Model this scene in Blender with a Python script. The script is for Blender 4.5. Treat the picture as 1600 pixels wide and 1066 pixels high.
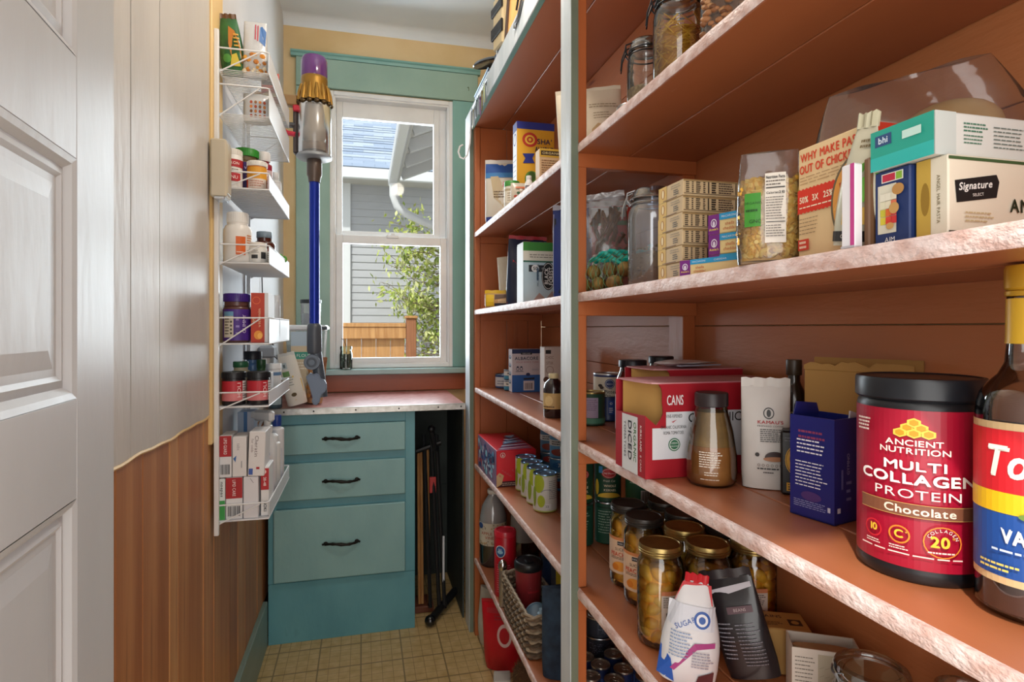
import bpy, math, random
from math import sin, cos, pi, atan2, sqrt, radians
from mathutils import Vector, Matrix, Euler

SC = bpy.context.scene
COL = SC.collection
for _o in list(bpy.data.objects):
    bpy.data.objects.remove(_o)

# ------------------------------------------------------------ camera, world, sun, lights, exposure
cam_d = bpy.data.cameras.new('camera'); cam = bpy.data.objects.new('camera', cam_d); COL.objects.link(cam)
cam_d.sensor_width = 36.0; cam_d.lens = 36.0 * 918.0 / 1600.0
cam_d.shift_y = -20.0 / 1600.0; cam_d.clip_start = 0.02; cam_d.clip_end = 200
cam.location = (0, 0, 1.245)
cam.rotation_euler = (radians(90), 0, -math.atan(232 / 918))
SC.camera = cam
w = bpy.data.worlds.new('sky'); SC.world = w; w.use_nodes = True
wn = w.node_tree.nodes; wl = w.node_tree.links
bg = wn['Background']
sky = wn.new('ShaderNodeTexSky')
try:
    sky.sky_type = 'HOSEK_WILKIE'; sky.turbidity = 5.0; sky.ground_albedo = 0.4
    sky.sun_direction = Vector((-0.45, -0.55, 0.75)).normalized()
except Exception:
    pass
mixw = wn.new('ShaderNodeMixRGB'); mixw.inputs[0].default_value = 0.72
mixw.inputs[2].default_value = (0.95, 0.97, 1.0, 1)
wl.new(sky.outputs[0], mixw.inputs[1]); wl.new(mixw.outputs[0], bg.inputs[0])
bg.inputs[1].default_value = 1.35

def light(name, kind, loc, rot, energy, color, size=None, size_y=None):
    d = bpy.data.lights.new(name, kind); d.energy = energy; d.color = color
    if kind == 'AREA':
        d.shape = 'RECTANGLE'; d.size = size; d.size_y = size_y or size
    elif kind == 'POINT':
        d.shadow_soft_size = size
    o = bpy.data.objects.new(name, d); COL.objects.link(o); o.location = loc; o.rotation_euler = rot
    return o
sun = light('sun', 'SUN', (0, -5, 8), (radians(40), 0, radians(-35)), 3.6, (1, .96, .88)); sun.data.angle = .03
light('doorway_fill', 'AREA', (-.02, -.34, 1.15), (radians(90), 0, 0), 15, (1, .95, .89), 1.0, 1.9)  # fill added in the doorway behind the camera to brighten the near shelves
light('window_daylight', 'AREA', (.14, 3.22, 1.75), (radians(-90), 0, radians(6)), 28, (.88, .94, 1), .6, 1.3)
light('ceiling_bulb', 'POINT', (.27, 1.3, 2.38), (0, 0, 0), 17, (1, .90, .77), .05)
vs = SC.view_settings
vs.view_transform = 'Standard'; vs.look = 'None'; vs.exposure = 0.0; vs.gamma = 1.0
vs.use_curve_mapping = False
try:
    SC.cycles.max_bounces = 10; SC.cycles.transparent_max_bounces = 24; SC.cycles.caustics_reflective = False
    SC.cycles.caustics_refractive = False; SC.cycles.sample_clamp_indirect = 6.0
except Exception:
    pass

# ------------------------------------------------------------ materials
def lin(h):
    h = h.lstrip('#')
    r = []
    for i in (0, 2, 4):
        c = int(h[i:i + 2], 16) / 255.0
        r.append(c / 12.92 if c <= .04045 else ((c + .055) / 1.055) ** 2.4)
    return (*r, 1.0)
_MC = {}
def m(hexc, rough=.5, metal=0.0, coat=0.0):
    k = (hexc, rough, metal, coat)
    if k in _MC: return _MC[k]
    mt = bpy.data.materials.new('mat_%s_%d_%d' % (hexc.strip('#'), rough * 100, metal * 100)); mt.use_nodes = True
    b = mt.node_tree.nodes['Principled BSDF']
    b.inputs['Base Color'].default_value = lin(hexc); b.inputs['Roughness'].default_value = rough
    b.inputs['Metallic'].default_value = metal
    if coat: b.inputs['Coat Weight'].default_value = coat
    _MC[k] = mt
    return mt
def rich(name, c1, c2, scale=6.0, rough=.45, bump=.15, bscale=60.0, stretch=(1, 1, 1), detail=4.0, c3=None, spot=(.62, .68), sscale=14.0, metal=0, lo=.35, hi=.65):
    """noise-mixed colour with grain bump; c3 adds chips or stains with a shape of their own"""
    if name in _MC: return _MC[name]
    mt = bpy.data.materials.new(name); mt.use_nodes = True
    nt = mt.node_tree; n = nt.nodes; l = nt.links; b = n['Principled BSDF']
    tc = n.new('ShaderNodeTexCoord'); mp = n.new('ShaderNodeMapping'); mp.inputs['Scale'].default_value = stretch
    l.new(tc.outputs['Object'], mp.inputs['Vector'])
    no = n.new('ShaderNodeTexNoise'); no.inputs['Scale'].default_value = scale; no.inputs['Detail'].default_value = detail
    l.new(mp.outputs[0], no.inputs['Vector'])
    cr = n.new('ShaderNodeValToRGB'); cr.color_ramp.elements[0].position = lo; cr.color_ramp.elements[1].position = hi
    cr.color_ramp.elements[0].color = lin(c1); cr.color_ramp.elements[1].color = lin(c2)
    l.new(no.outputs[0], cr.inputs[0])
    out = cr.outputs[0]
    if c3:
        n3 = n.new('ShaderNodeTexNoise'); n3.inputs['Scale'].default_value = sscale; n3.inputs['Detail'].default_value = 6
        l.new(mp.outputs[0], n3.inputs['Vector'])
        r3 = n.new('ShaderNodeValToRGB'); r3.color_ramp.elements[0].position = spot[0]; r3.color_ramp.elements[1].position = spot[1]
        mx = n.new('ShaderNodeMixRGB'); l.new(n3.outputs[0], r3.inputs[0]); l.new(r3.outputs[0], mx.inputs[0])
        l.new(out, mx.inputs[1]); mx.inputs[2].default_value = lin(c3); out = mx.outputs[0]
    l.new(out, b.inputs['Base Color'])
    b.inputs['Roughness'].default_value = rough; b.inputs['Metallic'].default_value = metal
    if bump:
        nb = n.new('ShaderNodeTexNoise'); nb.inputs['Scale'].default_value = bscale; nb.inputs['Detail'].default_value = 3
        l.new(mp.outputs[0], nb.inputs['Vector'])
        bp = n.new('ShaderNodeBump'); bp.inputs['Strength'].default_value = bump; bp.inputs['Distance'].default_value = .004
        l.new(nb.outputs[0], bp.inputs['Height']); l.new(bp.outputs[0], b.inputs['Normal'])
    _MC[name] = mt
    return mt
def clear(name, tint='FFFFFF', gloss=.12, rough=.05, bump=0.0, bscale=40.0, haze=0.0, ior=1.45):
    """thin glass or film: clear straight through, glossy at glancing angles, optional milky haze"""
    if name in _MC: return _MC[name]
    mt = bpy.data.materials.new(name); mt.use_nodes = True
    nt = mt.node_tree; n = nt.nodes; l = nt.links
    n.remove(n['Principled BSDF']); out = n['Material Output']
    tr = n.new('ShaderNodeBsdfTransparent'); tr.inputs[0].default_value = lin(tint)
    gl = n.new('ShaderNodeBsdfGlossy'); gl.inputs['Roughness'].default_value = rough
    lw = n.new('ShaderNodeFresnel'); lw.inputs[0].default_value = ior
    ma = n.new('ShaderNodeMath'); ma.operation = 'MULTIPLY_ADD'; ma.inputs[1].default_value = 1.0; ma.inputs[2].default_value = gloss * .35
    ma.use_clamp = True
    l.new(lw.outputs[0], ma.inputs[0])
    base = tr.outputs[0]
    if haze:
        df = n.new('ShaderNodeBsdfDiffuse'); df.inputs[0].default_value = lin('F0F2F4')
        mh = n.new('ShaderNodeMixShader'); mh.inputs[0].default_value = haze
        l.new(base, mh.inputs[1]); l.new(df.outputs[0], mh.inputs[2]); base = mh.outputs[0]
    mx = n.new('ShaderNodeMixShader'); l.new(ma.outputs[0], mx.inputs[0]); l.new(base, mx.inputs[1]); l.new(gl.outputs[0], mx.inputs[2])
    if bump:
        tc = n.new('ShaderNodeTexCoord'); nb = n.new('ShaderNodeTexNoise'); nb.inputs['Scale'].default_value = bscale
        l.new(tc.outputs['Object'], nb.inputs['Vector'])
        bp = n.new('ShaderNodeBump'); bp.inputs['Strength'].default_value = bump; bp.inputs['Distance'].default_value = .01
        l.new(nb.outputs[0], bp.inputs['Height']); l.new(bp.outputs[0], gl.inputs['Normal']); l.new(bp.outputs[0], lw.inputs['Normal'])
    l.new(mx.outputs[0], out.inputs[0])
    _MC[name] = mt
    return mt

ORANGE = rich('shelf_paint', 'A05A34', 'AE653B', 5, .46, .16, 45, (1, .25, 1), 3, 'DDB49E', (.70, .74), 9)
ORANGE.node_tree.nodes['Principled BSDF'].inputs['Specular IOR Level'].default_value = 1.0
ORANGE.node_tree.nodes['Principled BSDF'].inputs['Coat Weight'].default_value = .6; ORANGE.node_tree.nodes['Principled BSDF'].inputs['Coat Roughness'].default_value = .42
ORANGE_V = rich('shelf_paint_upright', 'AA5C30', 'B7683A', 5, .40, .2, 45, (1, 1, .25), 3)
BACKP = rich('back_board_paint', 'B56C40', 'C27C4C', 4, .48, .35, 55, (1, .3, 1.4), 4, '7D3E28', (.72, .76), 18)
EDGE = rich('shelf_edge_worn_lit', 'CDA79C', 'EEDAD6', 60, .45, .6, 260, (1, .6, 1), 4)
TEAL = rich('teal_paint', '6FA3A0', '7CAEA9', 5, .42, .12, 60, (1, 1, .3))
TEAL_CAB = rich('cabinet_teal_paint', '5B98A4', '67A4AE', 7, .42, .14, 70, (1, 1, .5), 4, '4E7F84', (.66, .76), 7)
TEAL_DR = rich('drawer_teal_paint', '82AEB0', '8DB8B8', 7, .42, .14, 70, (1, 1, .5), 4, '6E9A9C', (.68, .76), 7)
SAGE = rich('sage_casing_paint', '8AAA9E', '95B4A8', 5, .45, .1, 60)
PALE = rich('pale_trim_paint', 'C2CDD4', 'DCE3E8', 14, .45, .3, 60, (1, 1, .25), 4, '7FA5A6', (.70, .74), 20)
WHITE_P = rich('white_door_paint', 'BFC1C3', 'C9CBCC', 4, .38, .16, 45, (1, 1, .3))
WINW = rich('window_white_paint', 'DADCDD', 'E6E8E8', 5, .4, .05, 40)
YEL = rich('yellow_plaster', 'D8BC8A', 'E2CA9E', 4, .75, .1, 30, (1, 1, 1), 4, 'C9A255', (.70, .8), 3)
CREAM = rich('cream_panel', 'C3BFBA', 'D0CCC6', 6, .42, .5, 40, (1, 1, .25), 4, 'B08E70', (.715, .735), 5)
GREYW = rich('grey_plaster', 'CACBCE', 'D4D4D6', 3, .6, .1, 30)
CEIL = rich('ceiling_plaster', 'D6E0EA', 'E0E8F0', 3, .7, .08, 20)
CREAMT = rich('cream_trim', 'DDBB7E', 'E6C78F', 6, .5, .1, 30, (1, 1, .3))
WOODS = [rich('wainscot_wood_' + a, a, b, 5, .45, .12, 70, (1, 5, .22), 6, c, (.66, .76), 7, 0, .30, .72) for a, b, c in (('A0643A', 'C08A58', '84502C'), ('B37A48', 'CB9A68', '955E36'), ('955A34', 'B57E50', '774424'), ('A86C42', 'C6925E', '8A5530'))]
REDTOP = rich('red_countertop', '9C605C', 'B98A86', 30, .30, .1, 60)
REDWOOD = rich('red_backsplash', '8A4327', '9C5233', 8, .35, .1, 60, (.3, 1, 1))
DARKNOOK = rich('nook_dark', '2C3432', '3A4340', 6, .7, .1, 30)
STEEL = m('B9BEC2', .3, 1.0); DSTEEL = m('7C8288', .35, 1.0); GOLDL = rich('gold_lid', '8F7B4C', 'B59C62', 20, .32, 0, 10, metal=.9)
BLACK = m('17181B', .4); BLACKG = m('0E1013', .22, 0, .5); IRON = m('221D18', .45, .6)
WHITE = m('ECECEA', .4); WHITEP = m('E3E4E4', .35); CARD = m('B58B57', .8); KRAFT = m('B48B4C', .75)
GLASS = clear('thin_glass', 'F8FBFA', .22, .03); PANE = clear('window_glass', 'F6F9F9', .0, .02, ior=1.12)
FILM = clear('clear_film', 'F9F9F9', .16, .10, .35, 24, .03); MILK = clear('milky_film', 'F6F8FA', .18, .2, .3, 30, .12); FOG = clear('frosted_film', 'F2F4F6', .3, .3, .5, 50, .45)
PLAST = clear('clear_plastic', 'EEF3F4', .3, .1, 0, 10, .22)
WIRE = m('DDDEDF', .35)

# ------------------------------------------------------------ geometry helpers
class G:
    def __init__(s): s.v = []; s.f = []; s.mi = []; s.ms = []; s.sm = []
    def idx(s, mt):
        if mt not in s.ms: s.ms.append(mt)
        return s.ms.index(mt)
    def add(s, V, F, mt, sm=False, xf=None):
        o = len(s.v)
        s.v += [tuple(xf @ Vector(p)) for p in V] if xf is not None else [tuple(p) for p in V]
        k = s.idx(mt)
        for f in F:
            s.f.append(tuple(i + o for i in f)); s.mi.append(k); s.sm.append(sm)
        return s
    def box(s, x0, y0, z0, x1, y1, z1, mt, bv=.0, xf=None):
        if bv <= 0:
            V = [(x, y, z) for z in (z0, z1) for y in (y0, y1) for x in (x0, x1)]
            F = [(0, 2, 3, 1), (4, 5, 7, 6), (0, 1, 5, 4), (2, 6, 7, 3), (0, 4, 6, 2), (1, 3, 7, 5)]
            return s.add(V, F, mt, False, xf)
        b = min(bv, (x1 - x0) * .45, (y1 - y0) * .45, (z1 - z0) * .45)
        C = ((x0, x1), (y0, y1), (z0, z1)); V = []; ix = {}
        for sx in (0, 1):
            for sy in (0, 1):
                for sz in (0, 1):
                    for a in range(3):
                        p = []
                        for d, q in enumerate((sx, sy, sz)):
                            val = C[d][q]
                            if d != a: val += b if q == 0 else -b
                            p.append(val)
                        ix[(sx, sy, sz, a)] = len(V); V.append(tuple(p))
        F = []
        for a in range(3):
            o1, o2 = [d for d in range(3) if d != a]
            for q in (0, 1):
                ring = []
                for (e, g) in ((0, 0), (1, 0), (1, 1), (0, 1)):
                    t = [0, 0, 0]; t[a] = q; t[o1] = e; t[o2] = g
                    ring.append(ix[(*t, a)])
                flip = (q == 0) != (a == 1)
                F.append(tuple(ring[::-1] if flip else ring))
        for a in range(3):   # chamfer strips along axis a
            o1, o2 = [d for d in range(3) if d != a]
            for e in (0, 1):
                for g in (0, 1):
                    t0 = [0, 0, 0]; t1 = [0, 0, 0]; t1[a] = 1
                    for t in (t0, t1): t[o1] = e; t[o2] = g
                    F.append((ix[(*t0, o1)], ix[(*t1, o1)], ix[(*t1, o2)], ix[(*t0, o2)]))
        for sx in (0, 1):
            for sy in (0, 1):
                for sz in (0, 1):
                    F.append(tuple(ix[(sx, sy, sz, a)] for a in range(3)))
        return s.add(V, F, mt, False, xf)
    def lathe(s, prof, mt, n=24, c=(0, 0, 0), xf=None, sm=True, a0=0, a1=2 * pi):
        full = abs(a1 - a0 - 2 * pi) < 1e-6
        k = n if full else n + 1
        V = []
        for (r, z) in prof:
            for i in range(k):
                a = a0 + (a1 - a0) * i / n
                V.append((c[0] + max(r, 1e-5) * cos(a), c[1] + max(r, 1e-5) * sin(a), c[2] + z))
        F = []
        for j in range(len(prof) - 1):
            for i in range(n):
                i2 = (i + 1) % k if full else i + 1
                F.append((j * k + i, j * k + i2, (j + 1) * k + i2, (j + 1) * k + i))
        return s.add(V, F, mt, sm, xf)
    def tube(s, pts, r, mt, n=6, closed=False, rs=None, sm=True, cap=True):
        P = [Vector(p) for p in pts]; N = len(P); V = []; F = []
        T = []
        for i in range(N):
            a = P[(i - 1) % N] if (closed or i) else P[i]
            b = P[(i + 1) % N] if (closed or i < N - 1) else P[i]
            t = (b - a); T.append(t.normalized() if t.length > 1e-9 else Vector((0, 0, 1)))
        up = Vector((0, 0, 1)) if abs(T[0].z) < .9 else Vector((1, 0, 0))
        u = T[0].cross(up).normalized()
        for i in range(N):
            u = (u - T[i] * u.dot(T[i]))
            u = u.normalized() if u.length > 1e-6 else T[i].orthogonal().normalized()
            vv = T[i].cross(u); rr = rs[i] if rs else r
            for k in range(n):
                a = 2 * pi * k / n
                V.append(P[i] + u * (rr * cos(a)) + vv * (rr * sin(a)))
        M = N if closed else N - 1
        for i in range(M):
            for k in range(n):
                j = (i + 1) % N
                F.append((i * n + k, i * n + (k + 1) % n, j * n + (k + 1) % n, j * n + k))
        if not closed and cap:
            F.append(tuple(range(n))[::-1]); F.append(tuple((N - 1) * n + k for k in range(n)))
        return s.add(V, F, mt, sm)
    def prism(s, poly, y0, y1, mt, plane='xz', xf=None):
        n = len(poly)
        mk = {'xz': lambda p, t: (p[0], t, p[1]), 'xy': lambda p, t: (p[0], p[1], t), 'yz': lambda p, t: (t, p[0], p[1])}[plane]
        V = [mk(p, y0) for p in poly] + [mk(p, y1) for p in poly]
        F = [tuple(range(n)), tuple(range(2 * n - 1, n - 1, -1))] + [(i, i + n, (i + 1) % n + n, (i + 1) % n) for i in range(n)]
        return s.add(V, F, mt, False, xf)
    def sphere(s, c, r, mt, n=12, k=8, sq=(1, 1, 1)):
        prof = [(r * sin(pi * j / k), -r * cos(pi * j / k)) for j in range(k + 1)]
        xf = Matrix.Translation(c) @ Matrix.Diagonal((*sq, 1))
        return s.lathe(prof, mt, n, (0, 0, 0), xf)
    def mesh(s, name):
        me = bpy.data.meshes.new(name)
        me.from_pydata(s.v, [], s.f)
        for mt in s.ms: me.materials.append(mt)
        me.polygons.foreach_set('material_index', s.mi)
        me.polygons.foreach_set('use_smooth', s.sm)
        me.update()
        if any(s.sm):
            try: me.set_sharp_from_angle(angle=radians(42))
            except Exception: pass
        return me
    def obj(s, name, parent=None, loc=(0, 0, 0), rot=(0, 0, 0), stuff=False, label=None):
        o = bpy.data.objects.new(name, s.mesh(name)); COL.objects.link(o)
        o.parent = parent; o.location = loc; o.rotation_euler = rot
        if stuff: o['kind'] = 'stuff'
        if label: o['label'] = label
        return o

def tag(o, label, cat, group=None):
    o['label'] = label; o['category'] = cat
    if group: o['group'] = group
    return o
def TH(name, label, cat, loc=(0, 0, 0), rz=0.0, group=None, rx=0.0, ry=0.0):
    o = bpy.data.objects.new(name, None); COL.objects.link(o); o.empty_display_size = .02
    o.location = loc; o.rotation_euler = (rx, ry, rz)
    return tag(o, label, cat, group)
def ST(name, g, parent=None, loc=(0, 0, 0)):
    o = g.obj(name, parent, loc)
    if parent is None: o['kind'] = 'structure'
    return o
def STE(name, loc=(0, 0, 0), rz=0):
    o = bpy.data.objects.new(name, None); COL.objects.link(o); o.location = loc; o.rotation_euler = (0, 0, rz); o['kind'] = 'structure'
    return o
def _kids(o):
    return KIDS.get(o, [])
def dup(t, loc, rz=None, label=None, rot=None):
    r = t.copy(); COL.objects.link(r); r.location = loc
    if rz is not None: r.rotation_euler = (0, 0, rz)
    if rot is not None: r.rotation_euler = rot
    if label: r['label'] = label
    for ch in t.children:
        c = ch.copy(); COL.objects.link(c); c.parent = r
        for g2 in ch.children:
            d = g2.copy(); COL.objects.link(d); d.parent = c
    return r
def face(x, y):
    return -atan2(x, y)

# ------------------------------------------------------------ flat print: lettering and blocks of colour laid on a surface
_GL = {}
def _glyphs():
    chars = "ABCDEFGHIJKLMNOPQRSTUVWXYZabcdefghijklmnopqrstuvwxyz0123456789?%&'.-!+*"
    obs = []
    for ch in chars:
        cu = bpy.data.curves.new('glyph', 'FONT'); cu.body = ch; cu.resolution_u = 3
        o = bpy.data.objects.new('glyph', cu); COL.objects.link(o); obs.append((ch, o, cu))
    dg = bpy.context.evaluated_depsgraph_get(); dg.update()
    for ch, o, cu in obs:
        me = o.evaluated_get(dg).to_mesh()
        V = [(v.co.x, v.co.y) for v in me.vertices]; F = [tuple(p.vertices) for p in me.polygons]
        _GL[ch] = (V, F, max(v[0] for v in V) if V else .3)
        o.evaluated_get(dg).to_mesh_clear()
    for ch, o, cu in obs:
        bpy.data.objects.remove(o); bpy.data.curves.remove(cu)
_glyphs()

class PR:
    """print on a mapped surface; fn(u, v, off) -> point, u to the right, v up, both in metres"""
    def __init__(s, fn, curved=False): s.fn = fn; s.g = G(); s.L = 0; s.c = curved; s.rng = random.Random(7)
    def off(s):
        s.L += 1
        return .00030 + (.00018 if s.c else .00011) * (s.L if s.L < 14 else 14 + (s.L - 14) * .18)
    def _q(s, pts, F, col, rough):
        o = s.off(); s.g.add([s.fn(u, v, o) for u, v in pts], F, m(col, rough) if isinstance(col, str) else col)
        return s
    def rect(s, u0, v0, u1, v1, col, rough=.5):
        nu = max(1, int(abs(u1 - u0) / .005)) if s.c else 1
        nv = max(1, int(abs(v1 - v0) / .012)) if s.c else 1
        P = [(u0 + (u1 - u0) * i / nu, v0 + (v1 - v0) * j / nv) for j in range(nv + 1) for i in range(nu + 1)]
        F = [(j * (nu + 1) + i, j * (nu + 1) + i + 1, (j + 1) * (nu + 1) + i + 1, (j + 1) * (nu + 1) + i) for j in range(nv) for i in range(nu)]
        return s._q(P, F, col, rough)
    def ell(s, cu, cv, ru, rv, col, n=20, inner=0.0, a0=0, a1=2 * pi, rough=.5):
        k = 4 if s.c else (1 if inner else 1); P = []; F = []
        for j in range(k + 1):
            t = inner + (1 - inner) * j / k
            for i in range(n + 1):
                a = a0 + (a1 - a0) * i / n
                P.append((cu + ru * t * cos(a), cv + rv * t * sin(a)))
        for j in range(k):
            for i in range(n):
                F.append((j * (n + 1) + i, (j + 1) * (n + 1) + i, (j + 1) * (n + 1) + i + 1, j * (n + 1) + i + 1))
        return s._q(P, F, col, rough)
    def poly(s, pts, col, rough=.5):
        return s._q(pts, [tuple(range(len(pts)))], col, rough)
    def text(s, t, u, v, size, col, al='c', rot=0.0, sx=1.0, bold=0.0, slant=0.0, rough=.5, wid=None):
        V = []; F = []; x = 0
        for ch in t:
            if ch == ' ' or ch not in _GL: x += .32; continue
            gv, gf, adv = _GL[ch]; o = len(V)
            V += [(x + p[0] + slant * p[1], p[1]) for p in gv]; F += [tuple(i + o for i in f) for f in gf]
            x += adv + .07
        if not V: return s
        if wid: sx = wid / (x * size)
        w_ = x * size * sx; sh = {'c': -w_ / 2, 'l': 0, 'r': -w_}[al]; c_, s_ = cos(rot), sin(rot)
        P = []
        for (a, b) in V:
            a = a * size * sx + sh; b = (b - .35) * size
            P.append((u + a * c_ - b * s_, v + a * s_ + b * c_))
        s._q(P, F, col, rough)
        if bold:
            s._q([(a + bold, b) for a, b in P], F, col, rough); s._q([(a, b + bold) for a, b in P], F, col, rough)
        return s
    def bars(s, u0, v0, u1, v1, n, col, fill=.45, words=True):
        P = []; F = []
        for i in range(n):
            v = v1 - (v1 - v0) * (i + .5) / n; h = (v1 - v0) / n * fill / 2; u = u0
            end = u1 - (u1 - u0) * s.rng.uniform(0, .25)
            while u < end:
                L = min(end - u, (u1 - u0) * s.rng.uniform(.06, .2)) if words else end - u
                o = len(P); P += [(u, v - h), (u + L, v - h), (u + L, v + h), (u, v + h)]; F.append((o, o + 1, o + 2, o + 3))
                u += L + (u1 - u0) * .025
        return s._q(P, F, col, .5)
    def barcode(s, u0, v0, u1, v1, col='141414'):
        P = []; F = []; u = u0
        while u < u1 - 1e-6:
            wd = (u1 - u0) * s.rng.choice((.02, .035, .05)); o = len(P); e = min(u + wd, u1)
            P += [(u, v0), (e, v0), (e, v1), (u, v1)]; F.append((o, o + 1, o + 2, o + 3)); u = e + (u1 - u0) * s.rng.choice((.02, .03, .045))
        return s._q(P, F, col, .5)
    def obj(s, parent, name='printed_lettering', label=None):
        return s.g.obj(name, parent, label=label) if s.g.v else None

def fm(kind, w, d, h):
    """map of one face of a box w x d x h standing on z=0, u and v from the face's centre"""
    if kind == 'front': return lambda u, v, o: (u, -d / 2 - o, h / 2 + v)
    if kind == 'left': return lambda u, v, o: (-w / 2 - o, -u, h / 2 + v)
    if kind == 'right': return lambda u, v, o: (w / 2 + o, u, h / 2 + v)
    if kind == 'top': return lambda u, v, o: (u, v, h + o)
def cm(r):
    return lambda u, v, o: ((r + o) * sin(u / r), -(r + o) * cos(u / r), v)

def carton(name, label, loc, w, d, h, col, rz=0, group=None, prints=None, rough=.55, bv=.0012, cat='box', rx=0, ry=0, flap=True):
    t = TH(name, label, cat, loc, rz, group, rx, ry)
    mt = m(col, rough) if isinstance(col, str) else col
    G().box(-w / 2, -d / 2, 0, w / 2, d / 2, h, mt, bv).obj('carton', t)
    if flap:   # tuck flap seam on the end
        g = G(); g.box(-w / 2 + .002, -d / 2 + .002, h - .0002, w / 2 - .002, d / 2 - .002, h + .0005, mt); g.obj('tuck_flap', t)
    if prints:
        for k, fn in prints.items():
            p = PR(fm(k, w, d, h)); fn(p, {'front': w, 'left': d, 'right': d, 'top': w}[k], d if k == 'top' else h); p.obj(t)
    return t
def can(name, label, loc, r, h, col, rz=0, group=None, fn=None, lid=None, pull=False, cat='can', n=28):
    t = TH(name, label, cat, loc, rz, group); lid = lid or STEEL
    G().lathe([(0, 0), (r * .93, .0005), (r * .96, .001), (r, .003), (r, .005), (r * .985, .0065), (r * .985, h - .0065), (r, h - .005), (r, h - .003)], m(col, .38) if isinstance(col, str) else col, n).obj('body', t)
    g = G(); g.lathe([(r, h - .004), (r * 1.01, h - .0015), (r * .99, h), (r * .94, h), (r * .92, h - .003), (r * .75, h - .003), (r * .73, h - .0022), (r * .45, h - .0022), (r * .43, h - .003), (0, h - .003)], lid, n); g.obj('lid', t)
    if pull:
        g = G(); pts = [(r * .1 + r * .22 * cos(a), r * .17 * sin(a), h - .0005) for a in [2 * pi * i / 12 for i in range(12)]]
        g.tube(pts, r * .045, lid, 5, True); g.tube([(r * .1 + r * .22, 0, h - .001), (r * .6, 0, h - .001)], r * .05, lid, 5); g.obj('pull_tab', t)
    if fn:
        p = PR(cm(r * .985), True); fn(p, r, h); p.obj(t)
    return t
def bottle(name, label, loc, prof, mt, cap_prof, cap_mt, rz=0, group=None, fn=None, lr=None, content=None, cat='bottle', n=24, ridges=0, capname='cap'):
    t = TH(name, label, cat, loc, rz, group)
    G().lathe(prof, mt, n).obj('body', t)
    g = G(); g.lathe(cap_prof, cap_mt, n)
    if ridges:
        rr = max(p[0] for p in cap_prof); z0 = cap_prof[0][1]; z1 = max(p[1] for p in cap_prof)
        for i in range(ridges):
            a = 2 * pi * i / ridges; xf = Matrix.Rotation(a, 4, 'Z')
            g.box(rr - .0006, -.0006, z0 + .001, rr + .0007, .0006, z1 - .002, cap_mt, 0, xf)
    g.obj(capname, t)
    if content: G().lathe(content[0], content[1], n).obj('contents', t)
    if fn:
        p = PR(cm(lr), True); fn(p, lr, 0); p.obj(t)
    return t
def capp(r, z0, z1): return [(r * .96, z0), (r, z0 + .001), (r, z1 - .002), (r * .95, z1), (0, z1)]
def bodyp(r, h, nr, nh, sh=.25):
    """bottle profile: straight wall, rounded shoulder, short neck"""
    hs = h - nh; k = sh * r * 1.6
    return [(0, 0), (r * .9, 0), (r, .004), (r, hs - k), (r * .985, hs - k * .6), (r * .9, hs - k * .28), (nr * 1.05 + (r - nr) * .3, hs - k * .06), (nr, hs), (nr, h)]

class POUCH:
    """soft bag standing on z=0: gusseted belly closing to a flat seal at the top"""
    def __init__(s, w, h, d, seed=1, top=.03, wr=.0018, pinch=0.0, base=.75, belly=.3):
        s.w, s.h, s.d, s.top, s.wr, s.pinch, s.base, s.belly = w, h, d, top, wr, pinch, base, belly
        r = random.Random(seed); s.k = [(r.uniform(20, 90), r.uniform(15, 70), r.uniform(0, 6)) for _ in range(5)]
    def hw(s, v):
        t = v / s.h
        return s.w / 2 * (1 - s.pinch * max(0, (t - .35) / .65) ** 1.5) * (.95 + .05 * min(1, t * 6))
    def dd(s, v):
        t = v / s.h
        if t < s.belly: q = s.base + (1 - s.base) * sin(pi / 2 * t / s.belly)
        else: q = s.top + (1 - s.top) * cos(pi / 2 * min(1, (t - s.belly) / (1 - s.belly) / .97)) ** .8 if (t - s.belly) / (1 - s.belly) < .97 else s.top
        return s.d / 2 * max(q, s.top)
    def yf(s, u, v):
        hw = s.hw(v); t = min(1, abs(u) / hw); y = s.dd(v) * (1 - t ** 2.6) ** .5
        e = (1 - t ** 4) * min(1, v / s.h * 8)
        n_ = sum(sin(a * u + b * v + c) for a, b, c in s.k) / 5
        return y + n_ * s.wr * e
    def fn(s): return lambda u, v, o: (u, -s.yf(max(-s.hw(v) * .995, min(s.hw(v) * .995, u)), v) - o * 1.4 - s.wr * .22, v)
    def geo(s, g, mt, n=16, k=12, mt2=None):
        V = []; F = []; rows = []
        for j in range(k + 1):
            v = s.h * j / k; hw = s.hw(v); row = []
            us = [-cos(pi * i / n) for i in range(n + 1)]
            for u in us: row.append(len(V)); V.append((u * hw, -s.yf(u * hw, v), v))
            for u in us[-2:0:-1]: row.append(len(V)); V.append((u * hw, s.yf(u * hw, v) * .9, v))
            rows.append(row)
        L = len(rows[0])
        for j in range(k):
            for i in range(L):
                F.append((rows[j][i], rows[j][(i + 1) % L], rows[j + 1][(i + 1) % L], rows[j + 1][i]))
        F.append(tuple(rows[0][::-1])); F.append(tuple(rows[-1]))
        g.add(V, F, mt, True)
        return s
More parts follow.
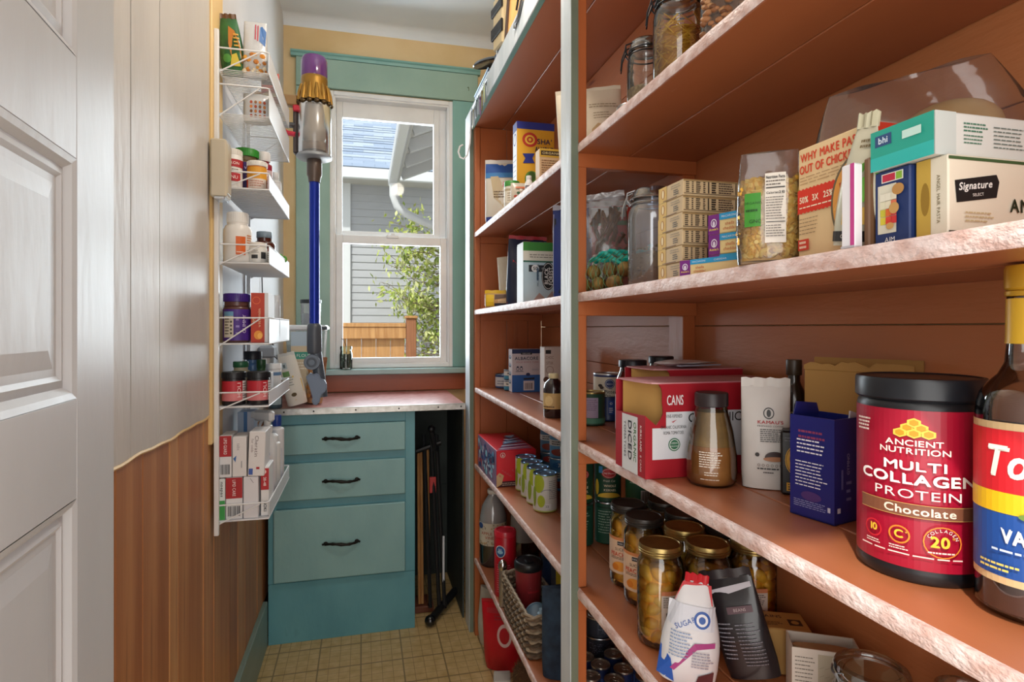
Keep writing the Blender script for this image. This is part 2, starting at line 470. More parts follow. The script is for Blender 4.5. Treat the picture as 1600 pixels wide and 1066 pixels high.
def pouch(name, label, loc, w, h, d, mt, rz=0, group=None, fn=None, seed=1, cat='bag', rx=0, ry=0, seal=None, contents=None, **kw):
    loc = (loc[0], loc[1], loc[2] + .0007 + w * .5 * abs(sin(ry)) + d * .4 * abs(sin(rx)))
    t = TH(name, label, cat, loc, rz, group, rx, ry)
    P = POUCH(w, h, d, seed, **kw)
    g = G(); P.geo(g, mt if not isinstance(mt, str) else m(mt, .4)); g.obj('bag_body', t)
    if seal:
        hw = P.hw(h); g = G(); sm_ = m(seal, .4) if isinstance(seal, str) else seal
        n = 10; V = []
        for k_, zz in enumerate((h - .002, h + .012)):
            for i in range(n + 1):
                u = -hw + 2 * hw * i / n; y = .0015 * sin(i * 1.7 + seed); V += [(u, y - .001, zz + (.0012 * sin(i * 2.3) if k_ else 0)), (u, y + .001, zz + (.0012 * sin(i * 2.3) if k_ else 0))]
        F = []; L = 2 * (n + 1)
        for i in range(n):
            a = 2 * i; F += [(a, a + 2, L + a + 2, L + a), (a + 1, L + a + 1, L + a + 3, a + 3), (L + a, L + a + 2, L + a + 3, L + a + 1)]
        F += [(0, L, L + 1, 1), (2 * n, 2 * n + 1, L + 2 * n + 1, L + 2 * n)]
        g.add(V, F, sm_, True); g.obj('top_seal', t)
    if contents: contents(t, P)
    if fn:
        p = PR(P.fn(), True); fn(p, w, h); p.obj(t)
    return t

# ============================================================ ROOM SHELL
CEILZ = 2.76
def vinyl():
    mt = bpy.data.materials.new('vinyl_floor'); mt.use_nodes = True
    nt = mt.node_tree; n = nt.nodes; l = nt.links; b = n['Principled BSDF']
    ge = n.new('ShaderNodeTexCoord'); sp = n.new('ShaderNodeSeparateXYZ'); l.new(ge.outputs['Object'], sp.inputs[0])
    def line(sock, off, period, wid):
        a = n.new('ShaderNodeMath'); a.operation = 'ADD'; a.inputs[1].default_value = off + 50 * period; l.new(sock, a.inputs[0])
        d = n.new('ShaderNodeMath'); d.operation = 'MODULO'; d.inputs[1].default_value = period; l.new(a.outputs[0], d.inputs[0])
        c = n.new('ShaderNodeMath'); c.operation = 'LESS_THAN'; c.inputs[1].default_value = wid; l.new(d.outputs[0], c.inputs[0])
        return c.outputs[0]
    def mx(a, b_):
        q = n.new('ShaderNodeMath'); q.operation = 'MAXIMUM'; l.new(a, q.inputs[0]); l.new(b_, q.inputs[1]); return q.outputs[0]
    thin = mx(line(sp.outputs[0], .0105, .0381, .0016), line(sp.outputs[1], .0, .0381, .0016))
    thick = mx(line(sp.outputs[0], .0120, .1524, .0052), line(sp.outputs[1], .0435, .1524, .0052))
    no = n.new('ShaderNodeTexNoise'); no.inputs['Scale'].default_value = 26; l.new(ge.outputs['Object'], no.inputs['Vector'])
    cr = n.new('ShaderNodeValToRGB'); cr.color_ramp.elements[0].color = lin('BE9F68'); cr.color_ramp.elements[1].color = lin('D2B683')
    cr.color_ramp.elements[0].position = .3; cr.color_ramp.elements[1].position = .7; l.new(no.outputs[0], cr.inputs[0])
    m1 = n.new('ShaderNodeMixRGB'); m1.inputs[2].default_value = lin('8F7546'); l.new(thin, m1.inputs[0]); l.new(cr.outputs[0], m1.inputs[1])
    m2 = n.new('ShaderNodeMixRGB'); m2.inputs[2].default_value = lin('8C7750'); l.new(thick, m2.inputs[0]); l.new(m1.outputs[0], m2.inputs[1])
    l.new(m2.outputs[0], b.inputs['Base Color']); b.inputs['Roughness'].default_value = .4
    return mt
ST('floor', G().box(-.6, -1.9, -.05, .95, 3.2, 0, vinyl()))
ST('ceiling', G().box(-.6, -.16, CEILZ, .95, 3.2, CEILZ + .06, CEIL))
# back wall with the window opening
g = G(); X0, X1, Z0, Z1 = -.165, .45, 1.04, 2.42
g.box(-.6, 3.03, 0, X0, 3.17, CEILZ, YEL); g.box(X1, 3.03, 0, .95, 3.17, CEILZ, YEL)
g.box(X0, 3.03, 0, X1, 3.17, Z0, YEL); g.box(X0, 3.03, Z1, X1, 3.17, CEILZ, YEL)
ST('wall_back', g)
# cove at the ceiling
g = G(); pts = [(3.031 - .055 * (1 - sin(a)), CEILZ - .055 * (1 - cos(a))) for a in [pi / 2 * i / 8 for i in range(9)]]
g.prism([(3.031, CEILZ + .002)] + [(p[0], p[1]) for p in pts], -.385, .735, CEIL, 'yz'); ST('trim_1', g)
# left wall: core, plaster, boards and wainscot planks
wl_ = STE('wall_left')
G().box(-.50, -.16, 0, -.392, 3.03, CEILZ, m('3A281A', .9)).obj('wall_core', wl_)
G().box(-.392, 1.742, .9, -.376, 3.03, CEILZ, GREYW).obj('plaster_face', wl_)
rnd = random.Random(3)
def wavy(y): return 1.021 + .0026 * sin(y * 7.0 + 1) + .0016 * sin(y * 23) + .0012 * sin(y * 51)
for (ya, yb) in ((-.04, .62), (.62, .86), (.86, 1.106), (1.106, 1.249), (1.249, 1.622)):
    ys = [ya + .0015 + (yb - ya - .003) * i / 14 for i in range(15)]
    poly = [(y, wavy(y)) for y in ys] + [(ys[-1], CEILZ), (ys[0], CEILZ)]
    G().prism(poly, -.39, -.3765 + rnd.uniform(-.001, .001), CREAM, 'yz').obj('panel_board', wl_)
g = G(); g.tube([(-.3775, y, wavy(y) + .003) for y in [-.04 + 1.66 * i / 60 for i in range(61)]], .0036, CREAMT, 6); g.obj('peeling_edge', wl_)
G().box(-.392, 1.624, .95, -.371, 1.742, CEILZ, CREAMT, .002).obj('cover_strip', wl_)
for k, (ya, yb) in enumerate(((-.04, .2), (.2, .36), (.36, .52), (.52, .64), (.64, .78), (.78, .92), (.92, 1.053), (1.053, 1.172), (1.172, 1.321), (1.321, 1.38), (1.38, 1.581), (1.581, 1.682), (1.682, 1.863), (1.863, 1.985), (1.985, 2.102), (2.102, 2.241), (2.241, 2.33), (2.33, 2.445), (2.445, 2.6))):
    o = G().box(-.006, 0, 0, 0, yb - ya - .0042, .88 + (.12 if yb < 1.75 else .06), WOODS[(k * 3 + k // 4) % 4], .0016).obj('plank', wl_, (-.3795, ya, .165))
    o.location.x += rnd.uniform(-.0012, .0004)
ST('baseboard_left', G().box(-.383, -.04, 0, -.364, 2.466, .176, rich('baseboard_paint', '7D938A', '8DA29A', 6, .45, .15, 50, (1, .3, 1), 4, 'C9D6D6', (.70, .76), 5), .003))
g = G(); g.box(.735, -.16, 0, .90, 3.03, CEILZ, YEL); ST('wall_right', g)
g = G(); g.box(-.6, -.16, 0, -.25, -.04, CEILZ, CREAM); g.box(.446, -.16, 0, .95, -.04, CEILZ, CREAM); g.box(-.25, -.16, 2.06, .446, -.04, CEILZ, CREAM); ST('wall_front', g)

# ------------------------------------------------------------ window
wd = STE('window_1', (.143, 3.03, 1.04))
def ring(g, x0, z0, x1, z1, t, y0, y1, mt, bv=.002, tb=None, tt=None):
    tb = tb or t; tt = tt or t
    g.box(x0, y0, z0, x0 + t, y1, z1, mt, bv); g.box(x1 - t, y0, z0, x1, y1, z1, mt, bv)
    g.box(x0 + t, y0, z0, x1 - t, y1, z0 + tb, mt, bv); g.box(x0 + t, y0, z1 - tt, x1 - t, y1, z1, mt, bv)
g = G(); ring(g, -.305, .006, .305, 1.376, .020, -.012, .12, WINW); ring(g, -.289, .02, .289, 1.36, .012, .0, .11, WINW); ST('window_frame', g, wd)
us = G(); ring(us, -.277, .668, .243, 1.350, .030, .05, .08, WINW, .003, .030, .080); us.box(.243, .05, .668, .277, .08, 1.350, WINW, .003)
o = ST('upper_sash', us, wd); ST('pane', G().box(-.249, .064, .69, .247, .067, 1.285, PANE), o)
ls = G(); ring(ls, -.277, .022, .277, .672, .034, .012, .046, WINW, .003, .034, .042)
o = ST('lower_sash', ls, wd); ST('pane', G().box(-.247, .028, .05, .247, .031, .632, PANE), o)
g = G(); g.box(-.03, .004, .662, .03, .03, .676, WINW, .002); g.lathe([(0, 0), (.012, 0), (.012, .012), (0, .014)], WINW, 12, (0, .018, .674)); ST('sash_lock', g, wd)
# casing boards of the window
g = G(); g.box(-.317, 3.008, 1.046, -.160, 3.03, 2.42, SAGE, .002); ST('trim_2', g)
g = G(); g.box(.446, 3.008, 1.046, .577, 3.03, 2.42, TEAL, .002); ST('trim_3', g)
g = G(); g.box(-.317, 3.006, 2.422, .577, 3.03, 2.562, SAGE, .002); ST('trim_4', g)
g = G(); g.prism([(3.03, 2.588), (2.992, 2.588), (2.992, 2.581), (3.0, 2.575), (3.004, 2.563), (3.03, 2.563)], -.341, .589, TEAL, 'yz'); ST('trim_5', g)
t = TH('cup_hook', 'small brass screw hook in the sage board above the window', 'hook', (.524, 3.006, 2.49))
g = G(); g.tube([(0, 0, 0), (0, -.012, 0), (.002, -.02, -.008), (.003, -.016, -.017), (.003, -.008, -.016)], .0016, m('7E8B6C', .4, .5), 6); g.obj('hook', t)
g = G(); g.box(-.19, 2.965, 1.016, .52, 3.03, 1.044, rich('sill_paint', '93B4B4', 'A6C2C2', 6, .4, .1, 60), .004); ST('trim_6', g)
g = G(); g.box(-.376, 2.998, .9315, .515, 3.014, 1.015, REDWOOD, .002); ST('trim_7', g)

# ------------------------------------------------------------ outside the window
SIDE = rich('siding_paint', 'B6B6BB', 'C4C4C8', 5, .6, .1, 40, (.3, 1, 1))
hs = TH('neighbour_house', 'grey house with horizontal lap siding and blue shingled roof seen through the window', 'house', (0, 8.0, -.6))
G().box(-2.2, .03, 0, 3.2, .3, 3.9, m('7F8088', .7)).obj('wall', hs)
g0 = G(); g0.prism([(.02, 0), (.002, 0), (.014, .112), (.02, .112)], -.17, 3.2, SIDE, 'yz'); me = g0.mesh('siding_board')
for i in range(38):
    o = bpy.data.objects.new('siding_board', me); COL.objects.link(o); o.parent = hs; o.location = (0, 0, .02 + i * .1)
G().box(-.265, -.03, 0, -.165, .1, 3.85, m('E6E7EA', .5), .004).obj('corner_board', hs)
G().box(-2.2, -.02, 0, -.265, .03, 3.8, m('A2A8B8', .6)).obj('side_wall', hs)
G().box(-2.3, -.42, 3.72, 3.2, -.36, 3.86, m('E9EAEC', .5), .01).obj('gutter', hs)
G().box(-2.3, -.36, 3.74, 3.2, .05, 3.77, m('CFCBC6', .6)).obj('soffit', hs)
rf = G(); rf.prism([(-.40, 3.85), (4.2, 6.9), (4.2, 6.8), (-.36, 3.78)], -2.3, 3.2, m('74819A', .8), 'yz'); rfo = rf.obj('roof', hs)
sl = sqrt(4.6 ** 2 + 3.05 ** 2); dy, dz = 4.6 / sl, 3.05 / sl
sh = []
for c_ in ('A9B6CA', 'A0AEC6', 'B2BED0', '99A8C0'):
    g = G(); g.box(0, 0, 0, .2755, .14, .008, rich('shingle_' + c_, c_, c_, 30, .8, .3, 90), 0, Matrix.Rotation(atan2(dz, dy), 4, 'X')); sh.append(g.mesh('shingle'))
for r in range(29):
    for i in range(9):
        o = bpy.data.objects.new('shingle', rnd.choice(sh)); COL.objects.link(o); o.parent = rfo
        o.location = (-1.25 + .278 * i + (.139 if r % 2 else 0), -.42 + r * .112 * dy, 3.86 + r * .112 * dz)
# near eave on the right with rafter tails and downspout
ev = TH('eave', 'white roof eave with gutter and rafter tails above the fence', 'eave', (0, 0, 0))
WE = m('E3E4E6', .5); TAN = m('EAE6DE', .6)
G().box(.27, 3.6, 2.84, .36, 6.75, 2.97, WE, .01).obj('gutter', ev)
G().box(.365, 3.6, 2.88, .39, 6.7, 3.04, m('D6D6D4', .6)).obj('fascia', ev)
TLT = Matrix.Translation((.39, 0, 3.0)) @ Matrix.Rotation(radians(-23), 4, 'Y')
G().box(0, 3.6, .02, 1.3, 6.72, .05, TAN, 0, TLT).obj('roof_deck', ev)
for i in range(6): G().box(0, 0, -.10, 1.0, .06, .02, WE, .004, TLT).obj('rafter_tail', ev, (0, 4.05 + i * .52, 0))
G().box(1.3, 3.4, -.6, 1.45, 6.7, 3.36, m('B9BAC2', .6)).obj('wall', ev)
g = G(); g.tube([(.32, 6.62, 2.86), (.32, 6.62, 2.72), (.36, 6.62, 2.6), (.46, 6.62, 2.52), (.62, 6.62, 2.45), (.95, 6.62, 2.33), (1.24, 6.62, 2.22), (1.27, 6.62, 2.1), (1.27, 6.62, -.5)], .045, WE, 10); g.obj('downspout', ev)
FW = rich('fence_wood', 'B07A45', 'CF9C63', 8, .7, .2, 50, (6, 6, .4), 5)
fe = TH('wooden_fence', 'tan wooden plank fence with top rail below the grey siding', 'fence', (0, 5.2, -.6))
for i in range(13): G().box(0, 0, 0, .118, .018, 1.77, FW, .003).obj('fence_board', fe, (-1.235 + i * .122, rnd.uniform(-.003, .003), .03))
G().box(-1.3, -.05, 1.755, .358, -.005, 1.855, FW, .004).obj('top_rail', fe); G().box(-1.3, -.06, 1.855, .355, .05, 1.89, FW, .004).obj('cap_rail', fe)
fp = G().box(.360, -.06, .0, .445, .05, 1.93, rich('fence_post_wood', '8E5A3C', 'A56C48', 8, .7, .2, 50, (6, 6, .4)), .006).obj('fence_post', fe)
G().box(.350, -.075, 1.93, .455, .065, 1.952, FW, .004).obj('post_cap', fp)
o = G().box(-8, 3.2, -.7, 8, 14, -.6, m('B5B2A2', .9)).obj('ground_outside'); o['kind'] = 'structure'
# shrub branches
BARK = m('8D7A66', .85)
tr = TH('garden_tree', 'small tree with bare twigs and yellow-green leaves behind the fence', 'tree', (1.2, 7.35, -.6))
g = G(); g.tube([(0, 0, 0), (-.02, 0, 1.2), (-.06, .02, 2.0), (-.03, .05, 3.2)], .04, BARK, 7, rs=[.05, .04, .03, .012]); tips = []
rt = random.Random(11)
for i in range(46):
    z = rt.uniform(1.3, 2.95); a = rt.uniform(pi * .75, pi * 1.25); L = rt.uniform(.35, 1.05)
    p = [(-.03, .02, z)]
    for k in range(5):
        q = p[-1]; p.append((q[0] + L / 5 * cos(a), q[1] + L / 5 * sin(a) * .6, q[2] + L / 5 * rt.uniform(-.35, .75))); a += rt.uniform(-.4, .4)
        if k > 1: tips.append(p[-1])
    g.tube(p, .008, BARK, 5, rs=[.011, .009, .007, .005, .004, .003])
    for k in (2, 3, 4):
        q = p[k]; p2 = [q]
        for _ in range(2): e = p2[-1]; p2.append((e[0] + rt.uniform(-.12, .05), e[1] + rt.uniform(-.06, .06), e[2] + rt.uniform(-.08, .12)))
        g.tube(p2, .003, BARK, 4); tips.append(p2[-1])
g.obj('branches', tr)
g = G(); lm = [m('B7C45E', .6), m('C8CF78', .6), m('93A94A', .6), m('D9DC9A', .6)]
for q in tips:
    if q[2] < 1.95 and rt.random() < .55: continue
    for _ in range(rt.randint(5, 11)):
        c_ = Vector(q) + Vector((rt.gauss(0, .06), rt.gauss(0, .06), rt.gauss(0, .06))); s_ = rt.uniform(.026, .046)
        R = Euler((rt.uniform(0, 6), rt.uniform(0, 6), rt.uniform(0, 6))).to_matrix()
        V = [c_ + R @ Vector(x) * s_ for x in ((-1, 0, 0), (0, -.5, .1), (1, 0, 0), (0, .5, .1))]
        g.add(V, [(0, 1, 2), (0, 2, 3)], rt.choice(lm))
g.obj('foliage', tr, stuff=True)

# ============================================================ OPEN DOOR (left foreground)
dr = STE('door_1', (-.29, .80, 0), radians(4.08))      # local -y runs back to the hinge, +x is the face towards the aisle
DW, DH, DT = .76, 2.03, .035
sty = .115
core = G(); core.box(-DT + .009, -DW, .008, -.009, 0, DH, WHITE_P); ST('door_core', core, dr)
zs = [(.22, .484), (.594, .844), (.954, 1.07 + .004), (0, 0)]
pan = [(.125, .375), (.484, .732), (.830, 1.072), (1.174, 1.416), (1.520, 1.765)]
g = G(); g.box(-DT, -sty, .008, 0, 0, DH, WHITE_P, .0015); ST('stile', g, dr); g = G(); g.box(-DT, -DW, .008, 0, -DW + sty, DH, WHITE_P, .0015); ST('stile', g, dr)
edges = [.008] + [z for p in pan for z in p] + [DH]
for i in range(0, len(edges), 2):
    g = G(); g.box(-DT, -DW + sty, edges[i], 0, -sty, edges[i + 1], WHITE_P, .001); ST('rail', g, dr)
for (a, b) in pan:
    y0, y1 = -DW + sty, -sty
    g = G()
    prof = [(0, 0), (.006, -.002), (.012, -.008), (.020, -.006), (.026, -.010)]
    for k in range(len(prof) - 1):     # four mitred moulding runs
        i0, d0 = prof[k]; i1, d1 = prof[k + 1]
        A = [(y0 + i0, a + i0), (y1 - i0, a + i0), (y1 - i0, b - i0), (y0 + i0, b - i0)]
        B = [(y0 + i1, a + i1), (y1 - i1, a + i1), (y1 - i1, b - i1), (y0 + i1, b - i1)]
        for q in range(4):
            r = (q + 1) % 4
            g.add([(d0, *A[q]), (d0, *A[r]), (d1, *B[r]), (d1, *B[q])], [(0, 1, 2, 3)], WHITE_P)
    po = ST('door_panel', g, dr)
    f = G(); A = [(y0 + .026, a + .026), (y1 - .026, a + .026), (y1 - .026, b - .026), (y0 + .026, b - .026)]; B = [(y0 + .05, a + .05), (y1 - .05, a + .05), (y1 - .05, b - .05), (y0 + .05, b - .05)]
    for q in range(4):
        r = (q + 1) % 4; f.add([(-.010, *A[q]), (-.010, *A[r]), (-.006, *B[r]), (-.006, *B[q])], [(0, 1, 2, 3)], WHITE_P)
    f.add([(-.006, *p) for p in B], [(0, 1, 2, 3)], WHITE_P); ST('raised_field', f, po)

# ============================================================ BASE CABINET AND COUNTER
cb = TH('drawer_cabinet', 'teal painted drawer cabinet with three drawers under the window counter', 'cabinet', (0, 0, 0))
G().box(-.362, 2.469, .0, .207, 2.99, .904, TEAL_CAB, .001).obj('body', cb)
g = G(); g.box(.168, 2.464, .24, .207, 2.4695, .904, TEAL_CAB, .001); g.box(-.362, 2.464, .24, -.332, 2.4695, .904, TEAL_CAB, .001); g.box(-.332, 2.464, .862, .168, 2.4695, .904, TEAL_CAB, .001); g.obj('face_frame', cb)
g = G(); g.box(-.362, 2.466, 0, .207, 2.4695, .238, TEAL_CAB, .001); g.obj('plinth', cb)
hz = [(.745, .861, .805), (.565, .711, .636), (.246, .531, .387)]
for (a, b, hzv) in hz:
    d = G().box(-.341, 2.448, a, .167, 2.4635, b, TEAL_DR, .0035).obj('drawer', cb)
    g = G()
    pts = [(-.064 + .128 * i / 12, 2.448 - .004 - .020 * sin(pi * i / 12) ** .7, hzv + .003 * sin(pi * 2 * i / 12)) for i in range(13)]
    g.tube(pts, .005, IRON, 8, rs=[.0035, .0055, .0045, .0065, .005, .006, .0075, .006, .005, .0065, .0045, .0055, .0035])
    for sx in (-1, 1):
        g.lathe([(0, 0), (.009, 0), (.007, .003), (.003, .005), (0, .005)], IRON, 10, (0, 0, 0), Matrix.Translation((sx * .06, 2.448, hzv)) @ Matrix.Rotation(pi / 2, 4, 'X'))
        g.sphere((sx * .070, 2.442, hzv), .0045, IRON, 8, 6)
    g.obj('pull_handle', d, (-.086, 0, 0), label='ornate dark iron pull')
ct = TH('countertop', 'worn red laminate countertop with metal edge strip under the window', 'counter', (0, 0, 0))
G().box(-.374, 2.436, .908, .412, 2.995, .9285, REDTOP, .001).obj('slab', ct)
ms = G(); ms.box(-.374, 2.431, .905, .413, 2.4358, .9305, rich('edge_metal', 'A9A6A0', 'C4C2BE', 30, .35, .2, 80, metal=.8), .001); ms.box(-.374, 2.431, .9287, .413, 2.445, .9305, m('B9B6B0', .35, .8)); mo = ms.obj('edge_strip', ct)
for x in (-.30, -.19, -.03, .14, .30, .395): G().lathe([(0, 0), (.0035, 0), (.003, .0012), (0, .0014)], m('222222', .5, .5), 8, (0, 0, 0), Matrix.Translation((x, 2.431, .918)) @ Matrix.Rotation(pi / 2, 4, 'X')).obj('screw', mo)
# dark nook to the right of the cabinet
g = G(); g.box(.212, 2.985, .0, .43, 2.995, .90, DARKNOOK); g.box(.212, 2.978, .44, .43, 2.985, .452, DARKNOOK); g.box(.4125, 2.50, 0, .419, 2.985, .903, DARKNOOK); ST('wall_nook', g)  # back and side walls of the nook, with a rail across
# folded drying rack standing in the nook
fr = TH('folded_drying_rack', 'folded black and wooden drying rack leaning in the dark nook beside the drawers', 'drying rack', (0, 0, 0))
for (x, mt_, nm) in ((.234, FW, 'dowel'), (.247, FW, 'dowel'), (.276, FW, 'dowel')):
    G().tube([(x + .004, 2.60, .035), (x + .004, 2.66, .70)], .0065, rich('dowel_wood', '9A6B3C', 'B58450', 12, .5, .1, 60, (5, 5, .5)), 8).obj(nm, fr)
for (xa, xb, y) in ((.262, .262, 2.585), (.298, .292, 2.56), (.322, .316, 2.565)):
    G().tube([(xa + .02, y - .02, .03), (xb, y + .06, .77)], .0085, BLACK, 8).obj('leg', fr)
g = G(); g.tube([(.225, 2.62, .70), (.335, 2.62, .735)], .011, BLACK, 8); g.sphere((.29, 2.60, .80), .017, BLACK); g.tube([(.29, 2.60, .80), (.31, 2.61, .70)], .011, BLACK, 8); g.obj('hinge_bracket', fr)
g = G(); g.box(.301, 2.545, .62, .33, 2.553, .69, m('B02A2A', .4), .002); g.obj('latch', fr, (-.02, .045, -.1), label='small red latch')
g = G(); g.box(.333, 2.55, .06, .342, 2.556, .34, m('C9CCD2', .4), .001); g.obj('paper_tag', fr)
g = G(); g.tube([(.27, 2.46, .024), (.405, 2.66, .05)], .017, BLACK, 10); g.sphere((.27, 2.46, .024), .024, BLACKG, 12, 8); g.obj('foot_bar', fr)
G().box(.216, 2.58, .002, .30, 2.70, .03, m('6B3A26', .6), .003).obj('base_block', fr)

# ============================================================ BUILT-IN SHELVING
S1, S2, S3, S4, S5 = 1.634, 1.320, 1.006, .697, .315
XF, XB, YN, YF, TK = .437, .716, -.03, 2.345, .0185
su = TH('shelving_unit', 'built-in open shelving painted burnt orange with pale teal face trim', 'shelves', (0, 0, 0))
for z in (S1 - .0009, S2 - .0009, S3 - .0009, S4 - .0009, S5 - .0009):
    sb = bpy.data.objects.new('shelf', None); COL.objects.link(sb); sb.parent = su
    for (xa, xb) in ((XF, .5545), (.557, XB)):
        g = G(); g.box(xa + (.002 if xa == XF else 0), YN, z - TK, xb, YF, z, ORANGE, .0012); g.obj('plank', sb)
    g = G(); nseg = 90; V = []; F = []      # uneven front edge, pale partly from wear, partly from light put into the colour
    rr = random.Random(int(z * 100))
    for i in range(nseg + 1):
        y = YN + (YF - YN) * i / nseg; dx = rr.uniform(-.0006, .0006)
        V += [(XF + .0005 + dx, y, z - TK - .0002), (XF - .0012 + dx, y, z - TK + .004), (XF - .0012 + dx, y, z - .004), (XF + .001 + dx, y, z + .0003), (XF + .006, y, z + .0004)]
    for i in range(nseg):
        for k in range(4): F.append((i * 5 + k, i * 5 + k + 1, i * 5 + 6 + k, i * 5 + 5 + k))
    g.add(V, F, EDGE, True); g.obj('front_edge', sb)
tb = bpy.data.objects.new('top_board', None); COL.objects.link(tb); tb.parent = su
for (xa, xb) in ((.424, .556), (.5585, .735)): G().box(xa, YN, 2.061, xb, YF + .02, 2.082, ORANGE, .001).obj('plank', tb)
bk = bpy.data.objects.new('back_panel', None); COL.objects.link(bk); bk.parent = su
zb = [0, .16, .30, .44, .57, .70, .83, .945, 1.065, 1.137, 1.25, 1.38, 1.50, 1.62, 1.76, 1.90, 2.06]
for a, b in zip(zb, zb[1:]): G().box(.7185, YN, a + .0008, .7325, YF, b - .0008, BACKP, .0008).obj('back_board', bk)
ep = bpy.data.objects.new('end_panel', None); COL.objects.link(ep); ep.parent = su
for xa, xb in ((.46, .57), (.572, .66), (.662, .7185)): G().box(xa, YF + .002, 0, xb, YF + .018, 2.06, ORANGE_V, .0008).obj('end_board', ep)
G().box(.60, YF - .003, S3, .612, YF + .002, S2 - TK, ORANGE_V, .001).obj('batten', ep)
for ya in (1.168, YF):
    if ya == YF: G().box(.4375, YF - .004, 0, .4585, YF + .03, 2.06, ORANGE_V, .0015).obj('front_post', su)
    else:
        zz = [0, S5 - TK, S5, S4 - TK, S4, S3 - TK, S3, S2 - TK, S2, S1 - TK, S1, 2.06]
        for i in range(0, len(zz), 2): G().box(.4375, ya, zz[i], .4585, ya + .062, zz[i + 1], ORANGE_V, .0015).obj('front_post', su)
G().box(.688, 1.172, 0, .7185, 1.235, 2.06, ORANGE_V, .0015).obj('back_post', su)
for z in (S1, S2, S3, S4, S5):
    G().box(.4375, 1.166, z - TK - .030, .7185, 1.186, z - TK, ORANGE_V, .0012).obj('cleat', su)
    G().box(.4585, YF - .014, z - TK - .026, .7185, YF + .002, z - TK, ORANGE_V, .0012).obj('cleat', su)
    G().box(.4375, YN, z - TK - .030, .7185, YN + .02, z - TK, ORANGE_V, .0012).obj('cleat', su)
G().box(.420, 1.162, .0, .4370, 1.226, 2.0595, PALE, .002).obj('face_trim', su)
G().box(.420, 2.372, .0, .4370, 2.470, 2.0595, PALE, .002).obj('face_trim', su)
for ya in (1.1612, 2.3712): G().box(.4215, ya, .0, .4370, ya + .0012, 2.0590, rich('trim_edge_shade', '5E6A5C', '74806E', 8, .5, .2, 50, (1, 1, .3), 4, 'C8C2A0', (.74, .77), 14)).obj('trim_shade_strip', su)  # thin strips on the trim's near side, shade put into their colour
G().box(.420, YN, 2.0585, .4238, 2.470, 2.134, PALE, .0015).obj('top_trim', su)
G().box(.424, YN, 2.0585, .4372, 2.470, 2.0608, TEAL, .0005).obj('trim_underside', su)

# ============================================================ NEAR BAY, SHELF AT CHEST HEIGHT (S3)
# --- collagen tub
t = TH('protein_tub', 'large crimson protein powder tub with black lid beside the syrup bottle', 'tub', (.542, .473, S3), face(.542, .473) - .07)
R = .0545
G().lathe([(0, 0), (R * .95, 0), (R, .004), (R, .010), (R * .985, .013), (R * .985, .163), (R * .97, .167), (R * .93, .170)], m('15161A', .35), 48).obj('body', t)
G().lathe([(R * .93, .169), (R * .985, .170), (R * 1.02, .172), (R * 1.02, .188), (R * 1.0, .191), (R * .95, .1915), (R * .93, .190), (0, .190)], m('191C22', .33), 48).obj('lid', t)
p = PR(cm(R * .985), True); M_ = 'A3122F'; hw_ = R * 2.6
p.rect(-hw_, .0135, hw_, .162, M_, .33)
for (x, y) in ((-.0055, .1455), (.0055, .1455), (0, .1505), (-.011, .1405), (0, .1405), (.011, .1405)):
    p.poly([(x + .0062 * cos(a), y + .0045 * sin(a)) for a in [pi / 6 + pi / 3 * i for i in range(6)]], 'E0C24A'); p.poly([(x + .004 * cos(a), y + .003 * sin(a)) for a in [pi / 6 + pi / 3 * i for i in range(6)]], 'C2901F')
p.text('ANCIENT', 0, .1315, .0078, 'F3E3D8', wid=.045, bold=.0003); p.text('NUTRITION', 0, .1240, .0078, 'F3E3D8', wid=.056, bold=.0003)
p.text('MULTI', .000, .1100, .0120, 'F4EEEA', wid=.050, bold=.0006); p.text('COLLAGEN', .001, .0975, .0135, 'F4EEEA', wid=.097, bold=.0009); p.text('PROTEIN', .002, .0840, .0120, 'F0E6E0', wid=.070)
p.rect(-.048, .0630, .048, .0745, '7B4A33'); p.rect(-.048, .0745, .048, .0750, 'C8A05A'); p.rect(-.048, .0625, .048, .0630, 'C8A05A')
p.text('Chocolate', .004, .0688, .0105, 'F2E3CC', wid=.056, bold=.0004)
p.ell(-.034, .0445, .0085, .0085, 'C9202F', inner=.84); p.text('10', -.034, .0455, .0095, 'F2C53A', bold=.0005); p.bars(-.041, .030, -.027, .0345, 2, 'EED9CF')
p.ell(-.011, .0445, .0085, .0085, 'E58A2B', inner=.84); p.text('C', -.0115, .045, .0105, 'F2C53A', bold=.0006); p.text('+', -.0055, .0475, .004, 'F2C53A'); p.bars(-.019, .030, -.003, .0345, 2, 'EED9CF')
p.ell(.021, .0425, .0145, .0145, 'E58A2B', inner=.93); p.text('20', .019, .0425, .014, 'F2C53A', bold=.0008); p.text('*', .0295, .046, .006, 'F2C53A')
for i, ch in enumerate('COLLAGEN'): a = radians(152 - i * 18.5); p.text(ch, .021 + .0112 * cos(a), .0425 + .0112 * sin(a), .0042, 'F2E3DA', rot=a - pi / 2)
p.bars(.010, .0315, .032, .0345, 1, 'EED9CF')
p.bars(-.046, .0262, .05, .0282, 1, 'F0DAD0', .6); p.bars(-.052, .138, -.034, .152, 4, 'EED9CF', .5); p.bars(.046, .036, .058, .0385, 1, 'E8C9C4')
p.obj(t)
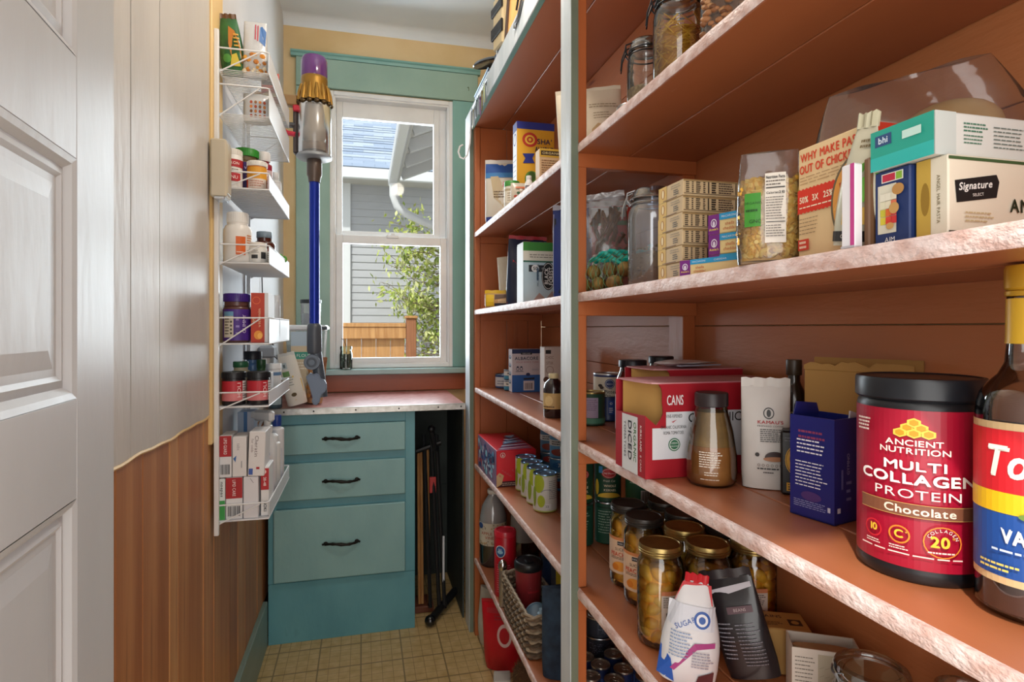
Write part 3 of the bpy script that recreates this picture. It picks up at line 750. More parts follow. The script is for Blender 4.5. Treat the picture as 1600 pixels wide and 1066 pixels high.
# --- syrup bottle
t = TH('syrup_bottle', 'tall glass vanilla syrup bottle with yellow neck foil and red and blue label', 'bottle', (.5435, .3720, S3), face(.5435, .3720))
R = .0372
G().lathe([(0, .002), (R * .8, 0), (R, .006), (R, .165), (R * .985, .174), (R * .92, .184), (R * .78, .192), (R * .58, .200), (R * .46, .210), (R * .42, .228), (R * .42, .283), (R * .40, .285)], clear('bottle_glass', 'F1F4F5', .3, .03), 40).obj('glass_body', t)
G().lathe([(0, .004), (R * .78, .003), (R * .94, .007), (R * .94, .110), (0, .111)], m('6E4F49', .25), 32).obj('syrup', t)
G().lathe([(R * .455, .226), (R * .445, .232), (R * .44, .260), (R * .435, .264)], m('D9AE2E', .35), 28).obj('neck_foil', t)
G().lathe([(R * .435, .266), (R * .46, .267), (R * .46, .270), (R * .42, .271), (R * .47, .273), (R * .47, .289), (R * .44, .292), (0, .292)], m('C79A2A', .35, .3), 28).obj('cap', t)
p = PR(cm(R), True); hw_ = R * 1.9
p.rect(-hw_, .030, hw_, .162, 'D9B98A'); p.rect(-hw_, .036, hw_, .156, '1F4F9C')
p.rect(-hw_, .105, hw_, .156, 'D21F2A'); p.rect(-hw_, .088, hw_, .105, 'F3C21B'); p.ell(.035, .080, .030, .012, '1F4F9C')
p.text('Torani', .004, .130, .036, 'F6F1E6', slant=.25, wid=.072, bold=.0013); p.text('VANILLA', .006, .070, .0165, 'F2F2F2', wid=.048, bold=.0009)
p.ell(.006, .098, .009, .008, 'F4EDE0'); p.ell(.001, .088, .008, .003, '6E8C3A'); p.bars(-.024, .056, .03, .060, 1, 'CFE0F0'); p.bars(-.034, .040, -.006, .048, 2, 'E9D36C')
p.obj(t)
# --- spice jar
t = TH('spread_jar', 'wide-bottomed glass jar of brown spread with dark screw lid', 'jar', (.522, .806, S3), face(.522, .806))
R = .0378
G().lathe([(0, .001), (R * .86, 0), (R * .98, .006), (R, .022), (R * .98, .045), (R * .84, .082), (R * .66, .108), (R * .62, .117), (R * .62, .122)], GLASS, 36).obj('glass_body', t)
G().lathe([(0, .003), (R * .85, .003), (R * .955, .008), (R * .97, .022), (R * .95, .045), (R * .90, .060), (R * .6, .063), (0, .064)], rich('spread', 'A8672F', 'BE7D3E', 20, .5, .2, 40), 32).obj('contents', t)
G().lathe([(R * .885, .060), (R * .81, .082), (R * .68, .102), (R * .62, .111)], rich('smear', 'A07A42', '745630', 22, .6, .2, 50), 32).obj('smear', t)
G().lathe(capp(R * .66, .119, .140), m('2A2022', .4), 36).obj('lid', t, label='dark brown screw lid')
p = PR(cm(R * .985), True); p.bars(-.018, .030, .016, .055, 7, 'F2E6D2', .42); p.bars(-.010, .018, .014, .025, 2, 'F2E6D2', .4); p.bars(-.016, .012, .018, .014, 1, 'F2E6D2', .5); p.obj(t)
# --- white pouch
def kam(p, w, h):
    p.ell(.004, .112, .0075, .0085, '2B2B2B', inner=.82); p.ell(.004, .112, .003, .0055, '3A3A3A')
    p.text("KAMAU'S", .006, .099, .0066, 'B3262C', wid=.036, bold=.0003); p.text('PREPARED COFFEE', .006, .0935, .0032, '3A2A2A', wid=.036)
    p.bars(-.008, .070, .024, .090, 7, '4A4A4A', .4); p.ell(.012, .048, .014, .009, '3A2A28', a0=0, a1=pi); p.ell(.012, .046, .016, .0035, 'B07A55'); p.ell(-.012, .052, .003, .003, '2E2624')
    for i in range(6): p.ell(-.010 + i * .006, .037, .002, .002, '8C8078', inner=.6)
    p.bars(-.012, .030, .024, .034, 1, '3A3A3A', .5); p.bars(-.004, .025, .014, .028, 1, '3A3A3A', .5)
pouch('coffee_pouch', 'off-white stand-up coffee pouch with torn top and red lettering', (.585, .762, S3), .068, .152, .036, rich('offwhite_pouch', 'CFCAC4', 'D8D4CE', 9, .45, .1, 40), face(.585, .762) + .05, None, kam, 4, seal='D6D2CB', belly=.25)
# --- tomato boxes
TW, TD, TH_ = .258, .113, .152
def tomato(name, label, loc, w, d, h, hole, writing):
    t = TH(name, label, 'box', loc, 0, 'cardboard tomato can boxes')
    red, wh = m('A31424', .5), m('DCDCE0', .5); th = .0022
    g = G(); g.box(-w / 2 + .0003, d / 2 - th, .0003, w / 2 - .0003, d / 2, h - th, red); g.box(w / 2 - th, -d / 2 + th, .0003, w / 2, d / 2 - th, h - th, red); g.box(-w / 2 + .0006, -d / 2 + .0006, .0006, w / 2 - .0006, d / 2 - .0006, th, red)
    # front and left faces stop at the torn corner opening; top too
    hx, hz_, hy = hole
    wave = [(-w / 2 + hx + .0025 * sin(i * 1.1) - .010 * (1 - sin(pi * i / 8)), h - hz_ + (hz_ - th) * i / 8) for i in range(9)]
    poly = [(-w / 2, 0), (w / 2, 0), (w / 2, h - th)] + wave[::-1] + [(-w / 2 + hx * .6, h - hz_ - .004), (-w / 2, h - hz_ + .012)]
    g.prism(poly, -d / 2, -d / 2 + th, red, 'xz')
    g.prism([(-d / 2 + th, 0), (d / 2 - th, 0), (d / 2 - th, h * .62), (0, h * .64), (-d / 2 + th, h - hz_ + .012)], -w / 2, -w / 2 + th, red, 'yz')
    top = [(-w / 2 + hx * .8, -d / 2), (w / 2, -d / 2), (w / 2, d / 2), (-w / 2 + .004, d / 2), (-w / 2 + .003, d / 2 - .03), (-w / 2 + .005, d / 2 - .07), (-w / 2 + .008, -d / 2 + .02), (-w / 2 + .014, -d / 2 + .006)]
    g.prism(top, h - th, h, rich('tomato_top', 'B8727A', 'C8959A', 8, .35, .05, 20), 'xy')
    g.obj('carton', t)
    gi = G(); gi.prism([(-w / 2 + .004, d / 2 - .022), (-w / 2 + hx + .012, -d / 2 + .0035), (-w / 2 + hx + .014, -d / 2 + .006), (-w / 2 + .006, d / 2 - .018)], th, h - th - .001, KRAFT, 'xy'); gi.obj('torn_flap', t, label='bare brown cardboard inside')
    p = PR(fm('front', w, d, h))
    if writing:
        v0 = -h / 2
        p.rect(-w / 2 + .012, v0 + .030, w / 2 - .002, v0 + .080, 'D8DADF'); p.rect(-w / 2 + hx + .004, v0 + .08, w / 2 - .002, v0 + .105, 'D8DADF')
        x = -w / 2 + .049
        p.text('CANS', x + .003, v0 + .124, .0225, 'E9E4E6', wid=.030, bold=.0004)
        p.text('VINE-RIPENED', x + .001, v0 + .0985, .0078, '1E1E1E', wid=.029); p.text('ORGANIC CALIFORNIA', x, v0 + .081, .0072, '1E1E1E', wid=.046); p.text('ROMA TOMATOES', x, v0 + .072, .0072, '1E1E1E', wid=.036)
        p.poly([(x - .004, v0 + .0895), (x - .001, v0 + .088), (x + .006, v0 + .093), (x - .001, v0 + .090)], 'B3202B')
        p.ell(x + .001, v0 + .053, .0105, .0105, '2E6B4A'); p.ell(x + .001, v0 + .053, .0088, .0088, 'E3E6E3'); p.ell(x + .001, v0 + .053, .0076, .0076, '2E6B4A'); p.text('USDA', x + .001, v0 + .0555, .0045, 'E9EEE9'); p.text('ORGANIC', x + .001, v0 + .0505, .0032, 'E9EEE9')
        p.text('ORGANIC', x + .075, v0 + .095, .021, '1E1E1E')
        p.obj(t)
        q = PR(fm('left', w, d, h))
        q.rect(-d / 2 + .028, v0, d / 2 - .026, v0 + .094, 'D9DBDE'); 
        q.text('ORGANIC', d / 2 - .036, v0 + .052, .0135, '3E7A44', rot=-pi / 2, wid=.066, bold=.0003); q.text('DICED', d / 2 - .054, v0 + .052, .0185, '23202A', rot=-pi / 2, wid=.068, bold=.0008); q.text('TOMATOES', d / 2 - .072, v0 + .052, .0110, '23202A', rot=-pi / 2, wid=.062)
        q.text('KIRKLAND', d / 2 - .013, v0 + .062, .0085, 'E8DDDD', rot=-pi / 2, wid=.042, bold=.0003); q.text('8 CANS', d / 2 - .013, v0 + .022, .0075, 'E8DDDD', rot=-pi / 2)
        q.obj(t)
    return t
tomato('tomato_box', 'red and white tomato can box with torn corner, in front', (.4315 + TW / 2, .848 + TD / 2, S3), TW, TD, TH_, (.032, .064, .1), True)
tomato('tomato_box', 'red tomato can box half hidden behind the front tomato box', (.502 + .195 / 2, .972 + .052, S3), .195, .102, .164, (.045, .04, .1), False)
# --- sauce jars and cans behind
def sauce(label, x, y, r, h, lidc, cont, fn=None, glid=None):
    t = TH('sauce_jar', label, 'jar', (x, y, S3), face(x, y))
    G().lathe([(0, .001), (r * .9, 0), (r, .005), (r, h - .055), (r * .97, h - .042), (r * .80, h - .026), (r * .74, h - .020), (r * .74, h - .014)], GLASS, 28).obj('glass_body', t)
    G().lathe([(0, .003), (r * .88, .003), (r * .97, .007), (r * .97, h - .056), (r * .93, h - .043), (r * .74, h - .025), (0, h - .024)], m(cont, .4), 24).obj('sauce', t)
    G().lathe(capp(r * .82, h - .016, h), glid or m(lidc, .35, .3), 28).obj('lid', t)
    if fn: p = PR(cm(r), True); fn(p, r, h); p.obj(t)
def redlab(p, r, h):
    p.rect(-r * 1.6, .02, r * 1.6, .095, 'E3E4E8'); p.ell(-.006, .075, .010, .013, 'E0C03A'); p.ell(-.006, .075, .006, .009, '44602A', inner=.6); p.rect(-.018, .045, .02, .055, '2F63B8'); p.text('SAUCE', 0, .035, .009, '8C2A2A'); p.rect(-.02, .02, .022, .026, '6FA040')
sauce('red pasta sauce jar with black lid left of the tomato boxes', .570, 1.180, .0370, .170, '23232A', '7E1C16', redlab)
sauce('pasta sauce jar with pale gold lid behind the tomato boxes', .632, 1.132, .032, .166, 'C2B07A', '7A2A1E', None, GOLDL)
sauce('pasta sauce jar with black lid behind the second tomato box', .651, 1.203, .034, .176, '1F1F24', '6E1C16')
t = TH('sauce_packet', 'small white packet lying on the rear tomato box', 'packet', (.60, 1.02, S3 + .1645), .2)
g = G(); POUCH(.10, .07, .012, 8).geo(g, m('D8D8DA', .3)); g.obj('packet_body', t, (0, .03, .007), (radians(88), 0, 0)); g = G(); g.box(-.05, -.048, .004, .05, -.036, .0065, m('9FA6B8', .3), .001); g.obj('crimped_seal', t)
def green_lab(p, r, h):
    p.rect(-.017, h * .24, .017, h * .84, 'A89AB5'); p.bars(-.015, h * .45, .015, h * .8, 6, '6A5A78', .3); p.rect(-r * 2, .006, r * 2, h * .22, '4F8C74')
can('vegetable_can', 'short green can with lilac label and gold lid by the shelf post', (.551, 1.372, S3), .0335, .082, '2E5240', face(.55, 1.37), None, green_lab, GOLDL)
def olives(p, r, h):
    p.rect(-r * 2.6, h * .52, r * 2.6, h * .93, 'CFC7B6'); p.ell(.004, h * .79, .0125, .0125, '27376B'); p.ell(.004, h * .79, .0105, .0105, 'DDE2EC', inner=.93); p.text('Signature', .004, h * .79, .0042, 'E6EAF2', slant=.2)
    p.text('Pitted', .006, h * .625, .0125, '2A2622', slant=.15, bold=.0003); p.text('Olives', .006, h * .53, .0125, '2A2622', slant=.15, bold=.0003); p.ell(-.020, h * .75, .006, .004, '2B2320'); p.ell(-.016, h * .71, .0055, .004, '3A2E28'); p.text('RIPE', .006, h * .685, .004, '2A2622')
    p.rect(.0, h * .15, .014, h * .44, '2E4FA0'); p.bars(.002, h * .18, .012, h * .3, 3, 'E6EAF2', .5); p.ell(.007, h * .38, .003, .003, 'E6EAF2', inner=.6)
can('olive_can', 'tall cream and navy pitted olive can with silver lid', (.622, 1.432, S3), .0385, .122, '22366E', face(.62, 1.43), None, olives)
# --- dark items between pouch and tub
t = carton('chai_tin', 'small black tin with yellow oval emblem beside the blue box', (.609, .726, S3), .040, .036, .092, '131416', face(.6, .72) - .02, None, {'front': lambda p, w, h: (p.ell(0, .004, .014, .021, 'D9A93A'), p.ell(0, .004, .0128, .0196, '2A2418', inner=.95), p.ell(0, .006, .008, .012, '5A4316', inner=.55), p.ell(-.004, .010, .003, .004, '3A2C12'), p.text('CHAI', 0, -.008, .006, '2A2010'), p.rect(-.012, -.040, .012, -.028, 'D9A93A'), p.bars(-.010, -.039, .010, -.029, 3, '3A2C12', .5), p.bars(-.014, .03, .014, .038, 2, '6A6A70', .4))}, .35, .003, 'tin')
t = TH('olive_oil_bottle', 'dark glass bottle with label and cap half hidden behind the blue box', 'bottle', (.652, .782, S3), face(.65, .78))
G().lathe([(0, 0), (.018, .0), (.0195, .004), (.0195, .120), (.017, .138), (.011, .150), (.009, .156), (.009, .170)], m('241C14', .2, 0, .4), 24).obj('glass_body', t); G().lathe(capp(.0115, .166, .19), m('3A2C1C', .4), 20).obj('cap', t)
p = PR(cm(.0195), True); p.rect(-.03, .05, .03, .10, '8C7A4E'); p.bars(-.014, .055, .016, .095, 5, '2A2010', .4); p.text('GOLD', .006, .108, .008, 'C8B070'); p.obj(t)
t = TH('kraft_carton', 'gold kraft cardboard carton with ragged top edge behind the blue box', 'box', (.673, .676, S3), radians(-67))
g = G(); ws, ds, hh = .142, .034, .192
g.box(-ws / 2, -ds / 2, 0, ws / 2, ds / 2, hh - .012, KRAFT, .002); g.obj('carton', t)
g = G(); xs = [-ws / 2 + ws * i / 16 for i in range(17)]; rg = random.Random(5)
g.prism([(xs[0], hh - .013), (xs[-1], hh - .013)] + [(x, hh - .004 + rg.uniform(-.003, .005)) for x in xs[::-1]], -ds / 2, -ds / 2 + .0018, KRAFT, 'xz'); g.box(-ws / 2, ds / 2 - .002, hh - .012, ws / 2, ds / 2, hh + .004, KRAFT); g.obj('torn_edge', t)
p = PR(fm('front', ws, ds, hh)); p.rect(-ws / 2, -.02, -ws / 2 + .03, .015, 'D8C9A0'); p.text('G', -ws / 2 + .014, -.004, .016, '2A2418', bold=.0006); p.bars(-ws / 2 + .003, -.028, -ws / 2 + .03, -.022, 1, '2A2418'); p.obj(t)
BX = .572; BY = .6285
t = TH('blue_carton', 'dark blue open-topped carton with white lettering on chest-height shelf', 'box', (BX, BY, S3), radians(14))
g = G(); w_, d_, h_ = .058, .060, .128; bl = m('1C2370', .32); th = .0016
for a in ((-w_ / 2, -d_ / 2, w_ / 2, -d_ / 2 + th), (-w_ / 2, d_ / 2 - th, w_ / 2, d_ / 2), (-w_ / 2, -d_ / 2 + th, -w_ / 2 + th, d_ / 2 - th), (w_ / 2 - th, -d_ / 2 + th, w_ / 2, d_ / 2 - th)): g.box(a[0], a[1], 0, a[2], a[3], h_, bl)
g.box(-w_ / 2, -d_ / 2, 0, w_ / 2, d_ / 2, .002, bl); g.obj('carton', t)
g = G(); g.prism([(-w_ / 2 + .003, h_ - .001), (w_ / 2 - .003, h_ - .001), (w_ / 2 - .008, h_ + .012), (-w_ / 2 + .01, h_ + .016)], d_ / 2 - .003, d_ / 2 - .0015, bl); g.obj('rear_flap', t); g = G(); g.prism([(.004, h_ - .02), (w_ / 2 - .002, h_ - .03), (w_ / 2 - .004, h_ + .004), (.010, h_ + .008)], -d_ / 2 + .004, -d_ / 2 + .006, m('C9CCD6', .5)); g.obj('top_flap', t)
p = PR(fm('left', w_, d_, h_)); p.bars(-.018, .034, .018, .048, 2, '8A3A5E', .4); p.bars(-.020, .016, .020, .036, 4, 'E6E6EE', .35); p.bars(-.022, -.026, .022, .008, 8, 'E6E6EE', .3); p.ell(.0, -.036, .014, .006, '4A2F6E'); p.bars(-.024, -.052, .020, -.042, 4, '9A9CC8', .35); p.rect(.022, -.05, .0255, -.044, 'D0D2E0'); p.obj(t)
p = PR(fm('front', w_, d_, h_)); p.text('GYMNO', -.002, .008, .007, '9C9CC4', rot=pi / 2); p.bars(-.016, -.05, -.012, .03, 1, '6A6CA8', .3); p.bars(-.006, -.04, .004, -.01, 3, '7A7CB4', .35); p.rect(-.024, -.05, -.018, -.044, 'D0D2E0'); p.obj(t)

# ============================================================ NEAR BAY, LOWER SHELF (S4): peach jars, vegetable cans
JR, JH = .0402, .172
pj = TH('peach_jar', 'peach jar nearest the shelf front, bronze lid and barcode label', 'jar', (.506, .938, S4), face(.506, .938), 'jars of sliced peaches')
G().lathe([(0, .002), (JR * .84, 0), (JR * .97, .005), (JR, .014), (JR, JH - .040), (JR * .97, JH - .032), (JR * .87, JH - .024), (JR * .86, JH - .014)], GLASS, 32).obj('glass_body', pj)
G().lathe([(0, .004), (JR * .83, .003), (JR * .95, .008), (JR * .965, .016), (JR * .965, JH - .041), (JR * .93, JH - .033), (JR * .8, JH - .026), (0, JH - .025)], clear('peach_syrup', 'FFF8E2', .0, .1), 28).obj('syrup', pj)
g = G(); pk = [m('FFC24A', .35), m('FFCE5E', .35), m('FBB840', .35)]; rg = random.Random(2)
for lay in range(6):
    for i in range(7):
        a = 2 * pi * i / 7 + lay * .4 + rg.uniform(-.2, .2); tl = rg.uniform(-.5, .5); z0 = .016 + lay * .020 + rg.uniform(-.004, .004); pts = []; rs = []
        for k in range(9):
            q = -1 + 2 * k / 8; aa = a + .58 * q * cos(tl); rr_ = JR * .70 - .004 * q * q
            pts.append((rr_ * cos(aa), rr_ * sin(aa), z0 + .024 * q * sin(tl) + .006 * (1 - q * q))); rs.append(.0100 * (1 - .8 * q * q) + .001)
        g.tube(pts, .006, pk[(i + lay) % 3], 9, rs=rs)
g.lathe([(0, .008), (JR * .74, .008), (JR * .74, JH - .046), (0, JH - .036)], m('FFBE48', .4), 20); g.obj('peach_slices', pj)
def lidg(mt):
    g = G(); g.lathe([(JR * .89, JH - .017), (JR * .93, JH - .016), (JR * .93, JH - .003), (JR * .90, JH), (JR * .83, JH), (JR * .81, JH - .0012), (0, JH - .0012)], mt, 36); 
    for z in (.013, .009): g.lathe([(JR * .93, JH - z), (JR * .955, JH - z + .001), (JR * .93, JH - z + .002)], mt, 36)
    return g
lid_o = lidg(GOLDL).obj('lid', pj)
dark_lid = lidg(rich('dark_lid', '34302E', '4A4642', 20, .35, 0, 10, metal=.5)).mesh('lid')
def plab(kind):
    p = PR(cm(JR), True)
    if kind == 'bar':
        p.rect(.002, .032, .040, .102, 'DFCFC2'); p.rect(.002, .095, .040, .102, 'D8865A'); p.bars(.005, .074, .036, .093, 6, '4A4038', .4); p.barcode(.010, .042, .034, .066); p.ell(.006, .037, .003, .003, '4A4038', inner=.7)
    else:
        p.rect(-.040, .030, .044, .106, 'E3C3A4'); p.rect(-.040, .10, .044, .106, 'D98A54'); p.rect(.006, .090, .032, .098, '22252E'); p.text('KIRKLAND', .019, .094, .0045, 'EDEDED'); p.text('SLICED', .014, .082, .008, '3A2A20'); p.text('PEACHES', .012, .071, .0120, 'D0502C', wid=.046, bold=.0004)
        p.bars(-.01, .060, .03, .066, 2, '6A4A3A', .4); p.ell(.012, .046, .016, .010, 'E89A3A'); p.ell(.002, .044, .008, .007, 'D97F2A')
    return p
lab_o = plab('bar').obj(pj); flab = plab('front').g.mesh('printed_lettering')
def jar2(x, y, label, dark, front, turn=0):
    r = dup(pj, (x, y, S4), face(x, y) + turn, label)
    for c in r.children:
        if c.name.startswith('lid') and dark: c.data = dark_lid
        if c.name.startswith('printed_lettering') and front: c.data = flab
jar2(.588, .919, 'peach jar in the front row, behind the sugar bag, orange lettering showing', False, True)
jar2(.670, .908, 'peach jar in the front row at the back wall, bronze lid', False, False, -.35)
jar2(.592, 1.004, 'bronze-lidded peach jar in the middle of the second row', False, True, .9)
jar2(.674, .994, 'dark-lidded peach jar in the second row against the back boards', True, False, .5)
jar2(.548, 1.083, 'dark-lidded peach jar at the shelf front, third row', True, True, -.75)
jar2(.636, 1.082, 'dark-lidded peach jar inside the third row behind its neighbours', True, False, .6)
jar2(.555, 1.169, 'peach jar farthest back at the shelf front, dark lid and side label', True, True, -.75)
jar2(.641, 1.168, 'dark-lidded peach jar in the last row by the back boards', True, False, .4)
def veg1(p, r, h):
    p.rect(-r * 2.4, .006, r * 2.4, h - .006, '1E4A35'); p.ell(.004, h * .70, .020, .013, 'B9242C'); p.ell(.004, h * .70, .0175, .0108, 'E8D8D0', inner=.94); p.text('Del Monte', .004, h * .70, .0062, 'F2E6DE', wid=.028)
    p.text('Fresh Cut', .004, h * .52, .007, 'E6E0CC', slant=.2); p.text('WHOLE', .006, h * .40, .0082, 'EFE6C4', bold=.0003); p.text('KERNEL', .006, h * .30, .0082, 'EFE6C4', bold=.0003); p.ell(.004, h * .12, .03, .013, 'E3BE3E', a0=0, a1=pi); p.ell(-.028, h * .35, .006, .020, 'E3BE3E'); p.rect(-.022, h * .70, -.012, h * .86, '3F8CBF')
def veg2(p, r, h):
    p.rect(-r * 2.4, .006, r * 2.4, h - .006, '1F5340'); p.bars(-.026, h * .25, .026, h * .82, 9, 'A9C7B4', .28); p.rect(-.03, h * .86, .03, h * .9, '123B2B')
def veg3(p, r, h):
    p.rect(-r * 2.4, .006, r * 2.4, h - .006, '1D5A3E'); p.bars(-.024, h * .55, .0, h * .85, 5, 'B9D2BF', .3); p.rect(.004, h * .12, .028, h * .42, 'DADADA'); p.barcode(.006, h * .14, .026, h * .40); p.rect(-.03, .008, .034, h * .1, 'B8C8A0')
VR, VH = .0340, .106
def vcan(x, y, k, fn, col, lab): can('vegetable_can', lab, (x, y, S4 + k * (VH + .0006)), VR, VH, col, face(x, y), 'green vegetable cans stacked by the shelf post', fn)
vcan(.537, 1.415, 0, veg2, '1F5340', 'lower green can of the stack right at the shelf post')
vcan(.537, 1.415, 1, veg1, '1E4A35', 'upper green can with yellow kernels, right at the shelf post')
vcan(.612, 1.412, 0, veg2, '1F5340', 'lower green can of the middle stack, fine print showing')
vcan(.612, 1.412, 1, veg1, '1E4A35', 'upper green corn can with red oval emblem, middle stack')
vcan(.668, 1.346, 0, veg2, '1F5340', 'bottom green can of the stack hidden behind the peach jars')
vcan(.668, 1.346, 1, veg3, '1D5A3E', 'upper green can with barcode above the peach jars')
# sugar bag, black pouch, box, big jars
def sug(p, w, h):
    p.rect(-w * .43, .088, w * .35, .12, 'D6D9E2'); p.poly([(-.030, .118), (.026, .122), (.022, .150), (-.020, .150)], 'C2202C'); p.ell(.012, .103, .012, .012, '2F5AA8'); p.ell(.012, .103, .0085, .0085, 'E8EAF0'); p.ell(.012, .103, .005, .005, '2F5AA8'); p.text('SUGAR', -.012, .096, .010, '2F5AA8', rot=.5)
    p.bars(-.032, .045, .000, .084, 8, '7C94B8', .35); p.poly([(-.028, .026), (-.022, .024), (.008, .062), (.034, .066), (.034, .073), (.004, .070)], 'A83A7E'); p.bars(.002, .034, .034, .060, 6, '8A8A9C', .35); p.poly([(-.046, .004), (-.020, .004), (-.028, .040), (-.044, .050)], '2F63C4'); p.poly([(.010, .004), (.036, .004), (.036, .030), (.014, .022)], '5A2A30')
pouch('sugar_bag', 'white and blue sugar bag with red folded top in front of peach jars', (.486, .818, S4), .088, .152, .060, rich('sugar_paper', 'DDDDE0', 'E6E6E8', 8, .5, .1, 40), face(.497, .812) + .05, None, sug, 9, pinch=.6, seal='C2202C', wr=.003, base=.7, ry=.10)
def blk(p, w, h):
    p.bars(-w * .40, .03, -w * .10, .088, 9, '8E8E98', .3); p.bars(-w * .05, .02, w * .38, .085, 12, '7A7A84', .28); p.poly([(-w * .46, .118), (w * .44, .134), (w * .44, .1415), (-w * .46, .132)], 'C8C8D2'); p.rect(-.01, .098, .028, .108, '5A4048'); p.text('BEANS', .009, .103, .006, 'B8A8A8')
pouch('zip_pouch', 'crumpled black zip pouch with white strip leaning near the peach jars', (.586, .786, S4), .080, .150, .034, m('1E1A1E', .3, 0, .3), face(.572, .782) - .12, None, blk, 12, seal='2A2226', wr=.003, ry=-.30)
t = TH('white_carton', 'white open carton with brown paper inside beside the big glass jar', 'box', (.652, .722, S4), radians(-30))
g = G(); w_, d_, h_ = .092, .05, .088; mt_ = m('D9D3C6', .55); th = .0016
for a in ((-w_ / 2, -d_ / 2, w_ / 2, -d_ / 2 + th), (-w_ / 2, d_ / 2 - th, w_ / 2, d_ / 2), (-w_ / 2, -d_ / 2 + th, -w_ / 2 + th, d_ / 2 - th), (w_ / 2 - th, -d_ / 2 + th, w_ / 2, d_ / 2 - th)): g.box(a[0], a[1], 0, a[2], a[3], h_, mt_)
g.box(-w_ / 2, -d_ / 2, 0, w_ / 2, d_ / 2, .002, mt_); g.obj('carton', t)
g = G(); POUCH(w_ * .9, h_ - .01, d_ * .85, 3, top=.5, wr=.004).geo(g, rich('brown_liner', 'A98A62', 'C4A67C', 20, .7, .3, 60)); g.obj('paper_liner', t, (0, 0, .003))
p = PR(fm('front', w_, d_, h_)); p.bars(-w_ / 2 + .004, -h_ / 2 + .01, -.016, h_ / 2 - .01, 12, '7A7468', .25); p.rect(-.012, -h_ / 2, w_ / 2, h_ / 2 - .006, 'B7B09A'); [p.poly([(-.01 + .007 * i, -.03 + .004 * j), (-.004 + .007 * i, -.027 + .004 * j), (-.004 + .007 * i, -.0265 + .004 * j), (-.01 + .007 * i, -.0295 + .004 * j)], '8A8470') for i in range(7) for j in range(0, 14, 3)]; p.obj(t)
carton('cereal_box', 'flat tan cardboard box lying behind the white carton', (.655, .822, S4), .085, .06, .072, 'C49A58', radians(-24), None, {'top': lambda p, w, d: (p.text('GRAINS', -.014, .012, .012, '3A2418', bold=.0004), p.rect(.014, -.016, .034, .004, '3A2418'), p.ell(.024, -.006, .006, .006, 'C49A58'), p.bars(-.034, -.02, .004, -.006, 3, '5A3C22', .4))})
def bigjar(label, x, y, r, h, col, rimc):
    t = TH('storage_jar', label, 'jar', (x, y, S4), 0)
    G().lathe([(0, .002), (r * .9, 0), (r, .006), (r, h - .05), (r * .97, h - .038), (r * .86, h - .026), (r * .84, h - .014)], GLASS, 36).obj('glass_body', t)
    G().lathe([(0, .004), (r * .93, .004), (r * .95, h * .5), (0, h * .52)], m(col, .7), 24).obj('contents', t)
    g = G(); g.lathe([(r * .84, h - .013), (r * .93, h - .012), (r * .95, h - .008), (r * .90, h - .003), (r * .74, h - .002), (r * .62, h - .006), (r * .55, h - .006), (0, h - .004)], clear('lid_glass', 'E4ECEE', .8, .05), 36); g.obj('glass_lid', t)
    g = G(); g.tube([(r * .96 * cos(a), r * .96 * sin(a), h - .016) for a in [2 * pi * i / 28 for i in range(28)]], .0016, rimc, 5, True); g.tube([(-r * .96, 0, h - .016), (-r * 1.03, 0, h - .026), (-r * 1.03, 0, h - .045)], .0016, rimc, 5); g.tube([(-r * .9, .006, h - .01), (-r * 1.05, .006, h - .008), (-r * 1.05, -.006, h - .03)], .0013, rimc, 5); g.obj('wire_clip', t)
bigjar('large clip-top glass jar seen from above at the bottom edge of the photo', .622, .608, .046, .124, 'C9B58A', STEEL)
bigjar('smaller glass jar with bluish metal clip under the syrup bottle shelf', .676, .530, .034, .132, 'B8A98C', m('5F86A0', .3, .8))

# ============================================================ BOTTOM SHELF near the post (S5): drink cans
c0 = can('juice_can', 'small dark blue drink can seen from above on the bottom shelf', (.540, 1.392, S5), .0238, .104, '1E2A52', .3, 'small drink cans on the bottom shelf', lambda p, r, h: (p.rect(-.06, .03, .06, .08, '2A3C74'), p.bars(-.02, .04, .02, .07, 5, '8FA0C8', .3)), m('9C958C', .3, .9), True)
dl = ['small drink can farthest left, tight against the shelf post', 'small drink can second from the post in the front row', 'small drink can at the back by the navy tins', 'small drink can in the middle of the group', 'small drink can with bright silver top, front left of the group', 'small drink can at the front in the middle of its row', 'small drink can farthest right under the lower shelf edge', 'small drink can behind the two silver tops, back row']
c0['label'] = dl[0]
for (x, y), lb in zip([(.566, 1.350), (.616, 1.385), (.612, 1.318), (.524, 1.310), (.572, 1.282), (.650, 1.276), (.655, 1.345)], dl[1:]): dup(c0, (x, y, S5), rnd.uniform(-1, 1), lb)
nt0 = can('navy_tin', 'navy labelled tin at the bottom of the stack behind the drink cans', (.622, 1.492, S5), .042, .052, '20242E', face(.6, 1.5), 'stacked navy tins on the bottom shelf', lambda p, r, h: (p.rect(-.07, .006, .07, .046, '1D2433'), p.bars(-.05, .010, .05, .040, 7, '7E879C', .28)))
dup(nt0, (.622, 1.492, S5 + .0526), face(.6, 1.5) + .5, 'navy labelled tin in the middle of the stack behind the drink cans')
dup(nt0, (.622, 1.492, S5 + .1052), face(.6, 1.5) + 1.1, 'navy labelled tin on top of the stack behind the drink cans')

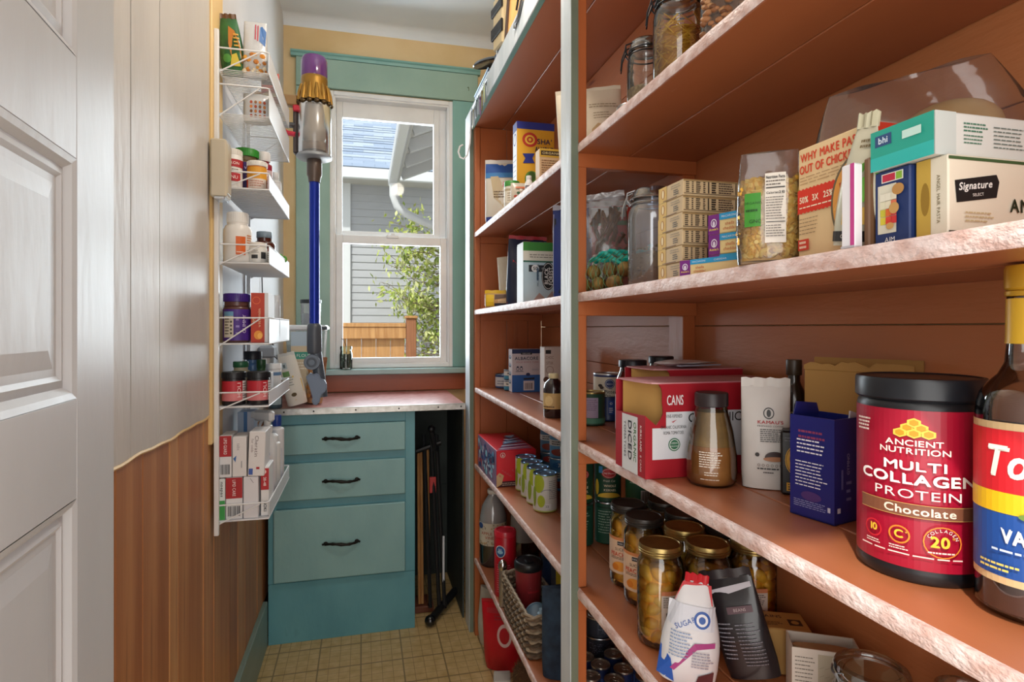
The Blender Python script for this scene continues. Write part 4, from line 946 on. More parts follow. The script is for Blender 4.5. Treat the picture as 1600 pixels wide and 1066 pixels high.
# ============================================================ NEAR BAY, EYE-LEVEL SHELF (S2)
# walnuts in a teal net bag
WN = rich('walnut_shell', '5E4420', '9A7A3A', 30, .6, .5, 90)
g = G(); NU, NV = 14, 10; V = []; F = []
for j in range(NV + 1):
    ph = pi * j / NV
    for i in range(NU):
        a = 2 * pi * i / NU; r = .0152 * (1 + .04 * sin(a * 5 + ph * 7) + .03 * sin(a * 3 - ph * 9)) * (1.06 if i in (0, 7) else 1)
        V.append((r * sin(ph) * cos(a), r * sin(ph) * sin(a) * .94, -r * 1.08 * cos(ph)))
for j in range(NV):
    for i in range(NU): F.append((j * NU + i, j * NU + (i + 1) % NU, (j + 1) * NU + (i + 1) % NU, (j + 1) * NU + i))
g.add(V, F, WN, True); wme = g.mesh('walnut')
wp = [(.460, 1.188, 0, 'walnut nearest the shelf post in the bottom row'), (.473, 1.142, 0, 'walnut in the middle of the bottom row'), (.486, 1.088, 0, 'walnut in the bottom row next to the clip-top jar'), (.494, 1.178, 0, 'walnut low at the back of the bag beside the post'), (.474, 1.168, .0275, 'walnut on top of the pile above the post end'), (.489, 1.118, .0275, 'walnut on top of the pile in the middle'), (.502, 1.074, .026, 'walnut on top of the pile near the glass jar')]
for i, (x, y, dz_, lb) in enumerate(wp):
    o = bpy.data.objects.new('walnut', wme); COL.objects.link(o); o.location = (x, y, S2 + .0165 + dz_); o.rotation_euler = (i * .7, i * 1.1, i * 2.1); tag(o, lb, 'nut', 'walnuts in the teal net bag')
t = TH('net_bag', 'teal plastic net bag draped over the walnuts at the shelf end', 'bag', (.492, 1.117, S2 + .0012), radians(-66))
TN = m('1FB5A6', .35)
g = G(); a0 = []
for k in range(4):
    pts = [(-.064 + .132 * i / 14, .042 - .012 * k + .003 * sin(i + k), .086 - .006 * k - .010 * sin(pi * i / 14 * 2 + k) ** 2 + .008 * sin(i * .5)) for i in range(15)]; g.tube(pts, .0042 + .002 * sin(k), TN, 5)
g.obj('draped_film', t)
g = G()
for i in range(1, 8):
    u = -.060 + .0150 * i
    g.tube([(u, -.026, .003), (u + .006, -.0285, .018), (u - .002, -.027, .034), (u + .005, -.024, .060), (u, .012, .082)], .0007, m('4E7A4E', .5), 4); g.tube([(u + .012, -.026, .003), (u + .004, -.0285, .018), (u + .012, -.027, .034), (u + .003, -.024, .060), (u, .012, .082)], .0007, m('4E7A4E', .5), 4)
g.obj('netting', t)
# translucent bag of brown sticks
def sticks(t, P):
    g = G(); rg = random.Random(4); bm_ = [m('6E4E2C', .7), m('86623A', .7), m('553C22', .7)]
    for i in range(95):
        z = rg.uniform(.03, P.h * .86); hw = P.hw(z) * .8; x = rg.uniform(-hw * .35 + (z / P.h - .5) * .02, hw); y = -P.dd(z) * .62 + rg.uniform(0, .02); a = rg.uniform(.9, 1.9); L = rg.uniform(.012, .022)
        g.tube([(x - L * cos(a), y, z - L * sin(a) * .8), (x, y - .002, z), (x + L * cos(a), y, z + L * sin(a) * .8)], .0036, rg.choice(bm_), 5)
    g.obj('brown_sticks', t, stuff=True)
pouch('sticks_bag', 'milky plastic bag of brown bark sticks leaning behind the clip-top jar', (.562, 1.292, S2), .130, .225, .06, MILK, face(.562, 1.292), None, None, 21, contents=sticks, seal=FOG, wr=.003, ry=-.12, top=.05)
t = bottle('white_canister', 'plain white plastic canister behind the walnuts', (.586, 1.385, S2), [(0, 0), (.026, 0), (.027, .003), (.027, .085), (.024, .092), (.022, .096)], m('CFCEC8', .4), capp(.0245, .094, .110), m('C4C2BA', .4), cat='canister')
pouch('snack_packet', 'red and green printed packet upright behind the sticks bag', (.652, 1.468, S2), .115, .255, .03, m('B8402E', .4), face(.67, 1.46), None, lambda p, w, h: (p.rect(-.06, .222, .06, .25, 'D8D4C8'), p.poly([(-.02, .215), (.0, .25), (.02, .25), (.0, .215)], '2E8A5A'), p.poly([(.03, .215), (.04, .25), (.06, .25), (.05, .215)], 'C84030'), p.rect(-.06, .20, .06, .212, '3A7A3E')), 6, seal='C9C5B8')
pouch('blue_packet', 'dark blue printed snack packet by the post behind the walnuts', (.648, 1.60, S2), .10, .175, .03, m('1E2C78', .35), face(.65, 1.6), None, lambda p, w, h: (p.rect(-.04, .05, .045, .075, 'D8D8E0'), p.text('CRISP', 0, .115, .018, 'E8E8F0', bold=.0005), p.ell(.01, .04, .018, .014, 'B03A3A'), p.bars(-.03, .09, .03, .1, 1, 'E8E8F0')), 14, seal='3C55B8')
# half-gallon clip jar with granola
t = TH('clip_top_jar', 'tall blue-tinted clip-top glass jar with granola at the bottom', 'jar', (.518, .992, S2), face(.518, .992))
R, Hh = .0435, .182
G().lathe([(0, .002), (R * .9, 0), (R, .006), (R, .128), (R * .97, .140), (R * .84, .152), (R * .78, .157), (R * .78, .163), (R * .84, .165)], clear('blue_glass', 'DCE8F8', .4, .10, 0, 10, .13), 36).obj('glass_body', t)
G().lathe([(R * .80, .160), (R * .86, .162), (R * .86, .170), (R * .80, .173), (R * .80, .177), (R * .70, Hh), (0, Hh - .002)], clear('jar_lid_glass', 'C9D4E2', .7, .05), 36).obj('glass_lid', t)
g = G(); rg = random.Random(9); oat = [m('7A5A30', .8), m('9A7744', .8), m('5C4122', .8), m('B08C58', .8)]
g.lathe([(0, .004), (R * .9, .004), (R * .93, .010), (R * .93, .060), (0, .070)], oat[0], 20)
for i in range(170): a = rg.uniform(0, 2 * pi); z = rg.uniform(.006, .076); r = R * .9 * (1 if z < .064 else rg.uniform(.3, .9)); g.sphere((r * cos(a), r * sin(a), z), rg.uniform(.0022, .004), rg.choice(oat), 6, 4, (1.3, 1, .7))
g.obj('granola', t, stuff=True)
def clip(R, z, mt=STEEL, s=-1):
    g = G(); g.tube([(R * .9 * cos(a), R * .9 * sin(a), z) for a in [2 * pi * i / 30 for i in range(30)]], .0015, mt, 5, True); g.tube([(R * .9 * cos(a), R * .9 * sin(a), z - .009) for a in [2 * pi * i / 30 for i in range(30)]], .0015, mt, 5, True)
    x = s * R * .92
    g.tube([(x, -.010, z - .009), (x + s * .006, -.012, z), (x + s * .004, -.010, z + .012), (x - s * .012, -.006, z + .018)], .0015, mt, 5); g.tube([(x, .010, z - .009), (x + s * .006, .012, z), (x + s * .004, .010, z + .012), (x - s * .012, .006, z + .018)], .0015, mt, 5)
    g.tube([(x + s * .004, -.008, z + .008), (x + s * .012, -.008, z - .014), (x + s * .014, -.006, z - .034), (x + s * .014, .006, z - .034), (x + s * .012, .008, z - .014), (x + s * .004, .008, z + .008)], .0014, mt, 5); return g
clip(R, .163).obj('wire_clip', t)
# tan pasta boxes, six in a stack, and the smaller purple boxes
def tan_front(p, w, h):
    p.rect(-w / 2 + .001, -h / 2 + .0025, w / 2 - .001, -h / 2 + .0035, '4A3A2C'); p.rect(-w / 2, h / 2 - .003, w / 2, h / 2 - .0005, '9C8055')
    x = -w / 2 + .004
    for wd in (.006, .003, .008, .004): p.bars(x, -h / 2 + .004, x + wd, h / 2 - .003, 6, '2E241E', .5, False); x += wd + .004
    p.rect(x, -h / 2 + .004, x + .002, h / 2 - .003, '2E241E'); p.bars(x + .006, -h / 2 + .004, x + .014, h / 2 - .003, 5, '241C18', .6, False); p.bars(x + .018, -h / 2 + .004, x + .044, h / 2 - .003, 5, '4A3A30', .5); p.rect(x + .047, -h / 2 + .004, x + .0485, h / 2 - .003, '2E241E'); p.bars(x + .052, -h / 2 + .004, x + .066, h / 2 - .003, 4, '4A3A30', .5)
def tan_end(p, w, h):
    p.rect(-w / 2, -h / 2, -.012, h / 2, 'D9B45A'); p.ell(-.023, .001, .006, .008, 'B8802E'); p.ell(-.023, .001, .003, .0065, 'F0E0B0'); p.bars(.002, .002, .030, .009, 2, '8C8270', .35); p.bars(.010, -.008, .026, .001, 3, '3A3A3A', .5); p.rect(-.022, -h / 2 + .0008, .02, -h / 2 + .002, '6A4A30')
tb0 = carton('pasta_box', 'tan pasta box at the bottom of the six-box stack', (.538, .822, S2), .155, .074, .0243, 'CDB48C', 0, 'tan pasta boxes in one stack', {'front': tan_front, 'left': tan_end}, flap=False)
for i, lb in enumerate(('tan pasta box second from the bottom of the stack', 'tan pasta box third from the bottom of the stack', 'tan pasta box fourth from the bottom of the stack', 'tan pasta box second from the top of the stack', 'tan pasta box on top of the six-box stack')):
    dup(tb0, (.538 + rnd.uniform(-.0008, .0008), .822, S2 + .0247 * (i + 1)), rnd.uniform(-.006, .006), lb)
def annie(p, w, h):
    p.rect(-w / 2, -h / 2, -w / 2 + .019, h / 2, '7A2A86'); p.ell(-w / 2 + .0095, .002, .005, .006, 'E8E2F0', inner=.75); p.ell(-w / 2 + .0095, .001, .002, .0038, 'E8E2F0'); p.text("Annie's", -w / 2 + .0095, -.0068, .0048, 'F2D66A', bold=.0002)
    p.rect(-w / 2 + .019, h / 2 - .009, w / 2, h / 2, '2FA0D6'); p.text('MACARONI', -w / 2 + .034, h / 2 - .0045, .0042, 'EAF4FA'); p.text('CHEDDAR', -w / 2 + .070, h / 2 - .0045, .0042, 'EAF4FA')
    p.text('shells', -w / 2 + .036, -.001, .0065, 'C0502C'); p.text('cheddar', -w / 2 + .036, -.0075, .0062, 'C0502C')
A1 = carton('macaroni_box', 'purple and blue macaroni box at the bottom of its stack of three', (.5156, .6786, S2), .144, .034, .0278, 'EBD49A', radians(-70), 'purple and blue macaroni boxes', {'front': annie, 'left': lambda p, w, h: (p.rect(-w / 2, -h / 2, w / 2, h / 2, '7A2A86'), p.ell(0, 0, .006, .007, 'E8E2F0', inner=.7))}, flap=False)
dup(A1, (.5160, .6786, S2 + .0284), radians(-69.5), 'purple and blue macaroni box in the middle of its stack'); dup(A1, (.5152, .6788, S2 + .0568), radians(-70.4), 'purple and blue macaroni box on top of its stack')
dup(A1, (.4737, .6965, S2), radians(-72), 'purple and blue macaroni box lying at the foot of the tan stack').scale = (1, .55, .78)
# clear bag of elbow pasta
def elbows(n, cols, seed, r1=.0052, tr=.0026, zmax=.72, zmin=.008):
    def f(t, P):
        g = G(); rg = random.Random(seed); ms_ = [m(c, .5) for c in cols]
        core = G(); POUCH(P.w * .86, P.h * (zmax - .02), P.d * .36, seed, top=.75, wr=.001, base=.9).geo(core, ms_[0], 10, 6)
        for i in range(n):
            z = P.h * zmin * 5 + rg.random() * P.h * (zmax - zmin * 5 + .03); hw = P.hw(z); x = rg.uniform(-hw * .86, hw * .86); y = -P.yf(x, z) * rg.uniform(.28, .52)
            if z > P.h * zmax * .93: y *= rg.uniform(-.6, 1)
            R_ = Euler((rg.uniform(0, 6), rg.uniform(0, 6), rg.uniform(0, 6))).to_matrix(); c_ = Vector((x, y, max(z, .0125)))
            g.tube([c_ + R_ @ Vector((r1 * cos(a), r1 * sin(a) - r1 * .6, 0)) for a in [.3 + 2.4 * k / 4 for k in range(5)]], tr, rg.choice(ms_), 6)
        core.obj('packed_pasta', t, (0, 0, .004)); g.obj('pasta_pieces', t, stuff=True)
    return f
def pastalab(p, w, h):
    p.rect(-w * .36, .042, -w * .12, .082, '3E8C2E'); p.text('ORGANIC', -w * .24, .070, .0042, '1E4A1A'); p.bars(-w * .34, .058, -w * .15, .064, 1, '1E4A1A'); p.text('GNC', -w * .2, .048, .006, '1E3A1A')
    x0, x1 = -w * .06, w * .24; p.rect(x0, .022, x1, .104, 'E4DCD0'); p.text('Nutrition Facts', (x0 + x1) / 2, .099, .0052, '111111', wid=(x1 - x0) * .92, bold=.00015); p.bars(x0 + .001, .088, x1 - .001, .096, 2, '5A5048', .35); p.rect(x0 + .001, .0855, x1 - .001, .0868, '111111')
    p.text('Calories', x0 + .0012, .080, .0036, '111111', 'l', bold=.0001); p.text('210', x1 - .0012, .080, .0044, '111111', 'r', bold=.0002); p.bars(x0 + .001, .048, x1 - .001, .076, 9, '4A4038', .3); p.rect(x0 + .001, .0452, x1 - .001, .0462, '111111'); p.bars(x0 + .001, .028, x1 - .001, .043, 5, '4A4038', .3)
pouch('pasta_bag', 'clear bag of yellow elbow pasta with green and white labels', (.4635, .597, S2), .0735, .132, .040, FILM, face(.4635, .597), None, pastalab, 31, contents=elbows(420, ('DCA63A', 'E8BC50', 'F0CA68'), 5), seal=None, wr=.003, top=.12, base=.8, pinch=.16)
# chickpea pasta box
def chick(p, w, h):
    v0 = -h / 2; u0 = -w / 2
    p.text('WHY MAKE PASTA', .0, h / 2 - .011, .0125, 'D9431E', wid=w * .92, bold=.0006); p.text('OUT OF CHICKPEAS?', .0, h / 2 - .024, .0125, 'D9431E', wid=w * .94, bold=.0006); p.bars(u0 + .004, h / 2 - .041, w / 2 - .01, h / 2 - .031, 3, 'B08A60', .25)
    z = [(u0 + .0005 + i * (w * .66) / 24, h / 2 - .046 + (.0016 if i % 2 else 0)) for i in range(25)]; zz = [(a, b - .026) for a, b in z][::-1]; p.poly(z + zz, 'D8321C')
    p.text('50%', u0 + .010, h / 2 - .057, .0095, 'F6E4C8', bold=.0004, sx=.8); p.text('3X', u0 + .027, h / 2 - .057, .0095, 'F6E4C8', bold=.0004, sx=.8); p.text('25%', u0 + .045, h / 2 - .057, .0095, 'F6E4C8', bold=.0004, sx=.8); p.bars(u0 + .004, h / 2 - .067, u0 + .055, h / 2 - .064, 1, 'F6E4C8')
    p.bars(u0 + .004, v0 + .026, u0 + .034, v0 + .046, 5, '9A7A58', .22); p.rect(u0 + .002, v0 + .010, u0 + .018, v0 + .022, 'CF3A24'); p.bars(u0 + .004, v0 + .011, u0 + .016, v0 + .021, 2, 'F2D8C0', .5)
    cx, cy = w / 2 - .014, -.010
    def clipx(a, b, r0, r1): return None
    pts = [(min(w / 2 - .0005, cx + .034 * cos(a)), cy + .046 * sin(a)) for a in [2 * pi * i / 40 for i in range(40)]]; p.poly(pts, '6E6048'); pts = [(min(w / 2 - .0005, cx + .0315 * cos(a)), cy + .043 * sin(a)) for a in [2 * pi * i / 40 for i in range(40)]]; p.poly(pts, 'E9A24A')
    rg = random.Random(3)
    for i in range(46):
        a = rg.uniform(0, 2 * pi); q = rg.random() ** .5 * .86; x, y = cx + .030 * q * cos(a), cy + .041 * q * sin(a)
        if x > w / 2 - .007: continue
        b = rg.uniform(0, pi); L = .0055; p.poly([(x + L * cos(b) + .0013 * sin(b), y + L * sin(b) - .0013 * cos(b)), (x + L * cos(b) - .0013 * sin(b), y + L * sin(b) + .0013 * cos(b)), (x - L * cos(b) - .0013 * sin(b), y - L * sin(b) + .0013 * cos(b)), (x - L * cos(b) + .0013 * sin(b), y - L * sin(b) - .0013 * cos(b))], rg.choice(('F0B860', 'DE8A34', 'F4C878', 'C8642A')))
    for (a, b) in ((-.008, .012), (-.012, -.026), (-.004, -.012)): p.ell(cx + a, cy + b, .006, .005, 'B03020')
    p.ell(cx - .004, cy + .002, .004, .003, '4A7A34')
carton('chickpea_box', 'upright tan box with orange headline and bowl of chickpea pasta', (.468 + .017, .506, S2), .034, .097, .122, 'E6C796', 0, None, {'left': chick, 'right': lambda p, w, h: None, 'front': lambda p, w, h: p.rect(-w / 2, -h / 2, w / 2, h / 2, 'C43A26')})
pouch('green_snack_bag', 'silver and green snack bag with black bottom strip leaning on tan box', (.459, .471, S2), .050, .112, .013, m('CFCBB4', .25, .2), radians(-90), None, lambda p, w, h: (p.rect(-w * .45, .004, w * .42, .014, '1E1A18'), p.text('ORGANIC', .002, .009, .005, 'E8E2D0'), p.rect(-w * .2, .020, w * .42, .036, 'D9B45A'), p.poly([(-.004, .060), (.022, .066), (.022, .086), (.002, .074)], '5EA03A'), p.ell(.012, .052, .008, .012, '6FB04A'), p.bars(.0, .090, .018, .1, 2, '6A5A3A', .5)), 41, seal='BDB79A', wr=.0014, top=.1, pinch=.55, ry=.16)
carton('wafer_packet', 'narrow white and magenta packet standing by the green snack bag', (.4440, .4560, S2), .010, .015, .078, 'E9E6EA', radians(3), None, {'left': lambda p, w, h: (p.rect(.003, -h / 2, w / 2, h / 2, 'C4408A'), p.rect(-w / 2, -h / 2, w / 2, -h / 2 + .002, 'B8B4BA'))})
carton('chocolate_bar_box', 'slim brown carton wedged between magenta packet and blue cookie box', (.4565, .4462, S2), .012, .0065, .082, '6A4A30', 0, None, None)
def cookie(p, w, h):
    p.rect(-w / 2 + .004, -h / 2 + .010, w / 2 - .013, h / 2 - .013, 'DDD9C4'); p.rect(-w / 2 + .008, h / 2 - .011, w / 2 - .006, h / 2 - .003, 'E8E8DC'); p.rect(-w / 2 + .009, h / 2 - .0102, w / 2 - .014, h / 2 - .0038, 'C02844'); p.rect(w / 2 - .013, h / 2 - .0102, w / 2 - .007, h / 2 - .0038, '8AB83A')
    for i in range(3):
        for j in range(4): p.rect(-w / 2 + .007 + i * .006, -h / 2 + .018 + j * .007, -w / 2 + .0125 + i * .006, -h / 2 + .0245 + j * .007, [['D8C83A', 'D8402E', 'C83030'], ['C8C03A', 'D86A2E', 'C03038'], ['E4E0C0', 'E4DCC0', 'D87050'], ['E8E4D0', 'E8E4D0', 'E0D8C0']][j][i])
    p.ell(.008, .014, .006, .005, 'B8874A'); p.ell(.004, -.002, .005, .005, 'C89A5A'); p.ell(.0, -h / 2 + .016, .004, .003, 'C89A5A'); p.text('AIM', 0, -h / 2 + .004, .006, 'E8E8E8')
carton('cookie_box', 'navy blue cookie box with coloured squares under the teal carton', (.455 + .02, .4235, S2), .040, .036, .0665, '1E3468', 0, None, {'left': cookie})
def angel(p, w, h):
    p.rect(-w / 2, h / 2 - .004, w / 2, h / 2 - .0015, '3E5A34'); p.rect(-w / 2, -h / 2 + .003, w / 2, -h / 2 + .0045, '4A4234'); p.poly([(-w / 2 + .006, .012), (-w / 2 + .050, .019), (-w / 2 + .053, .013), (-w / 2 + .050, .0), (-w / 2 + .008, -.006)], '17181A'); p.text('Signature', -w / 2 + .027, .009, .0085, 'F0EEE8', slant=.25, rot=.12, wid=.036, bold=.0003); p.text('SELECT', -w / 2 + .030, .0015, .0034, 'F0EEE8', rot=.12)
    p.text('ANGEL HAIR', -w / 2 + .108, -.006, .0155, '23301E', wid=.088, bold=.0005); p.bars(-w / 2 + .016, -.022, -w / 2 + .046, -.012, 3, 'C8B488', .35)
def angel_end(p, w, h): p.rect(-w / 2, -h / 2, -.001, h / 2, 'C9A648'); p.ell(-.006, .0, .004, .014, '9A7828'); p.text('ANGEL HAIR PASTA', .006, -.002, .0042, '6A5A2A', rot=-pi / 2)
carton('angel_hair_box', 'white and gold angel hair pasta box under the teal carton', (.459 + .085, .3885, S2), .17, .028, .0665, 'E6DDC8', 0, None, {'front': angel, 'left': angel_end})
def teal_end(p, w, h): p.rect(-w / 2, -h / 2, w / 2, h / 2, '1FA08C'); p.rect(-w / 2, -h / 2, w / 2, -h / 2 + .012, '2AB4AC'); p.rect(-w / 2 + .005, .003, -w / 2 + .022, .013, '2A4A7A'); p.text('bhi', -w / 2 + .0135, .008, .008, 'DCEAF4', bold=.0003); p.rect(.002, .003, .020, .010, 'C4E4DA')
carton('teal_carton', 'white carton with teal end lying on the cookie and pasta boxes', (.452 + .085, .4115, S2 + .0675), .17, .062, .036, 'D8DAD4', 0, None, {'left': teal_end, 'front': lambda p, w, h: (p.rect(-w / 2, -h / 2, -w / 2 + .022, h / 2, 'C4CCC8'), p.bars(-w / 2 + .030, .002, -w / 2 + .056, .011, 3, '4A7A64', .45), p.bars(-w / 2 + .030, -.008, -w / 2 + .052, .001, 3, '4A7A64', .35), p.bars(-w / 2 + .062, -.010, -w / 2 + .10, .010, 6, '6A7A74', .3))})
# crinkled clear film bags at the back
t = TH('clear_bread_bag', 'crumpled clear plastic bag with a little bread in it behind the teal carton', 'bag', (.603, .507, S2 + .016), radians(-40), None, 0, radians(-8))
g = G(); POUCH(.23, .190, .075, 17, top=.1, wr=.012, pinch=.34).geo(g, FILM, 22, 14); g.obj('film', t, rot=(0, 0, 0))
g = G(); g.sphere((.030, 0, .120), .032, rich('bread', 'B98A4E', 'D2AE78', 12, .8, .3, 40), 18, 12, (1.5, .55, 1)); g.obj('bread', t, label='pale brown bread showing through')

# ============================================================ NEAR BAY, TOP SHELF (S1)
def clipjar(name, label, x, y, R, h, content, wire=m('2A2C30', .4, .6)):
    t = TH(name, label, 'jar', (x, y, S1), face(x, y))
    nk = h * .70
    G().lathe([(0, .002), (R * .9, 0), (R, .006), (R, nk), (R * .97, nk + .010), (R * .83, nk + .024), (R * .79, nk + .028), (R * .79, h - .020), (R * .86, h - .018)], GLASS, 32).obj('glass_body', t)
    G().lathe([(R * .84, h - .022), (R * .89, h - .019), (R * .89, h - .011), (R * .82, h - .008), (R * .82, h - .004), (R * .70, h), (0, h - .001)], clear('grey_lid_glass', 'A9B0B8', .7, .06), 32).obj('glass_lid', t)
    content(t, R, nk); clip(R, h - .020, wire).obj('wire_clip', t)
def spag(t, R, h):
    g = G(); rg = random.Random(8); cs = [m('D79A26', .5), m('E6B03A', .5), m('C4821C', .5)]
    g.lathe([(0, .004), (R * .85, .004), (R * .85, h * .80), (0, h * .88)], cs[2], 16)
    for i in range(240):
        a = rg.uniform(0, 2 * pi); z = rg.uniform(.03, h * .90); b = rg.uniform(-.9, .9); L = .020; r = R * .92
        g.tube([(r * cos(a - L * cos(b) / r), r * sin(a - L * cos(b) / r), max(.006, z - L * sin(b))), (r * 1.01 * cos(a), r * 1.01 * sin(a), z), (r * cos(a + L * cos(b) / r), r * sin(a + L * cos(b) / r), max(.006, z + L * sin(b)))], .0011, rg.choice(cs), 4)
    g.obj('noodles', t, stuff=True)
def lentil(c1, c2, fr):
    def f(t, R, h): G().lathe([(0, .004), (R * .9, .004), (R * .95, .008), (R * .95, h * fr), (0, h * fr + .003)], rich('grain' + c1, c1, c2, 160, .8, .5, 160), 24).obj('grain', t)
    return f
clipjar('clip_top_jar', 'clip-top glass jar of golden noodles on the top shelf', .507, .878, .0415, .172, spag)
clipjar('clip_top_jar', 'smaller clip-top glass jar with tan grain on the top shelf', .516, 1.012, .035, .152, lentil('9A7A50', 'C4A678', .56))
t = TH('glass_jar', 'short glass jar with striped sides beside the paper sack, top shelf', 'jar', (.53, 1.106, S1), 0)
G().lathe([(0, 0), (.028, 0), (.03, .003), (.03, .045), (.027, .052)], GLASS, 28).obj('glass_body', t); G().lathe([(0, .003), (.028, .003), (.028, .042), (0, .043)], rich('striped_fill', '4A3424', '8A6E50', 30, .7, 0, 10, (.1, .1, 6)), 24).obj('contents', t); G().lathe(capp(.029, .050, .064), STEEL, 28).obj('lid', t)
def nuts(t, P):
    g = G(); rg = random.Random(15); ms_ = [m(c, .6) for c in ('8A5A34', 'A8744A', '6E4426', 'B98A5E')]
    core = G(); POUCH(P.w * .84, P.h * .8, P.d * .7, 2, top=.7, wr=.001, base=.8).geo(core, ms_[2], 10, 6); core.obj('packed_nuts', t, (0, 0, .004))
    for i in range(170):
        z = rg.uniform(.01, P.h * .82); hw = P.hw(z); x = rg.uniform(-hw * .9, hw * .9); g.sphere((x, -P.yf(x, z) * rg.uniform(.84, .93), z), rg.uniform(.0038, .0056), rg.choice(ms_), 7, 5, (1.2, 1, .85))
    g.obj('nuts', t, stuff=True)
pouch('nut_bag', 'clear crinkled bag of brown nuts on the top shelf at the picture top', (.508, .728, S1), .092, .165, .05, FILM, face(.508, .728), None, None, 51, contents=nuts, wr=.004, top=.2, base=.8)
t = pouch('paper_sack', 'cream paper flour sack with open top behind the shelf post, top shelf', (.566, 1.40, S1), .165, .205, .075, rich('sack_paper', 'D9CFB8', 'E4DCC8', 8, .7, .2, 30), face(.566, 1.4), None, lambda p, w, h: (p.bars(.0, .155, .075, .168, 2, '8A7A5A', .3), p.bars(.01, .125, .06, .145, 3, '8A7A5A', .25), p.poly([(.004, .02), (.07, .03), (.07, .10), (.02, .115), (.004, .10)], 'D2B88A')), 61, top=.35, wr=.004, seal='E0D8C4', ry=-.06)

# ============================================================ FAR BAY
# --- top shelf (S1)
def flour(p, w, h):
    p.rect(-w / 2 * .98, h * .84, w / 2 * .98, h * .985, '2456A8'); p.rect(-w / 2 * .98, h * .76, w / 2 * .98, h * .84, '3E86C8'); p.text('KRUSTEAZ', .020, h * .65, .030, 'C8202C', wid=.12, bold=.001, slant=.12)
    p.poly([(-w * .40, h * .78), (-w * .26, h * .78), (-w * .02, h * .38), (-w * .10, h * .25), (-w * .34, h * .45)], 'C9B692'); p.bars(-w * .34, h * .44, -w * .10, h * .56, 3, '6A5236', .4); p.text('KETO', .045, h * .36, .018, '2A1E1A', bold=.0006); p.rect(-w * .48, h * .0 + .004, -w * .30, h * .16, '2A3C8C')
pouch('pancake_mix_bag', 'white and blue zip bag of baking mix leaning at the far end, top shelf', (.565, 2.225, S1), .215, .255, .07, rich('mix_bag', 'D8D2C4', 'E0DACE', 8, .4, .1, 30), radians(-14), None, flour, 71, seal='E0DEDA', belly=.35, wr=.003)
def shake(p, w, h):
    p.rect(-w / 2, h / 2 - .024, w / 2, h / 2, '27348C'); p.ell(-w / 2 + .044, h / 2 - .058, .026, .024, 'C0392B'); p.ell(-w / 2 + .044, h / 2 - .058, .017, .0155, 'E9C24A'); p.ell(-w / 2 + .044, h / 2 - .058, .011, .010, 'C0392B'); p.ell(-w / 2 + .044, h / 2 - .058, .005, .005, 'E9C24A')
    p.text("SHA'", w / 2 - .034, h / 2 - .062, .024, '2A2050', bold=.0008); p.text('ALMOND', w / 2 - .034, h / 2 - .088, .024, '2A2050', wid=.066, bold=.0008); p.poly([(-w / 2 + .018, h / 2 - .105), (-w / 2 + .060, h / 2 - .102), (-w / 2 + .052, h / 2 - .118), (-w / 2 + .060, h / 2 - .134), (-w / 2 + .020, h / 2 - .136), (-w / 2 + .028, h / 2 - .12)], '27348C'); p.ell(-w / 2 + .05, -.045, .024, .028, '5C8C3A'); p.ell(-w / 2 + .05, -.035, .012, .016, '3A5A24'); p.rect(-w / 2, -h / 2, w / 2, -h / 2 + .03, 'C8742A')
carton('almond_mix_box', 'yellow and blue almond baking mix box on the top shelf', (.548 , 1.875, S1), .128, .050, .286, 'E0A92C', 0, None, {'front': shake, 'left': lambda p, w, h: (p.rect(-w / 2, -h / 2, w / 2, h / 2, 'DADCE4'), p.rect(-w / 2, h / 2 - .03, w / 2, h / 2, '27348C'), p.ell(.0, h / 2 - .055, .018, .02, '27348C', inner=.8), p.bars(-w / 2 + .006, -h / 2 + .02, w / 2 - .006, h / 2 - .1, 10, '8A90A4', .2))})
carton('small_tan_box', 'small tan printed box in front of the almond mix box, top shelf', (.518, 1.610, S1), .072, .04, .120, 'CDAE86', 0, None, {'front': lambda p, w, h: (p.rect(-w / 2, h / 2 - .024, w / 2, h / 2, 'C8A23A'), p.rect(-w / 2 + .004, h / 2 - .019, w / 2 - .004, h / 2 - .006, '3A2A1A'), p.text('ORGANIC', 0, h / 2 - .0125, .009, 'E8D8A0', wid=.056), p.bars(-w / 2 + .006, -h / 2 + .008, w / 2 - .006, h / 2 - .03, 12, '7A5A3C', .35))})
carton('yellow_mix_packet', 'small bright yellow and tan packet box behind the white canister', (.520, 1.985, S1), .062, .024, .115, 'D6C7A4', 0, None, {'front': lambda p, w, h: (p.rect(-w / 2, .0, .0, h / 2, 'E4B428'), p.ell(-.014, .03, .009, .011, 'F4D868'), p.text('K', .018, .016, .02, '3A2A20', bold=.0006), p.bars(-.026, -.04, .026, -.01, 4, '8A7A60', .3))})
bottle('spice_canister', 'white shaker canister with green lid on the top shelf edge', (.4625, 1.832, S1), [(0, 0), (.024, 0), (.025, .003), (.025, .062), (.024, .064)], m('D6D0C0', .4), capp(.0255, .0635, .081), m('3E8C3A', .4), face(.48, 1.86), None, lambda p, r, h: (p.rect(-.03, .01, .032, .055, 'E4DCCB'), p.bars(-.014, .014, .018, .044, 4, '8A7A62', .35), p.rect(-.03, .048, .03, .055, 'B8A888')), .0252, cat='canister')
pouch('candy_bag', 'small crumpled colourful snack bag lying on the top shelf edge', (.479, 1.742, S1), .085, .055, .035, m('C9BFAE', .3), face(.48, 1.74) + .2, None, lambda p, w, h: ([p.ell(-.03 + .0085 * i, .012 + .010 * (i % 3), .005, .004, ('B8442E', '2E5A3A', 'E8E2D4', '3A2E58', 'C8862A')[i % 5]) for i in range(8)], p.rect(-.03, .036, .03, .042, 'C86A3A')), 73, top=.3, wr=.004)
